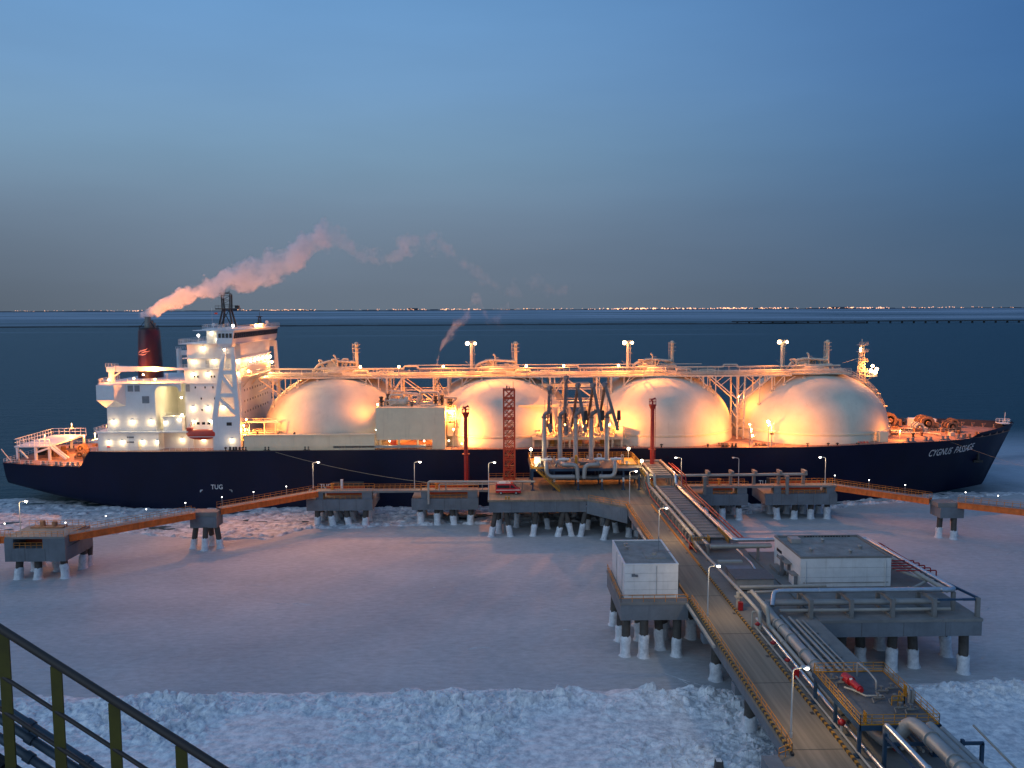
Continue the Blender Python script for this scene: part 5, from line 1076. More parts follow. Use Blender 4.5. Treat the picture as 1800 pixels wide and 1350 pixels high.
for k in range(8): z = JZ+1+k*2.7; g.bar((2.6, 215, z), (4.5, 215, z+2.4), .22); g.rail([(2.6, 214.6, z), (4.5, 214.6, z+2.4)], .9, 1, .06); g.box(2.3, 4.8, 215.4, 216.4, z, z+.08)
g.build('inner_stair', 'rust_steel', gt)
g = MB(); g.bar((4.6, 215, 32.3), (4.6, 215, 34.2), .1); g.bar((3, 215, 32.3), (3, 215, 33.1), .3); g.bar((3.6, 214.5, 32.3), (3.6, 214.5, 32.9), .25); g.build('tower_head', 'mast_black', gt)
for k, (x, y, zb_, zt_, lb_) in enumerate(((-7.45, 214.0, 7.8, 26.4, 'slim dark red fire monitor tower left of the lattice tower'), (39.9, 214.0, JZ, 28.1, 'slim dark red fire monitor tower right of the loading arms'))):
    t = thing('fire_monitor_tower', (x, y, zb_), lb_, 'tower', 'fire monitor towers')
    MB().cyl((x, y, zb_), (x, y, zt_), .52, .48, 16).lathe([(.9, 0), (.9, .25), (.55, .3)], (x, y, zb_), 14, False, False).build('column', 'monitor_red', t)
    MB().lathe([(.5, -1.2), (.95, -.1), (.95, .1), (.01, .1)], (x, y, zt_), 14, False, False).build('platform', 'monitor_red', t)
    g = MB()
    for a in np.linspace(0, 2*math.pi, 8, False): g.bar((x+.9*math.cos(a), y+.9*math.sin(a), zt_), (x+.9*math.cos(a), y+.9*math.sin(a), zt_+1.5), .07)
    for z in (.8, 1.5): g.lathe([(.87, z-.04), (.94, z-.04), (.94, z+.04), (.87, z+.04)], (x, y, zt_), 12, False, False)
    g.build('cage', 'monitor_red', t)
    MB().cyl((x, y, zt_), (x, y, zt_+1.1), .25, n=8).cyl((x-.5, y-.2, zt_+1.15), (x+.7, y+.3, zt_+1.7), .2, n=8).build('water_cannon', 'monitor_red', t)
    MB().ladder((x+.72, y, zb_), (x+.72, y, zt_), .5, .45, .06, (0, 1, 0)).lathe([(.5, 0), (1.0, 0), (1.0, .1), (.5, .1)], (x, y, zb_+8), 12, False, False).build('ladder', 'monitor_red', t)
# ---- red fire service van
vn = thing('fire_van', (3.0, 199.8, JZ), 'red van with dark windows parked on the jetty platform', 'van')
vy0, vy1 = 198.7, 200.8
MB().prism_y([(-.0, 9.15), (.05, 11.0), (.25, 11.25), (3.9, 11.25), (4.35, 11.1), (5.25, 10.2), (5.85, 10.0), (6.0, 9.7), (6.0, 9.1)], vy0, vy1).build('body', 'van_red', vn)
MB().prism_y([(.35, 10.25), (.35, 10.95), (3.35, 10.95), (3.35, 10.25)], vy0-.02, vy0).build('side_window', 'van_glass', vn)
MB().prism_y([(3.55, 10.25), (3.55, 10.95), (3.95, 10.95), (4.75, 10.25)], vy0-.02, vy0).build('cab_window', 'van_glass', vn)
MB().hexa([(5.2, vy0+.15, 10.24), (5.24, vy0+.15, 10.24), (5.24, vy1-.15, 10.24), (5.2, vy1-.15, 10.24), (4.36, vy0+.2, 11.08), (4.4, vy0+.2, 11.1), (4.4, vy1-.2, 11.1), (4.36, vy1-.2, 11.08)]).build('windscreen', 'van_glass', vn)
MB().box(.1, 5.9, vy0-.015, vy0, 9.72, 9.86).build('white_stripe', 'mark_white', vn)
wm = MB().cyl((0, -.12, 0), (0, .12, 0), .37, n=18).mesh('tyre', 'tyre'); hm = MB().cyl((0, -.14, 0), (0, -.1, 0), .22, n=14).mesh('hub', 'hub_grey')
for x in (1.25, 4.85):
    for y in (vy0+.1, vy1-.1):
        w_ = link_mesh('tyre', wm, vn, (x, y, JZ+.38)); link_mesh('hub', hm, w_, (x, y, JZ+.38))
MB().box(.4, 3.6, vy0+.4, vy0+.5, 11.3, 11.42).box(.4, 3.6, vy1-.5, vy1-.4, 11.3, 11.42).box(.5, .6, vy0+.4, vy1-.4, 11.28, 11.4).box(3.3, 3.4, vy0+.4, vy1-.4, 11.28, 11.4).box(.8, 2.4, vy0+.7, vy0+1.1, 11.3, 11.7).build('roof_rack', 'clad_white', vn)
MB().box(3.7, 4.1, vy0+.3, vy1-.3, 11.28, 11.45).build('light_bar', 'valve_red', vn)
MB().cbox((5.98, vy0+.35, 9.75), (.06, .3, .2)).build('headlight', 'clad_white', vn); MB().cbox((5.98, vy1-.35, 9.75), (.06, .3, .2)).build('headlight', 'clad_white', vn)
MB().box(5.9, 6.08, vy0+.05, vy1-.05, 9.1, 9.4).build('bumper', 'dark_gear', vn)

# ---- street lamps: one pole, bracket, head and glass; copies share the meshes
def lamp_meshes(h, s):
    pole = MB().cyl((0, 0, 0), (0, 0, h-.9), .10, .075, 10).cyl((0, 0, 0), (0, 0, .5), .16, n=10).pipe([(0, 0, h-.9), (0, 0, h), (s*1.2, 0, h+.15)], .07, 8, .7)
    head = MB().hexa([(s*1.0-.15, -.2, h+.1), (s*1.0+.75*s+.15*(s < 0), -.2, h+.12), (s*1.0+.75*s, .2, h+.12), (s*1.0-.15, .2, h+.1), (s*1.0-.1, -.14, h+.28), (s*1.7, -.14, h+.26), (s*1.7, .14, h+.26), (s*1.0-.1, .14, h+.28)])
    gl = MB().lathe([(.05, -.24), (.24, -.16), (.3, .0), (.24, .06)], (s*1.4, 0, h+.12), 12, True, False)
    return pole, head, gl
LM = {}
def street_lamp(x, y, z, h, s, label, lit=True, watts=300, rz=0):
    k = (h, s)
    if k not in LM: p, hd, gl = lamp_meshes(h, s); LM[k] = (p.mesh('pole', 'lamp_pole'), hd.mesh('lamp_head', 'lamp_pole'), gl.mesh('lamp_glass', 'cool_white'), gl.mesh('lamp_glass', 'clad_white'))
    t = thing('street_lamp', (x, y, z), label, 'street lamp', 'street lamps along the jetty'); t.rotation_euler = (0, 0, rz)
    a, b, c, d = LM[k]; link_mesh('pole', a, t, (x, y, z)); link_mesh('lamp_head', b, t, (x, y, z)); link_mesh('lamp_glass', c if lit else d, t, (x, y, z))
    if lit: point_light(t, (x+s*1.5, y, z+h-.35), watts*2.2, (1, .7, .38), .15)
street_lamp(30.3, 83.7, JZ, 7.3, 1, 'lit street lamp at the near end of the jetty road', watts=420)
street_lamp(30.3, 118.2, JZ, 7.3, 1, 'lit street lamp beside the road just right of the white cabin', watts=420)
street_lamp(30.9, 158.0, JZ, 6.2, 1, 'lit street lamp halfway along the jetty road', watts=420)
street_lamp(29.7, 185.6, JZ, 7.9, 1, 'lit street lamp at the corner where the road meets the platform')
street_lamp(-1.6, 193.6, JZ, 8.6, 1, 'lit street lamp left of the red van')
street_lamp(-94.4, 168.2, JZ, 6.2, 1, 'lit street lamp on the leftmost mooring dolphin')
street_lamp(-44.8, 207.6, JZ, 6.4, 1, 'lit street lamp over the left breasting dolphin')
street_lamp(-19.8, 206.0, JZ, 6.6, 1, 'lit street lamp over the second breasting dolphin from the left')
street_lamp(45.9, 207.0, JZ, 7.0, -1, 'lit street lamp just right of the stepped pipe rack')
street_lamp(60.2, 207.2, JZ, 6.8, -1, 'unlit street lamp over the concrete pipe frames', lit=False)
street_lamp(82.2, 208.2, JZ, 6.6, -1, 'lit street lamp at the start of the right orange footbridge')

# ---- breasting dolphins left and right of the platform
def dolphin(x0, x1, y0, y1, label, piles, slope=0):
    t = thing('breasting_dolphin', ((x0+x1)/2, (y0+y1)/2, 0), label, 'dolphin', 'breasting dolphins')
    MB().hexa([(x0, y0, 3.9), (x1, y0, 3.9), (x1-slope, y1, 3.9), (x0, y1, 3.9), (x0, y0, 6.65), (x1, y0, 6.65), (x1-slope, y1, 6.65), (x0, y1, 6.65)]).build('base_block', 'concrete_beam', t)
    MB().box(x0+2.3, x0+4.0, y0+.3, y0+3, 6.65, 8.25).build('end_block', 'concrete_beam', t); MB().box(x1-2.6, x1-.2, y0+.3, y0+3, 6.65, 8.25).build('end_block', 'concrete_beam', t)
    MB().box(x0+2.2, x1-.1, y0+.1, y0+3.3, 8.25, JZ).build('walk_slab', 'concrete', t)
    MB().box(x0+4.0, x1-2.6, y0+4.5, y0+4.9, 6.66, 8.9).build('fender_panel', 'tower_red', t)
    MB().box(x0+4, x1-4, y1-.8, y1+1.0, 2.5, 8.4).build('fender', 'dark_gear', t)
    g = MB(); g.rail([(x0+2.2, y0+.2, JZ), (x1, y0+.2, JZ)], 1.15, 1.3, .06, (1, .55)); g.rail([(x0+2.2, y0+3.2, JZ), (x1, y0+3.2, JZ)], 1.15, 1.3, .06, (1, .55)); g.build('walk_railing', 'rail_orange', t)
    g = MB(); g.rail([(x0+4.2, y0+.12, 6.66), (x1-2.7, y0+.12, 6.66)], 1.1, 1.3, .06, (1, .55)); g.build('lower_railing', 'rail_yellow', t)
    MB().cyl((x0+6, y0+2.0, JZ), (x0+6, y0+2.0, JZ+1.5), .35, .3, 12).cyl((x0+6, y0+2, JZ+1.2), (x0+6, y0+2, JZ+1.5), .5, n=12).build('quick_release_hook', 'rail_orange', t)
    scatter_joints(t, x0, x1, y0, 3.95, 6.6, 4.0)
    for x, y, l in piles: pile(t, x, y, 4.2, l, .68, 2.6)
    return t
def prow(x0, x1, y, leans): return [(x, yy, l) for yy, k in ((y, 0), (y+5.5, .4), (y+9.5, -.4)) for x, l in zip(np.linspace(x0, x1, len(leans)), leans)]
dolphin(-45.8, -29.8, 204, 216, 'left breasting dolphin where the orange footbridge lands', prow(-43.4, -31.8, 204.9, ((0, .3), (-.9, .2), (-.8, .2), (.2, .3))))
dolphin(-20.4, -4.2, 204, 216, 'breasting dolphin just left of the loading platform', prow(-18.2, -6.2, 205.2, ((-.3, .3), (-.2, .3), (-.5, .3), (.2, .3))))
dolphin(49.6, 62.3, 206, 217, 'breasting dolphin just right of the stepped pipe rack', prow(52, 60.6, 207.4, ((.2, .2), (.1, .2), (-.2, .2))))
dolphin(66.6, 84.5, 206, 217, 'rightmost breasting dolphin below the concrete pipe frames', prow(70.3, 82.8, 207.8, ((-.5, .2), (.3, .2), (.1, .2), (.0, .2))), 0)
MB_ = MB().box(-29.8, -18, 204.2, 206.6, 8.2, JZ); o = MB_.build('walkway_span', 'concrete'); tag(o, 'concrete walkway slab between the two left breasting dolphins', 'walkway')
o = MB().rail([(-29.6, 204.3, JZ), (-18.3, 204.3, JZ)], 1.15, 1.3, .06).rail([(-29.6, 206.5, JZ), (-18.3, 206.5, JZ)], 1.15, 1.3, .06).build('walk_railing', 'rail_orange', o)
o = MB().box(-4.1, -1.82, 204.2, 206.6, 8.2, JZ).build('walkway_span', 'concrete'); tag(o, 'short concrete walkway slab at the left side of the loading platform', 'walkway')
o = MB().box(47.02, 51.7, 206.3, 208.8, 8.2, JZ).build('walkway_span', 'concrete'); tag(o, 'short concrete walkway slab at the right side of the loading platform', 'walkway')
o = MB().box(62.32, 68.7, 206.3, 208.8, 8.2, JZ).build('walkway_span', 'concrete'); tag(o, 'concrete walkway slab between the two right breasting dolphins', 'walkway')
MB().rail([(47, 206.4, JZ), (51.7, 206.4, JZ)], 1.15, 1.3, .06).build('walk_railing', 'rail_orange', o)
# white post on the left dolphin, gear housings
for x in (-37.6,):
    t = thing('marker_post', (x, 206.6, JZ), 'plain white post standing on the left breasting dolphin', 'post'); MB().cyl((x, 206.6, JZ), (x, 206.6, JZ+2.2), .3, n=12).build('post_tube', 'clad_white', t); MB().lathe([(.36, 0), (.36, .1), (.01, .14)], (x, 206.6, JZ+2.2), 12, False, False).build('post_cap', 'mark_white', t)
# ---- pipe along the left side and concrete pipe frames on the right
pl_ = ptube('fire_water_pipe', [(-16.2, 203.4, 5.5), (-16.2, 203.4, 11.0), (9.5, 202.4, 11.0)], .28, 'pipe_pale', 'pale pipe crossing behind the red van', bend=.5)
for x in (-12.0, -3.2, 2.4, 6.5): MB().box(x-.12, x+.12, 203.1, 203.4, JZ, 10.75).build('pipe_stand', 'concrete', pl_)
MB().pipe([(-13.6, 203.2, JZ), (-13.6, 203.2, 10.4), (6, 202.6, 10.4)], .14, 8).build('small_line', 'pipe_pale', pl_)
ft = ptube('cooling_pipe', [(44.5, 207.0, 11.3), (77.4, 207.6, 11.3)], .34, 'pipe_pale', 'pale pipe carried on concrete frames right of the pipe rack')
for x in (52.6, 58.5, 64.3, 70.5, 76.7):
    f_ = thing('pipe_portal', (x, 208, JZ), 'concrete portal frame carrying the pale pipe, %s' % {52.6: 'leftmost of five', 58.5: 'second of five from the left', 64.3: 'middle one of five', 70.5: 'second of five from the right', 76.7: 'rightmost of five'}[x], 'pipe support', 'concrete pipe frames')
    MB().box(x-.35, x+.35, 207.9, 208.6, JZ, 12.3).build('post', 'concrete', f_); MB().box(x-.34, x+.34, 206.4, 209, 11.66, 12.34).build('arm', 'concrete', f_)
for x in (51.4, 71.8):
    f_ = thing('drop_post', (x, 205.6, 6.7), 'pale concrete post dropping past the walkway edge, %s' % ('left one' if x < 60 else 'right one'), 'post'); MB().box(x-.35, x+.35, 205.3, 205.9, 6.66, 11.2).build('shaft', 'concrete', f_); MB().box(x-.45, x+.45, 205.2, 207.4, 10.9, 11.25).build('bracket', 'concrete', f_)
# ---- mooring dolphins with footbridges
def footbridge(a, b, label, lights=()):
    a, b = Vector(a), Vector(b); d = (b-a); L = d.length; u = d.normalized(); nrm = Vector((-u.y, u.x, 0))
    t = thing('footbridge', tuple(a), label, 'footbridge', 'orange steel footbridges')
    w = 1.0
    for s in (-1, 1):
        g = MB(); p, q = a+nrm*w*s, b+nrm*w*s
        g.bar(p-Vector((0, 0, .75)), q-Vector((0, 0, .75)), .08, 1.25); g.bar(p-Vector((0, 0, .12)), q-Vector((0, 0, .12)), .42, .08); g.bar(p-Vector((0, 0, 1.38)), q-Vector((0, 0, 1.38)), .42, .08); g.build('girder', 'steel_orange', t)
        rb = MB().box(-.05, .05, -.18, .18, -1.33, -.17).mesh('stiffener', 'steel_orange')
        for k in range(int(L/1.15)):
            c = a + u*(.6+k*1.15) + nrm*w*s; link_mesh('stiffener', rb, t, tuple(c), math.atan2(u.y, u.x))
        g = MB(); g.rail([tuple(a+nrm*(w-.05)*s), tuple(b+nrm*(w-.05)*s)], 1.1, 1.5, .05, (1, .55)); g.build('railing', 'rail_orange', t)
    MB().bar(a-Vector((0, 0, .05)), b-Vector((0, 0, .05)), 1.9, .05).build('walk_grating', 'concrete', t)
    for tt in lights:
        c = a.lerp(b, tt) + nrm*.95*(1 if nrm.y > 0 else -1)
        MB().cyl(c, c+Vector((0, 0, 2.0)), .035, n=6).build('light_stem', 'lamp_pole', t); MB().ball(c+Vector((0, 0, 2.0)), .12, 8).build('walk_light', 'small_white', t)
    return t
def support(x0, x1, y0, y1, label, piles):
    t = thing('bridge_support', ((x0+x1)/2, (y0+y1)/2, 0), label, 'bridge pier'); MB().box(x0, x1, y0, y1, 4.9, 7.3).build('cap_block', 'concrete_beam', t)
    for x, y, l in piles: pile(t, x, y, 5, l, .6, 2.6)
footbridge((-84.6, 167.0, JZ), (-66.0, 184.4, JZ), 'orange footbridge from the leftmost mooring dolphin to its pier', (.0, .3, .62, .95))
footbridge((-61.6, 188.0, JZ), (-43.6, 205.0, JZ), 'orange footbridge rising from the left pier to the breasting dolphin', (.05, .36, .7))
footbridge((-125, 163.5, JZ), (-95.4, 166.6, JZ), 'end of an orange footbridge leaving the picture at far left', (.95,))
footbridge((83.2, 208.6, JZ), (100.4, 191.8, JZ), 'orange footbridge from the rightmost breasting dolphin to its pier', (.05, .4, .75))
footbridge((104.9, 188.2, JZ), (126, 173.5, JZ), 'orange footbridge leaving the picture at far right', (.05, .3))
support(-67.0, -61.2, 184.9, 189.2, 'small concrete pier under the joint of the left footbridges', ((-67.0, 186.4, (.7, .3)), (-63.9, 184.7, (.2, .5)), (-63.6, 188.9, (-.2, -.2)), (-61.0, 186.4, (-.8, .2))))
support(100.6, 106.0, 187.6, 192.2, 'small concrete pier under the joint of the right footbridges', ((101.3, 189.4, (.4, .3)), (104.0, 188.0, (.2, .4)), (106.0, 191.2, (-.7, -.2))))
o = MB().box(-66.6, -61.2, 185.2, 188.8, 7.3, 8.3).build('walkway_landing', 'concrete'); tag(o, 'concrete landing between the two left footbridges', 'landing')
o = MB().box(100.2, 105.2, 188, 191.8, 7.3, 8.3).build('walkway_landing', 'concrete'); tag(o, 'concrete landing between the two right footbridges', 'landing')
md = thing('mooring_dolphin', (-89, 170, 0), 'big dark concrete mooring dolphin at the far left', 'dolphin')
MB().hexa([(-95.7, 164.6, 3.8), (-84.0, 164.6, 3.8), (-83.5, 175, 3.8), (-95.0, 175, 3.8), (-95.7, 164.6, 6.4), (-84.0, 164.6, 6.4), (-83.5, 175, 6.4), (-95.0, 175, 6.4)]).build('base_block', 'concrete_beam', md)
for a, b, c, d in ((-95.7, -94.0, 6.4, 8.3), (-88.3, -84.0, 6.4, 8.3)): MB().box(a, b, 164.62, 170, c, d).build('end_block', 'concrete_beam', md)
MB().box(-95.6, -84.0, 164.63, 173.5, 8.3, JZ).build('top_slab', 'concrete', md)
MB().box(-84.6, -83.7, 170, 174.6, 6.4, 8.3).build('side_wall', 'concrete_beam', md); MB().box(-93.9, -88.4, 169, 169.3, 6.42, 8.28).build('inner_panel', 'tower_red', md)
for a, b in (((-93.9, 164.7, 6.42), (-88.4, 164.7, 6.42)), ((-95.6, 164.7, JZ), (-84.2, 164.7, JZ)), ((-95.5, 173.4, JZ), (-84.2, 173.4, JZ))): MB().rail([a, b], 1.1, 1.2, .06).build('dolphin_railing', 'rail_orange', md)
MB().cyl((-92, 172, JZ), (-92, 172, JZ+1.4), .6, .5, 12).cyl((-89.6, 172, JZ), (-89.6, 172, JZ+1.2), .6, .5, 12).box(-94, -87.5, 171, 173, JZ, JZ+.3).build('quick_release_hook', 'rust_steel', md)
scatter_joints(md, -95.7, -84, 164.6, 3.85, 6.35, 3.9)
for x, y, l in ((-94, 165.9, (.3, .3)), (-90.1, 165.8, (0, .3)), (-85.0, 166.2, (-.3, .2)), (-93.4, 171.2, (-.3, 0)), (-88.8, 171, (-.9, 0)), (-84.6, 172.4, (.4, 0)), (-84.4, 174.4, (.5, -.2)), (-94, 174.4, (0, -.2))): pile(md, x, y, 4, l, .68, 2.7)
# mooring ropes from ship to hooks
for k, (a, b, lb_) in enumerate((((-58, 223.9, 15.0), (-15, 208, 9.6), 'mooring rope slanting down to the dolphin left of the van'), ((124, 229, 15.9), (151, 190, 8), 'mooring rope running from the bow out to the right'))):
    a, b = Vector(a), Vector(b); pts = [a.lerp(b, t) - Vector((0, 0, 1.6*4*t*(1-t)*(.6 if k < 2 else 1))) for t in np.linspace(0, 1, 12)]
    tag(MB().pipe([tuple(p) for p in pts], .045 if k < 1 else .022, 6, .01, 1).build('mooring_rope', 'rope'), lb_, 'rope', 'mooring ropes')

# ---- road trestle to the shore with its pipe corridor
tr = thing('jetty_trestle', (35, 120, 0), 'long concrete jetty road and pipe corridor leading from the shore to the platform', 'jetty')
MB().box(29.0, 35.0, 66, 188, 8.3, JZ).build('road_deck', 'road', tr)
MB().box(35.0, 45.6, 66, 188, 8.2, JZ-.06).build('corridor_deck', 'concrete', tr)
y = 66
while y < 188:                                  # side beams span by span
    y2 = min(188, y+15.2); MB().box(29.3, 30.1, y+.04, y2-.04, 6.7, 8.3).build('edge_beam', 'concrete_beam', tr); MB().box(44.4, 45.2, y+.04, y2-.04, 6.7, 8.2).build('edge_beam', 'concrete_beam', tr); y = y2
random.seed(8)
for y in (84.5, 100.6, 116.6, 132, 147.5, 163, 178):
    MB().box(29.1, 45.4, y-.8, y+.8, 5.6, 6.75).build('pile_cap', 'concrete_beam', tr)
    for x in (31.2, 38, 43.8): pile(tr, x, y, 5.8, (random.uniform(-.1, .1), 0), .72, 2.6)
for y in np.arange(81.2, 188, 15.2): MB().box(29.45, 34.7, y-.06, y+.06, JZ, JZ+.012).build('expansion_joint', 'pile_dark', tr)
for y in np.arange(73.6, 188, 15.2): MB().box(34.2, 34.6, y-.3, y+.3, JZ, JZ+.015).build('drain_grate', 'dark_gear', tr)
# painted kerb blocks
ky = MB().box(-.14, .14, 0, .47, 0, .26).mesh('kerb_block', 'kerb_yellow'); kb = MB().box(-.14, .14, 0, .47, 0, .26).mesh('kerb_block', 'kerb_black')
for k in range(150):
    y = 70+k*.48; link_mesh('kerb_block', ky if k % 2 else kb, tr, (34.86, y, JZ))
for k in range(95):
    y = 80+k*.48; link_mesh('kerb_block', ky if k % 2 else kb, tr, (29.2, y, JZ))
MB().box(34.72, 35.0, 142.2, 187, JZ, JZ+.25).box(29.05, 29.3, 125.8, 187, JZ, JZ+.25).build('kerb_strip', 'rail_orange', tr)
g = MB(); g.rail([(29.35, 82.2, JZ), (29.35, 124, JZ)], 1.15, 1.7, .07, (1, .55)); g.rail([(29.35, 140.2, JZ), (29.35, 185.2, JZ)], 1.15, 1.8, .07, (1, .55)); g.rail([(29.35, 82.2, JZ), (29.2, 80.3, JZ), (27.6, 79.4, JZ)], 1.15, 1.0, .07, (1, .55)); g.build('road_railing', 'rail_orange', tr)
MB().box(26.5, 29.0, 66, 80.2, 8.3, JZ-.01).build('road_flare', 'road', tr)
for a, b in ((108, 124), (142, 168)): MB().bar((28.6, a, 8.4), (28.6, b, 8.4), .38, .32).build('cable_tray', 'pipe_pale', tr)
MB().box(25.6, 27.2, 70, 78.6, 6.2, 9.6).box(27.21, 28.4, 70, 77.2, 6.2, 9.2).build('stair_housing', 'concrete_beam', tr)
# ---- left cabin on its own platform
lc = thing('cabin_platform', (24, 132, 0), 'concrete platform on iced piles under the small white cabin', 'jetty platform')
MB().box(18.6, 29.0, 124.2, 140, 8.3, JZ-.002).build('deck_slab', 'concrete', lc)
MB().box(18.7, 28.9, 124.3, 125.5, 5.9, 8.3).build('front_beam', 'concrete_beam', lc); MB().box(18.7, 19.6, 125.5, 139.8, 6.0, 8.3).build('side_beam', 'concrete_beam', lc); MB().box(19.6, 28.9, 138.6, 139.8, 6.0, 8.3).build('back_beam', 'concrete_beam', lc)
g = MB(); g.rail([(18.75, 139.8, JZ), (18.75, 124.35, JZ), (28.8, 124.35, JZ)], 1.1, 1.6, .07, (1, .55)); g.build('platform_railing', 'rail_orange', lc)
for x, y, l in ((19.6, 125.4, (.2, .2)), (22.3, 124.8, (.1, .3)), (25.4, 127.8, (-.4, 0)), (27.4, 125.2, (.1, .2)), (19.6, 138, (.2, 0)), (19.7, 131.4, (.2, 0)), (22.8, 131.5, (-.3, 0)), (26.6, 132, (.3, 0)), (23.5, 137.5, (0, 0)), (28, 137, (0, 0))): pile(lc, x, y, 6.1, l, .66, 2.8)
cb = thing('cabin', (23.5, 133, JZ), 'small white clad cabin left of the jetty road', 'cabin')
def clad(parent, x0, x1, y0, y1, z0, z1, rows, mat='clad_white'):
    """walls as separate cladding courses with open joints, on a darker core"""
    MB().box(x0+.05, x1-.05, y0+.05, y1-.05, z0, z1-.05).build('wall_core', 'concrete_beam', parent)
    h = (z1-z0)/rows
    for k in range(rows):
        a, b = z0+k*h+.02, z0+(k+1)*h-.02
        MB().box(x0, x1, y0, y0+.05, a, b).build('wall_panel', mat, parent); MB().box(x0, x1, y1-.05, y1, a, b).build('wall_panel', mat, parent)
        MB().box(x0, x0+.05, y0+.051, y1-.051, a, b).build('wall_panel', mat, parent); MB().box(x1-.05, x1, y0+.051, y1-.051, a, b).build('wall_panel', mat, parent)
clad(cb, 19.5, 27.7, 126.1, 139.5, JZ, 13.85, 4)
MB().box(19.7, 27.5, 126.3, 139.3, 13.75, 13.82).build('roof_sheet', 'roof_grey', cb)
MB().box(19.45, 27.75, 126.05, 126.3, 13.86, 14.05).box(19.45, 27.75, 139.3, 139.55, 13.86, 14.05).box(19.45, 19.7, 126.3, 139.3, 13.86, 14.05).box(27.5, 27.75, 126.3, 139.3, 13.86, 14.05).build('parapet', 'clad_white', cb)
MB().box(20.6, 21.1, 125.95, 126.1, 12.1, 12.5).box(21.1, 21.5, 125.6, 126.1, 12.15, 12.4).build('wall_camera', 'arm_dark', cb)
for yy in (128.2, 134): MB().box(19.44, 19.5, yy, yy+.12, JZ, 13.6).build('down_pipe', 'pipe_grey', cb)
MB().box(27.7, 28.2, 127.5, 128.6, 9.6, 10.9).build('fan_unit', 'dark_gear', cb)
for y in (134.6, 136.4): MB().lathe([(.18, 0), (.18, .35), (.32, .38), (.32, .5), (.05, .6)], (21.2, y, 13.82), 10, True, False).build('roof_vent', 'pipe_grey', cb)
MB().bar((20.1, 126.02, 9.2), (27.2, 126.02, 9.2), .08, .12).bar((24.4, 126.0, 9.2), (24.4, 126.0, 13.7), .06).build('wall_conduit', 'pipe_grey', cb)
MB().box(23.4, 26.6, 129.5, 133, 13.82, 13.95).box(24.6, 25.2, 130.8, 131.3, 13.95, 14.3).build('roof_hatch', 'roof_grey', cb)
MB().cyl((25.9, 132.6, 13.9), (25.9, 132.6, 16.4), .04, n=6).bar((25.2, 132.6, 14.3), (27.8, 131.6, 14.3), .08).build('roof_aerial', 'arm_dark', cb)
# ---- right hand platform with the larger building
rp = thing('substation_platform', (57, 130, 0), 'large concrete platform on iced piles right of the pipe corridor', 'jetty platform')
MB().prism([(45.62, 116.0), (69.0, 116.0), (69.0, 150), (45.62, 150)], 8.3, JZ).build('deck_slab', 'concrete', rp)
MB().box(45.7, 68.9, 116.1, 117.3, 6.2, 8.3).build('front_beam', 'concrete_beam', rp); MB().box(67.8, 68.9, 117.3, 149.8, 6.2, 8.3).build('side_beam', 'concrete_beam', rp); MB().box(45.7, 67.8, 133, 134.2, 6.4, 8.3).build('cross_beam', 'concrete_beam', rp)
scatter_joints(rp, 45.7, 68.9, 116.1, 6.25, 8.25, 6.0)
for x, y, l in ((54.6, 122.6, (-.4, 0)), (57.5, 119, (.1, .1)), (61.4, 120.2, (-.5, 0)), (59.4, 126.8, (-.6, 0)), (68.3, 124, (-.8, 0)), (67.5, 117.9, (-.1, .1)), (50, 119, (.1, 0)), (50, 130, (0, 0)), (60, 140, (0, 0)), (67, 140, (0, 0)), (52, 145, (0, 0))): pile(rp, x, y, 6.4, l, .68, 2.8)
sb = thing('substation_building', (55.2, 137, JZ), 'larger white flat roofed building right of the pipe corridor', 'building')
clad(sb, 48.0, 62.4, 130.4, 143.0, JZ, 13.3, 3)
MB().box(48.3, 62.1, 130.7, 142.7, 13.22, 13.3).build('roof_sheet', 'roof_grey', sb)
MB().box(47.95, 62.45, 130.35, 130.7, 13.31, 13.62).box(47.95, 62.45, 142.7, 143.05, 13.31, 13.62).box(47.95, 48.3, 130.7, 142.7, 13.31, 13.62).box(62.1, 62.45, 130.7, 142.7, 13.31, 13.62).build('parapet', 'concrete', sb)
for x in (48.8, 61.5): MB().cyl((x, 130.3, JZ), (x, 130.3, 12.9), .07, n=8).build('down_pipe', 'clad_white', sb)
for a, b, c, d in ((139.2, 141.6, 11.4, 11.9), (139.0, 141.4, 10.3, 10.8)): MB().box(47.94, 48.0, a, b, c, d).build('window_pane', 'window_dark', sb)
MB().box(46.9, 48, 134.2, 138.6, 11.2, 11.4).box(46.9, 48, 131.2, 133.4, 10.3, 10.45).build('door_canopy', 'concrete', sb); MB().box(47.2, 48, 131.3, 133.3, JZ, 10.3).build('porch', 'clad_white', sb); MB().box(47.3, 47.9, 131.24, 131.3, JZ+.1, 10.2).build('door', 'arm_dark', sb); MB().box(47.94, 48.0, 134.8, 136.2, JZ+.1, 11.0).build('door', 'arm_dark', sb)
MB().box(46.6, 47.9, 136.6, 141, JZ, 9.3).build('plinth', 'concrete', sb); MB().box(46.8, 47.3, 136.0, 136.5, JZ, 11.9).build('cable_riser', 'arm_dark', sb)
g = MB(); random.seed(12)
for k in range(16): x = 53+k*.5; g.box(x, x+random.uniform(.15, .42), 142.64, 142.69, 13.33, 13.55)
g.build('parapet_stains', 'dark_gear', sb)['kind'] = 'stuff'
for x, y in ((51, 134), (55, 139.5), (59.6, 135.4), (57, 133)): MB().lathe([(.2, 0), (.2, .4), (.36, .43), (.36, .58), (.05, .7)], (x, y, 13.3), 10, True, False).build('roof_vent', 'pipe_grey', sb)
MB().box(49.5, 51.2, 139, 141, 13.3, 14.0).build('roof_unit', 'pipe_grey', sb); MB().bar((48.4, 130.32, 9.4), (62, 130.32, 9.4), .08, .12).build('wall_conduit', 'pipe_grey', sb)
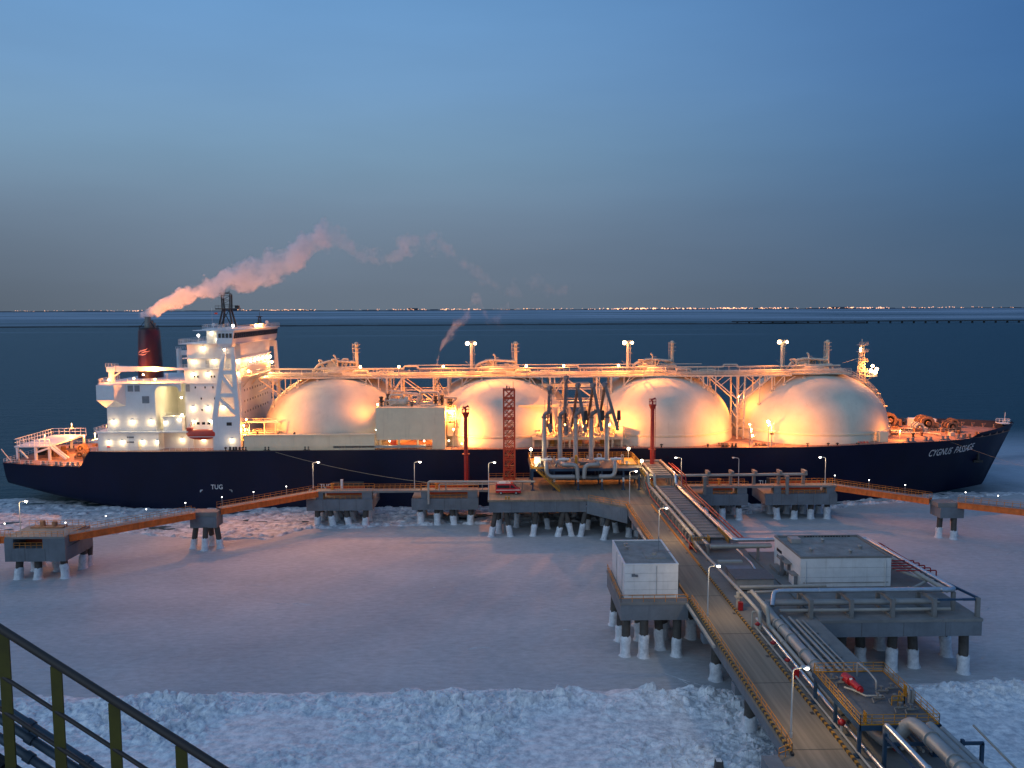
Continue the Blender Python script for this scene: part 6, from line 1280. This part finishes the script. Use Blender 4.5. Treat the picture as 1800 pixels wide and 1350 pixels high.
# ---- pipe corridor: racks, product pipes, expansion loop
def rack(y, x0, x1, z, label, mat='concrete', cols=None):
    t = thing('pipe_trestle', ((x0+x1)/2, y, JZ), label, 'pipe support', 'pipe rack frames along the corridor')
    for x in (cols or (x0+.2, x1-.2)): MB().box(x-.2, x+.2, y-.2, y+.2, JZ-.06, z-.4).build('post', mat, t)
    MB().box(x0, x1, y-.3, y+.3, z-.4, z).build('cross_beam', mat, t); return t
ords = ['nearest', 'second', 'third', 'fourth', 'fifth', 'sixth', 'seventh', 'eighth', 'ninth', 'tenth', 'eleventh', 'twelfth', 'thirteenth', 'fourteenth', 'fifteenth', 'sixteenth']
for k, y in enumerate(np.arange(153.5, 198, 3.1)): rack(y, 35.7, 43.2, 10.6, 'low concrete pipe rack frame in the far corridor, %s from the yellow guards' % ords[k])
for k, y in enumerate(np.arange(199.2, 218, 3.1)): rack(y, 35.7, 43.4, 12.75, 'raised concrete pipe rack frame beside the loading platform, %s from the step' % ords[k])
CG = 'pipes along the jetty corridor'
ptube('corridor_pipe', [(36.2, 152.5, 10.95), (36.2, 197.6, 10.95), (36.2, 198.4, 13.1), (36.2, 217, 13.1)], .33, 'pipe_pale', 'pale pipe at the left edge of the far pipe corridor with a step up', group=CG)
ptube('corridor_pipe', [(37.6, 151.8, 10.95), (37.6, 197.6, 10.95), (37.6, 198.4, 13.1), (37.6, 217, 13.1), (43, 217.3, 13.1)], .36, 'pipe_pale', 'pale pipe second from left in the far corridor with a step up', group=CG)
ptube('corridor_pipe', [(64.5, 119.2, 11.9), (66.6, 119.2, 11.9), (66.6, 149.0, 11.2), (42.6, 149.0, 11.2), (42.6, 197.6, 11.0), (42.6, 198.4, 13.2), (42.6, 217, 13.2)], .36, 'pipe_silver', 'bright silver pipe bending right behind the white building', group=CG, bend=.9)
ptube('corridor_pipe', [(68, 128, 11.0), (68, 146.5, 11.0), (44.2, 151, 11.0), (44.2, 197.5, 11.0), (44.2, 198.6, 13.1), (44.2, 214, 13.1)], .16, 'monitor_red', 'thin dark red fire main along the right edge of the corridor', group=CG)
ptube('corridor_pipe', [(45.0, 151, 11.0), (45.0, 197.5, 11.0), (45.0, 198.6, 13.0), (45.0, 214, 13.0)], .14, 'monitor_red', 'outermost thin dark red pipe along the right edge of the corridor', group=CG)
ptube('corridor_pipe', [(43.4, 152, 10.8), (43.4, 190, 10.8)], .12, 'pipe_grey', 'thin grey line beside the silver pipe in the far corridor', group=CG)
ptube('corridor_pipe', [(35.3, 146, 9.9), (35.3, 190, 9.9), (35.3, 197, 11.8)], .09, 'tower_red', 'thin orange red pipe along the right edge of the far road', group=CG)
sl = thing('corridor_slabs', (40, 175, JZ), 'ladder of concrete slabs between the far corridor pipes', 'slabs')
sm = MB().box(-1.9, 1.9, -.85, .85, 0, .18).mesh('slab', 'concrete')
for k in range(20): link_mesh('slab', sm, sl, (40.0, 153.2+k*2.28, 10.64))
MB().box(38.1, 38.3, 152, 197.4, 10.6, 10.9).box(41.7, 41.9, 152, 197.4, 10.6, 10.9).build('side_channel', 'grating', sl)
for k in range(7): link_mesh('slab', sm, sl, (40.0, 200+k*2.5, 12.8))
# yellow guards at the pipe bridge
yg = thing('guard_landing', (38, 151, 10), 'yellow railed landing where the corridor pipes drop', 'platform'); MB().box(35.6, 42.2, 149.6, 151.9, 10.2, 10.35).build('landing_plate', 'grating', yg)
g = MB(); g.rail([(35.7, 149.7, 10.35), (38.6, 149.7, 10.35)], 1.2, .4, .07); g.rail([(38.6, 149.7, 10.35), (38.6, 151.8, 10.35)], 1.2, .4, .07); g.rail([(41.9, 149.7, 10.35), (41.9, 157, 10.5)], 1.2, .5, .07); g.rail([(35.7, 149.7, JZ), (35.7, 151.8, 10.35)], 1.1, .5, .07); g.build('landing_railing', 'rail_yellow', yg)
rack(145.0, 36.6, 48.0, 11.6, 'long concrete cross beam over the corridor beside the white building', cols=(37, 45.8))
ptube('cross_pipe', [(37.2, 144.2, 11.4), (47.9, 144.2, 11.4)], .3, 'pipe_pale', 'pale pipe crossing the corridor toward the white building')
ptube('cross_pipe', [(37.4, 150, 10.9), (37.4, 144.6, 11.1), (47.9, 144.8, 11.2)], .3, 'pipe_grey', 'grey pipe turning toward the white building beside the yellow landing', bend=.8)
tank = thing('slops_tank', (40, 133.5, JZ), 'grey box shaped tank skid between the corridor pipes', 'tank skid')
MB().box(37.4, 43.2, 128.6, 133.4, 9.0, 10.6).build('tank_body', 'pipe_grey', tank); MB().box(37.2, 43.4, 128.4, 133.6, 10.6, 10.75).build('tank_lid', 'grating', tank); MB().box(38, 42, 135, 137.5, 9.2, 10.1).build('pump_box', 'arm_dark', tank); MB().box(37.4, 41.5, 139.4, 140.4, 9.9, 10.2).build('cover_plate', 'pipe_pale', tank)
for x in (37.6, 43.0):
    for y in (128.8, 133.2): MB().box(x-.1, x+.1, y-.1, y+.1, JZ-.06, 9.0).build('skid_leg', 'arm_dark', tank)
ptube('corridor_pipe', [(36.0, 151, 10.4), (36.0, 141.5, 10.4), (36.0, 118.3, 11.2), (36.0, 112.6, 11.2), (36.0, 112.4, 8.9)], .26, 'pipe_pale', 'pale pipe along the road edge right of the lit street lamp', group=CG, bend=.5)
ptube('corridor_pipe', [(42.6, 150, 10.2), (42.6, 138, 10.2), (43, 134, 8.9)], .16, 'pipe_silver', 'thin silver pipe slanting down behind the tank skid', group=CG)
tag(MB().box(45.3, 45.5, 118, 149, JZ, JZ+.22).build('drain_kerb', 'concrete'), 'low concrete kerb between corridor and building platform', 'kerb')
for k, (x, z, r, mt, lb_) in enumerate(((42.2, 9.0, .16, 'pipe_pale', 'thin pale line right of the slim grey pipe in the near corridor'), (43.0, 8.95, .13, 'pipe_grey', 'thin grey line near the right deck edge of the near corridor'), (39.35, 9.15, .1, 'monitor_red', 'thin dark red line beside the thickest pipe'))): ptube('corridor_pipe', [(x, 115.5, z), (x, 93, z), (x, 80, z)], r, mt, lb_, group=CG)
for k, y in enumerate((95.5, 99.5, 103.5, 107.5, 111.5)):
    t = thing('pipe_sleeper', (39.5, y, JZ), 'low concrete sleeper under the near corridor pipes, %s from the valve platform' % ords[k], 'pipe support', 'concrete sleepers under the near pipes'); MB().box(35.3, 43.6, y-.3, y+.3, JZ-.05, JZ+.18).build('sleeper_beam', 'concrete', t); MB().box(37.7, 39.1, y-.2, y+.2, JZ+.18, JZ+.42).build('pipe_shoe', 'arm_dark', t)
# near half: big insulated line and its neighbours
ptube('corridor_pipe', [(39.0, 119.4, 9.75), (38.5, 116, 9.75), (38.4, 93, 9.75), (38.4, 83, 9.75), (38.7, 79.6, 9.9), (40.4, 79.4, 12.4), (40.6, 77.2, 12.6), (40.6, 66, 12.6)], .68, 'pipe_grey', 'thickest grey insulated pipe running toward the shore', group=CG, bend=1.5, n=24, clamps=[((38.4, y, 9.75), (0, 1, 0)) for y in (112, 107, 102, 97.5)] + [((40.6, y, 12.6), (0, 1, 0)) for y in (75.6, 70.5)])
ptube('corridor_pipe', [(36.3, 114.8, 9.5), (36.3, 78, 9.5), (36.3, 66, 9.5)], .24, 'pipe_silver', 'bright silver pipe beside the striped kerb', group=CG)
ptube('corridor_pipe', [(35.6, 113.5, 9.05), (35.6, 66, 9.05)], .13, 'pipe_pale', 'thin pale pipe right behind the striped kerb', group=CG)
ptube('corridor_pipe', [(37.3, 120.5, 11.5), (37.3, 113.5, 11.5), (37.3, 112.6, 9.4), (37.3, 88, 9.2)], .3, 'pipe_pale', 'square looking pale pipe stepping down beside the thick grey pipe', group=CG, bend=.3)
ptube('corridor_pipe', [(40.1, 116, 9.4), (40.1, 80, 9.4)], .26, 'pipe_grey', 'grey pipe right of the thickest pipe', group=CG)
ptube('corridor_pipe', [(41.3, 116, 9.2), (41.3, 80, 9.2)], .22, 'pipe_grey', 'slim grey pipe at the right of the near corridor', group=CG)
ptube('loop_pipe', [(39.3, 117.4, 10.4), (40.2, 119.4, 11.9), (66.4, 119.4, 11.9)], .33, 'pipe_silver', 'bright silver pipe lying across the front of the right platform', group='expansion loop pipes', bend=.8)
ptube('loop_pipe', [(39, 119.8, 10.0), (64.5, 119.8, 10.0)], .45, 'pipe_grey', 'thick grey pipe low across the front of the right platform', group='expansion loop pipes')
ptube('loop_pipe', [(40.6, 118.2, 9.4), (65.4, 118.2, 9.4)], .24, 'pipe_pale', 'pale pipe lowest across the front of the right platform', group='expansion loop pipes')
ptube('loop_pipe', [(36.4, 123.6, 11.1), (49.5, 123.8, 11.1)], .24, 'pipe_pale', 'pale pipe crossing the corridor in front of the tank skid', group='expansion loop pipes')
ptube('loop_pipe', [(37, 121.6, 11.0), (62.0, 122.6, 11.0), (66, 126, 11.0), (60.5, 140, 11.0)], .2, 'pipe_pale', 'thin pale pipe zigzagging before the white building', group='expansion loop pipes')
ptube('loop_pipe', [(65.6, 119.6, 11.6), (65.6, 148, 11.0)], .32, 'pipe_pale', 'pale pipe along the right side of the right platform', group='expansion loop pipes')
for k, x in enumerate((44.7, 50.5, 56.4, 62.4)):
    t = thing('pipe_gallows', (x, 118.5, JZ), 'concrete goal frame under the loop pipes, %s' % ('leftmost of four', 'second of four from the left', 'third of four from the left', 'rightmost of four')[k], 'pipe support', 'concrete frames under the loop pipes')
    MB().box(x-.27, x+.27, 116.7, 117.2, JZ, 11.4).build('post', 'concrete', t); MB().box(x-.27, x+.27, 121.4, 121.9, JZ, 11.4).build('post', 'concrete', t); MB().box(x-.25, x+.25, 117.2, 121.4, 10.9, 11.39).build('beam', 'concrete', t); MB().box(x-.25, x+.25, 117.2, 121.4, JZ+.002, 9.1).build('sill', 'concrete', t)
bf = thing('pipe_gallows', (66, 120, JZ), 'blue steel frame at the right corner of the right platform', 'pipe support'); MB().box(68.3, 68.85, 116.6, 117.1, JZ, 11.5).build('post', 'concrete', bf); MB().bar((66.5, 117, 11.2), (68.5, 117, 11.2), .3).bar((62.6, 117, 11.2), (68.5, 117, 11.2), .25).bar((68.6, 117, 11.4), (67.2, 124, 11.6), .3).bar((66.5, 120.5, 11.4), (67.8, 121, 11.4), .3).bar((66, 124, 11.6), (67.2, 124, 11.6), .3).build('beam', 'blue_steel', bf); MB().box(66.2, 66.7, 119.2, 119.7, JZ, 11.5).build('post', 'concrete', bf)
ro = thing('red_manifold', (64, 131, 10.5), 'dark red looped fire pipes right of the white building', 'pipework'); g = MB()
for k in range(5): z = 11.7; g.pipe([(62.5, 134-k*1.3, z), (67.8+k*.25, 134-k*1.3, z), (67.8+k*.25, 134-k*1.3, z-1.2), (66.5, 134-k*1.3, z-1.2)], .11, 8, .2)
g.build('pipe_loops', 'monitor_red', ro); MB().bar((68.2, 134.2, 10.5), (68.9, 128.6, 10.5), .18).build('header', 'monitor_red', ro)
# pale U-frame and red hydrants by the kerb
uf = thing('pipe_gallows', (35.4, 113, JZ), 'pale inverted U pipe frame beside the striped kerb', 'pipe support'); MB().pipe([(35.3, 113.6, JZ), (35.3, 113.6, 11.0), (36.6, 113.6, 11.0)], .14, 8, .15).build('frame_tube', 'pipe_pale', uf)
for k, (y, lb_) in enumerate(((120.6, 'red fire box beside the pale post at the corridor edge'), (112.3, 'red valve wheel at the foot of the U frame'), (105.8, 'red hydrant head on the thin kerb pipe, farther one'), (100.4, 'red hydrant head on the thin kerb pipe, nearer one'), (97.6, 'small red box on the road edge behind the near street lamp'), (84.0, 'large red valve below the valve platform'), (152.2, 'small red box at the far road edge'))):
    t = thing('fire_fitting', (35.5, y, JZ), lb_, 'hydrant', 'red fire fittings along the road'); s = 1.3 if y in (84.0,) else 1
    if k in (0, 4, 6): MB().box(35.4, 36.0, y-.3, y+.3, JZ, JZ+1.1).build('box_body', 'valve_red', t); MB().box(35.37, 36.03, y-.33, y+.33, JZ+1.1, JZ+1.17).build('box_lid', 'valve_red', t)
    else: MB().cyl((35.65, y, JZ), (35.65, y, JZ+.9*s), .12*s, n=10).build('standpipe', 'pipe_pale', t); MB().ball((35.65, y, JZ+1.05*s), .28*s, 10).cyl((35.3, y, JZ+1.05*s), (36.0, y, JZ+1.05*s), .14*s, n=10).build('hydrant_head', 'valve_red', t)
pp = thing('pale_post', (35.6, 121.4, JZ), 'pale stub post at the corridor edge near the lit lamp', 'post'); MB().cyl((35.6, 121.4, JZ), (35.6, 121.4, 11.1), .33, n=12).build('post_tube', 'pipe_pale', pp); MB().box(35.1, 36.1, 121, 121.8, 10.3, 10.5).build('post_bracket', 'pipe_pale', pp)
# ---- valve platform over the near corridor
vp = thing('valve_platform', (39.4, 86, JZ), 'dark grated valve platform on blue legs with yellow railings', 'steel platform')
MB().box(35.6, 43.4, 79.6, 91.6, 11.85, 12.0).build('deck_grating', 'grating', vp)
MB().box(35.5, 43.5, 79.4, 79.6, 11.5, 12.02).box(35.5, 43.5, 91.6, 91.8, 11.5, 12.02).box(35.4, 35.6, 79.4, 91.8, 11.5, 12.02).box(43.4, 43.6, 79.4, 91.8, 11.5, 12.02).build('edge_beam', 'blue_steel', vp)
for x in (35.7, 43.3):
    for y in (79.9, 85.8, 91.4): MB().box(x-.16, x+.16, y-.16, y+.16, JZ-.06, 11.8).box(x-.4, x+.4, y-.4, y+.4, JZ-.06, JZ+.05).build('column', 'blue_steel', vp)
g = MB(); g.rail([(35.6, 91.6, 12), (35.6, 79.5, 12)], 1.1, 1.1, .05, (1, .66, .33), True); g.rail([(35.6, 79.5, 12), (43.4, 79.5, 12), (43.4, 91.7, 12), (35.6, 91.7, 12)], 1.1, 1.2, .05, (1, .66, .33), True); g.build('platform_railing', 'rail_yellow', vp)
g = MB(); g.rail([(36.2, 80.2, 12), (36.2, 79.6, 12)], 1.2, .2, .07, (1, .66, .33)); g.rail([(43.0, 86, 12), (43.0, 85.4, 12)], 1.2, .2, .07, (1, .66, .33)); g.build('gate_posts', 'rail_yellow', vp)
vv = thing('red_actuator', (38.2, 88, 12), 'long bright red valve actuator lying on the valve platform', 'valve'); MB().cyl((37.9, 88.9, 12.75), (38.1, 87.7, 12.75), .52, n=18).cyl((38.1, 87.8, 12.75), (38.3, 85.9, 12.7), .36, n=16).cyl((38.3, 85.9, 12.7), (38.33, 85.6, 12.7), .25, n=14).build('actuator_body', 'valve_red', vv); MB().box(38, 38.4, 86.4, 88.6, 12, 12.4).build('actuator_stand', 'arm_dark', vv); MB().cyl((38.05, 87.5, 12.75), (38.0, 87.55, 13.16), .16, n=12).build('position_dial', 'mark_white', vv)
ptube('platform_pipe', [(40.0, 90.6, 12), (40.0, 90.6, 13.6), (40.4, 88.8, 13.4), (40.6, 87.2, 13.0), (40.6, 87.2, 12)], .1, 'pipe_grey', 'thin grey bent pipe standing on the valve platform', bend=.25)
ptube('platform_pipe', [(37, 86.9, 12.5), (37.9, 86.3, 12.4), (38.6, 85.2, 12.3), (40.3, 85.2, 12.3)], .1, 'pipe_pale', 'thin pale pipe low across the valve platform', bend=.25)
vs_ = thing('valve_set', (41.4, 85, 12), 'cluster of grey valves with a small yellow guard on the valve platform', 'valves'); g = MB(); random.seed(4)
for x, y in ((39.6, 84.6), (40.7, 86.2), (41.2, 84.3), (42, 86.8), (40.9, 82.4), (41.8, 82.0), (36.6, 89.3), (37.3, 88.4)): g.cyl((x-.3, y, 12.35), (x+.3, y, 12.35), .15, n=10); g.cyl((x, y, 12.35), (x, y, 12.85), .07, n=8); g.lathe([(.2, 0), (.2, .05)], (x, y, 12.85), 12, False); g.pipe([(x-.3, y, 12.35), (x-.6, y, 12.35), (x-.6, y-.5, 12.05)], .07, 8); g.pipe([(x+.3, y, 12.35), (x+.8, y, 12.35), (x+.8, y+.7, 12.35), (x+.8, y+.7, 12)], .07, 8)
g.build('valve_bodies', 'exhaust_steel', vs_)['kind'] = 'stuff'
MB().rail([(40.6, 83.6, 12), (41.9, 83.6, 12), (41.9, 84.8, 12)], 1.0, .6, .08).build('valve_guard', 'rail_yellow', vs_)
for k, x in enumerate((42.7, 43.05)):
    gb = thing('gas_bottle', (x, 84.2+k*.1, 12), 'grey gas bottle at the valve platform rail, %s of two' % ('left' if k == 0 else 'right'), 'gas bottle'); MB().cyl((x, 84.2, 12), (x, 84.2, 13.3), .16, n=12).build('bottle_body', 'pipe_grey', gb); MB().lathe([(.16, 0), (.12, .12), (.05, .18), (.05, .28)], (x, 84.2, 13.3), 12, True, False).build('bottle_neck', 'arm_dark', gb)
# ---- pipes nearest the shore on their blue portal
ptube('shore_pipe', [(37.5, 78.0, 10.6), (37.5, 78.3, 12.7), (37.5, 76.5, 12.75), (37.5, 64, 12.75)], .3, 'pipe_silver', 'shiny silver pipe with a bend at the bottom edge of the picture', group='pipes nearest the shore', bend=.6, n=20)
ptube('shore_pipe', [(37.95, 77.4, 12.1), (37.95, 64, 12.1)], .14, 'pipe_grey', 'slim grey pipe tucked under the shiny silver pipe', group='pipes nearest the shore')
ptube('shore_pipe', [(42.2, 79.0, 12.1), (42.2, 64, 12.1)], .5, 'pipe_grey', 'second thick grey pipe at the bottom right', group='pipes nearest the shore', n=20)
ptube('shore_pipe', [(43.4, 79, 11.8), (43.4, 64, 11.8)], .28, 'pipe_grey', 'rightmost grey pipe at the bottom right', group='pipes nearest the shore')
po = thing('blue_portal', (38, 77.6, JZ), 'blue steel portal carrying the pipes nearest the shore', 'pipe support'); MB().box(36.9, 37.2, 77.2, 77.5, JZ, 12.3).build('post', 'blue_steel', po); MB().box(44.4, 44.7, 77.2, 77.5, JZ, 11.6).build('post', 'blue_steel', po); MB().bar((37.05, 77.35, 12.0), (37.05, 64, 12.0), .22).build('runner', 'blue_steel', po); MB().box(37.2, 46.6, 77.25, 77.45, 11.05, 11.35).build('beam', 'blue_steel', po); MB().bar((46.5, 77.4, 11.2), (46.5, 77.4, JZ), .3).build('post', 'blue_steel', po)
MB().bar((46.2, 78.5, 12.4), (47.0, 66, 10.6), .16).build('hand_pipe', 'pipe_pale', po)
# chunk of frozen debris on the rubble
for k, (x, y, s, lb_) in enumerate(((25.2, 92.3, .9, 'dark square block frozen into the rubble left of the road'),)):
    t = thing('concrete_block', (x, y, .4), lb_, 'block'); MB().hexa([(x-s*.5, y-s*.5, .3), (x+s*.6, y-s*.4, .3), (x+s*.5, y+s*.5, .3), (x-s*.5, y+s*.4, .3), (x-s*.4, y-s*.45, 1.5), (x+s*.5, y-s*.4, 1.45), (x+s*.45, y+s*.4, 1.5), (x-s*.4, y+s*.4, 1.55)]).build('block_body', 'stone_dark', t); MB().box(x-.3, x+.3, y-.3, y+.3, 1.45, 1.62).build('snow_cap', 'pile_ice', t)

# ================================================================== FOREGROUND STAIR RAIL (near the camera)
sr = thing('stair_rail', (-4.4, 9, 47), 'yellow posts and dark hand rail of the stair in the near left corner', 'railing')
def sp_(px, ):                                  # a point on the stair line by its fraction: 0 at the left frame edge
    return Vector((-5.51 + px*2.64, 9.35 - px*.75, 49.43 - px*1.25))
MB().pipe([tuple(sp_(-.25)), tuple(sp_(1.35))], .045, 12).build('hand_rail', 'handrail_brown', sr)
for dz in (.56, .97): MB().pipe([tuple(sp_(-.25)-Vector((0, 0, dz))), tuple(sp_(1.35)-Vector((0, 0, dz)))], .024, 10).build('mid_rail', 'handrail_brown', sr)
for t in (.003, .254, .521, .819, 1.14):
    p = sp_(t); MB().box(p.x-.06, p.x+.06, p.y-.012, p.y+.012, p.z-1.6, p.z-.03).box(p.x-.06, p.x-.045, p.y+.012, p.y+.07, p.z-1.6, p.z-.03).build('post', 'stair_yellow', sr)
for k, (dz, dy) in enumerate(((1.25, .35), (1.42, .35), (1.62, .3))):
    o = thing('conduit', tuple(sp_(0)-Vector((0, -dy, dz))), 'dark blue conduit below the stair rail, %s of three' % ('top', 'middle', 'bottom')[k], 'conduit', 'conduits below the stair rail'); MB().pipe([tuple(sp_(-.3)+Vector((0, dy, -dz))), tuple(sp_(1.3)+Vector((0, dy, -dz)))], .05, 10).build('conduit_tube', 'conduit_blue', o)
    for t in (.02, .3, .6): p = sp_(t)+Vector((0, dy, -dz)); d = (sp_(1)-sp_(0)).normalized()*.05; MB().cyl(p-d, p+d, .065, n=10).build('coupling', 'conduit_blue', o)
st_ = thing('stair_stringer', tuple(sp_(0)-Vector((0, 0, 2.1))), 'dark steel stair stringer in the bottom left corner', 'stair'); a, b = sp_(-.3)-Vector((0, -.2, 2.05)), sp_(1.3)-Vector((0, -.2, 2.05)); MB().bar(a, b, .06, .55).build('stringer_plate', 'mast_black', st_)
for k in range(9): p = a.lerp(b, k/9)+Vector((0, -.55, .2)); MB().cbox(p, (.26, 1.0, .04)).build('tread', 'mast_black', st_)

# ================================================================== STEAM AND SMOKE
def plume(name, label, x0, x1, z0, dz, yc, path, rad, fade, thr, dens, nscale, amp):
    """a drifting plume: ragged density round a bent centre line, thinning downwind"""
    m = bpy.data.materials.new(name); m.use_nodes = True; nt = m.node_tree; n, l = nt.nodes, nt.links; n.clear()
    out = n.new('ShaderNodeOutputMaterial'); pv = n.new('ShaderNodeVolumePrincipled'); l.new(pv.outputs[0], out.inputs['Volume'])
    pv.inputs['Color'].default_value = (.99, .985, .98, 1); pv.inputs['Anisotropy'].default_value = .0
    def mth(op, a, b=0.0, c=None):
        q = n.new('ShaderNodeMath'); q.operation = op
        for k, v in enumerate((a, b, c)):
            if v is None: continue
            if isinstance(v, (int, float)): q.inputs[k].default_value = v
            else: l.new(v, q.inputs[k])
        return q.outputs[0]
    def curve(src, pts):
        c = n.new('ShaderNodeFloatCurve'); cv = c.mapping.curves[0]; c.mapping.extend = 'HORIZONTAL'
        cv.points[0].location = pts[0]; cv.points[1].location = pts[-1]
        for p in pts[1:-1]: cv.points.new(*p)
        c.mapping.update(); l.new(src, c.inputs['Value']); return c.outputs[0]
    geo = n.new('ShaderNodeNewGeometry'); sep = n.new('ShaderNodeSeparateXYZ'); l.new(geo.outputs['Position'], sep.inputs[0])
    def noise(sc, det, st=(1, 1, 1)):
        mp = n.new('ShaderNodeMapping'); mp.inputs['Scale'].default_value = st; mp.inputs['Location'].default_value = (3.1, 7.7, 1.3); l.new(geo.outputs['Position'], mp.inputs[0])
        z = n.new('ShaderNodeTexNoise'); z.inputs['Scale'].default_value = sc; z.inputs['Detail'].default_value = det; z.inputs['Roughness'].default_value = .6; l.new(mp.outputs[0], z.inputs['Vector']); return z.outputs[0]
    t = mth('DIVIDE', mth('SUBTRACT', sep.outputs['X'], x0), x1-x0)
    wob = mth('MULTIPLY', mth('SUBTRACT', noise(.07, 2), .5), mth('MULTIPLY', t, 10.0))
    zc = mth('ADD', mth('MULTIPLY_ADD', curve(t, path), dz, z0), wob)
    rr = mth('MULTIPLY', curve(t, rad), 10.0)
    d1 = mth('SUBTRACT', sep.outputs['Z'], zc); d2 = mth('SUBTRACT', sep.outputs['Y'], yc)
    d = mth('DIVIDE', mth('SQRT', mth('ADD', mth('MULTIPLY', d1, d1), mth('MULTIPLY', d2, d2))), rr)
    fall = mth('SUBTRACT', 1.0, d)
    nz = mth('SUBTRACT', noise(nscale, 7), .5)
    v = mth('SUBTRACT', mth('ADD', mth('MULTIPLY', fall, .8), mth('MULTIPLY', nz, amp)), curve(t, thr))
    s_ = n.new('ShaderNodeMapRange'); s_.interpolation_type = 'SMOOTHSTEP'; s_.inputs[1].default_value, s_.inputs[2].default_value = 0.0, .34; l.new(v, s_.inputs[0])
    gain = mth('MULTIPLY', mth('DIVIDE', dens, rr), curve(t, fade))
    l.new(mth('MULTIPLY', mth('MULTIPLY', s_.outputs[0], mth('GREATER_THAN', fall, -.6)), gain), pv.inputs['Density'])
    MATS[name] = m
    g = MB(); rg = []; px_, pz_ = zip(*path); rx_, rz_ = zip(*rad)
    for q in np.linspace(-.01, 1.0, 18):
        x = x0+(x1-x0)*q; z = z0+dz*np.interp(q, px_, pz_); r = 10*np.interp(q, rx_, rz_)*1.35+4.2*max(0, q)
        rg.append([(x, yc+r*.85*math.cos(a), z+r*math.sin(a)) for a in np.linspace(0, 2*math.pi, 12, False)])
    loft(g, rg); g.add(rg[0], [tuple(range(11, -1, -1))])
    return tag(g.build('smoke_plume' if 'smoke' in label else 'steam_wisp', name), label, 'smoke' if 'smoke' in label else 'steam', kind='stuff')
plume('funnel_smoke', 'pink white smoke plume drifting right from the ship funnel', -99.9, 22.0, 51.0, 25.0, 247.0,
      [(0, 0), (.103, .22), (.185, .36), (.25, .44), (.32, .58), (.385, .76), (.44, .88), (.53, .66), (.66, .82), (.75, .56), (.86, .3), (1, .3)],
      [(0, .15), (.1, .28), (.25, .42), (.42, .5), (.55, .5), (.75, .5), (1, .5)],
      [(0, 1), (.2, 1), (.36, .8), (.42, .4), (.47, .06), (.52, .1), (.62, .14), (.75, .05), (1, .025)],
      [(0, .0), (.2, .05), (.38, .12), (.45, .3), (.5, .5), (.62, .42), (.75, .52), (1, .6)], 7.5, .2, 2.9)
plume('deck_steam', 'thin wisp of steam rising from the deck over the second tank', -16.5, 4.0, 37.0, 18.5, 246.0,
      [(0, 0), (.08, .3), (.22, .5), (.4, .68), (.55, .95), (.75, .65), (1, .8)], [(0, .14), (.4, .32), (.75, .38), (1, .38)],
      [(0, .25), (.3, .4), (.6, .3), (1, .2)], [(0, .2), (.3, .35), (.6, .45), (1, .5)], .7, .3, 3.2)
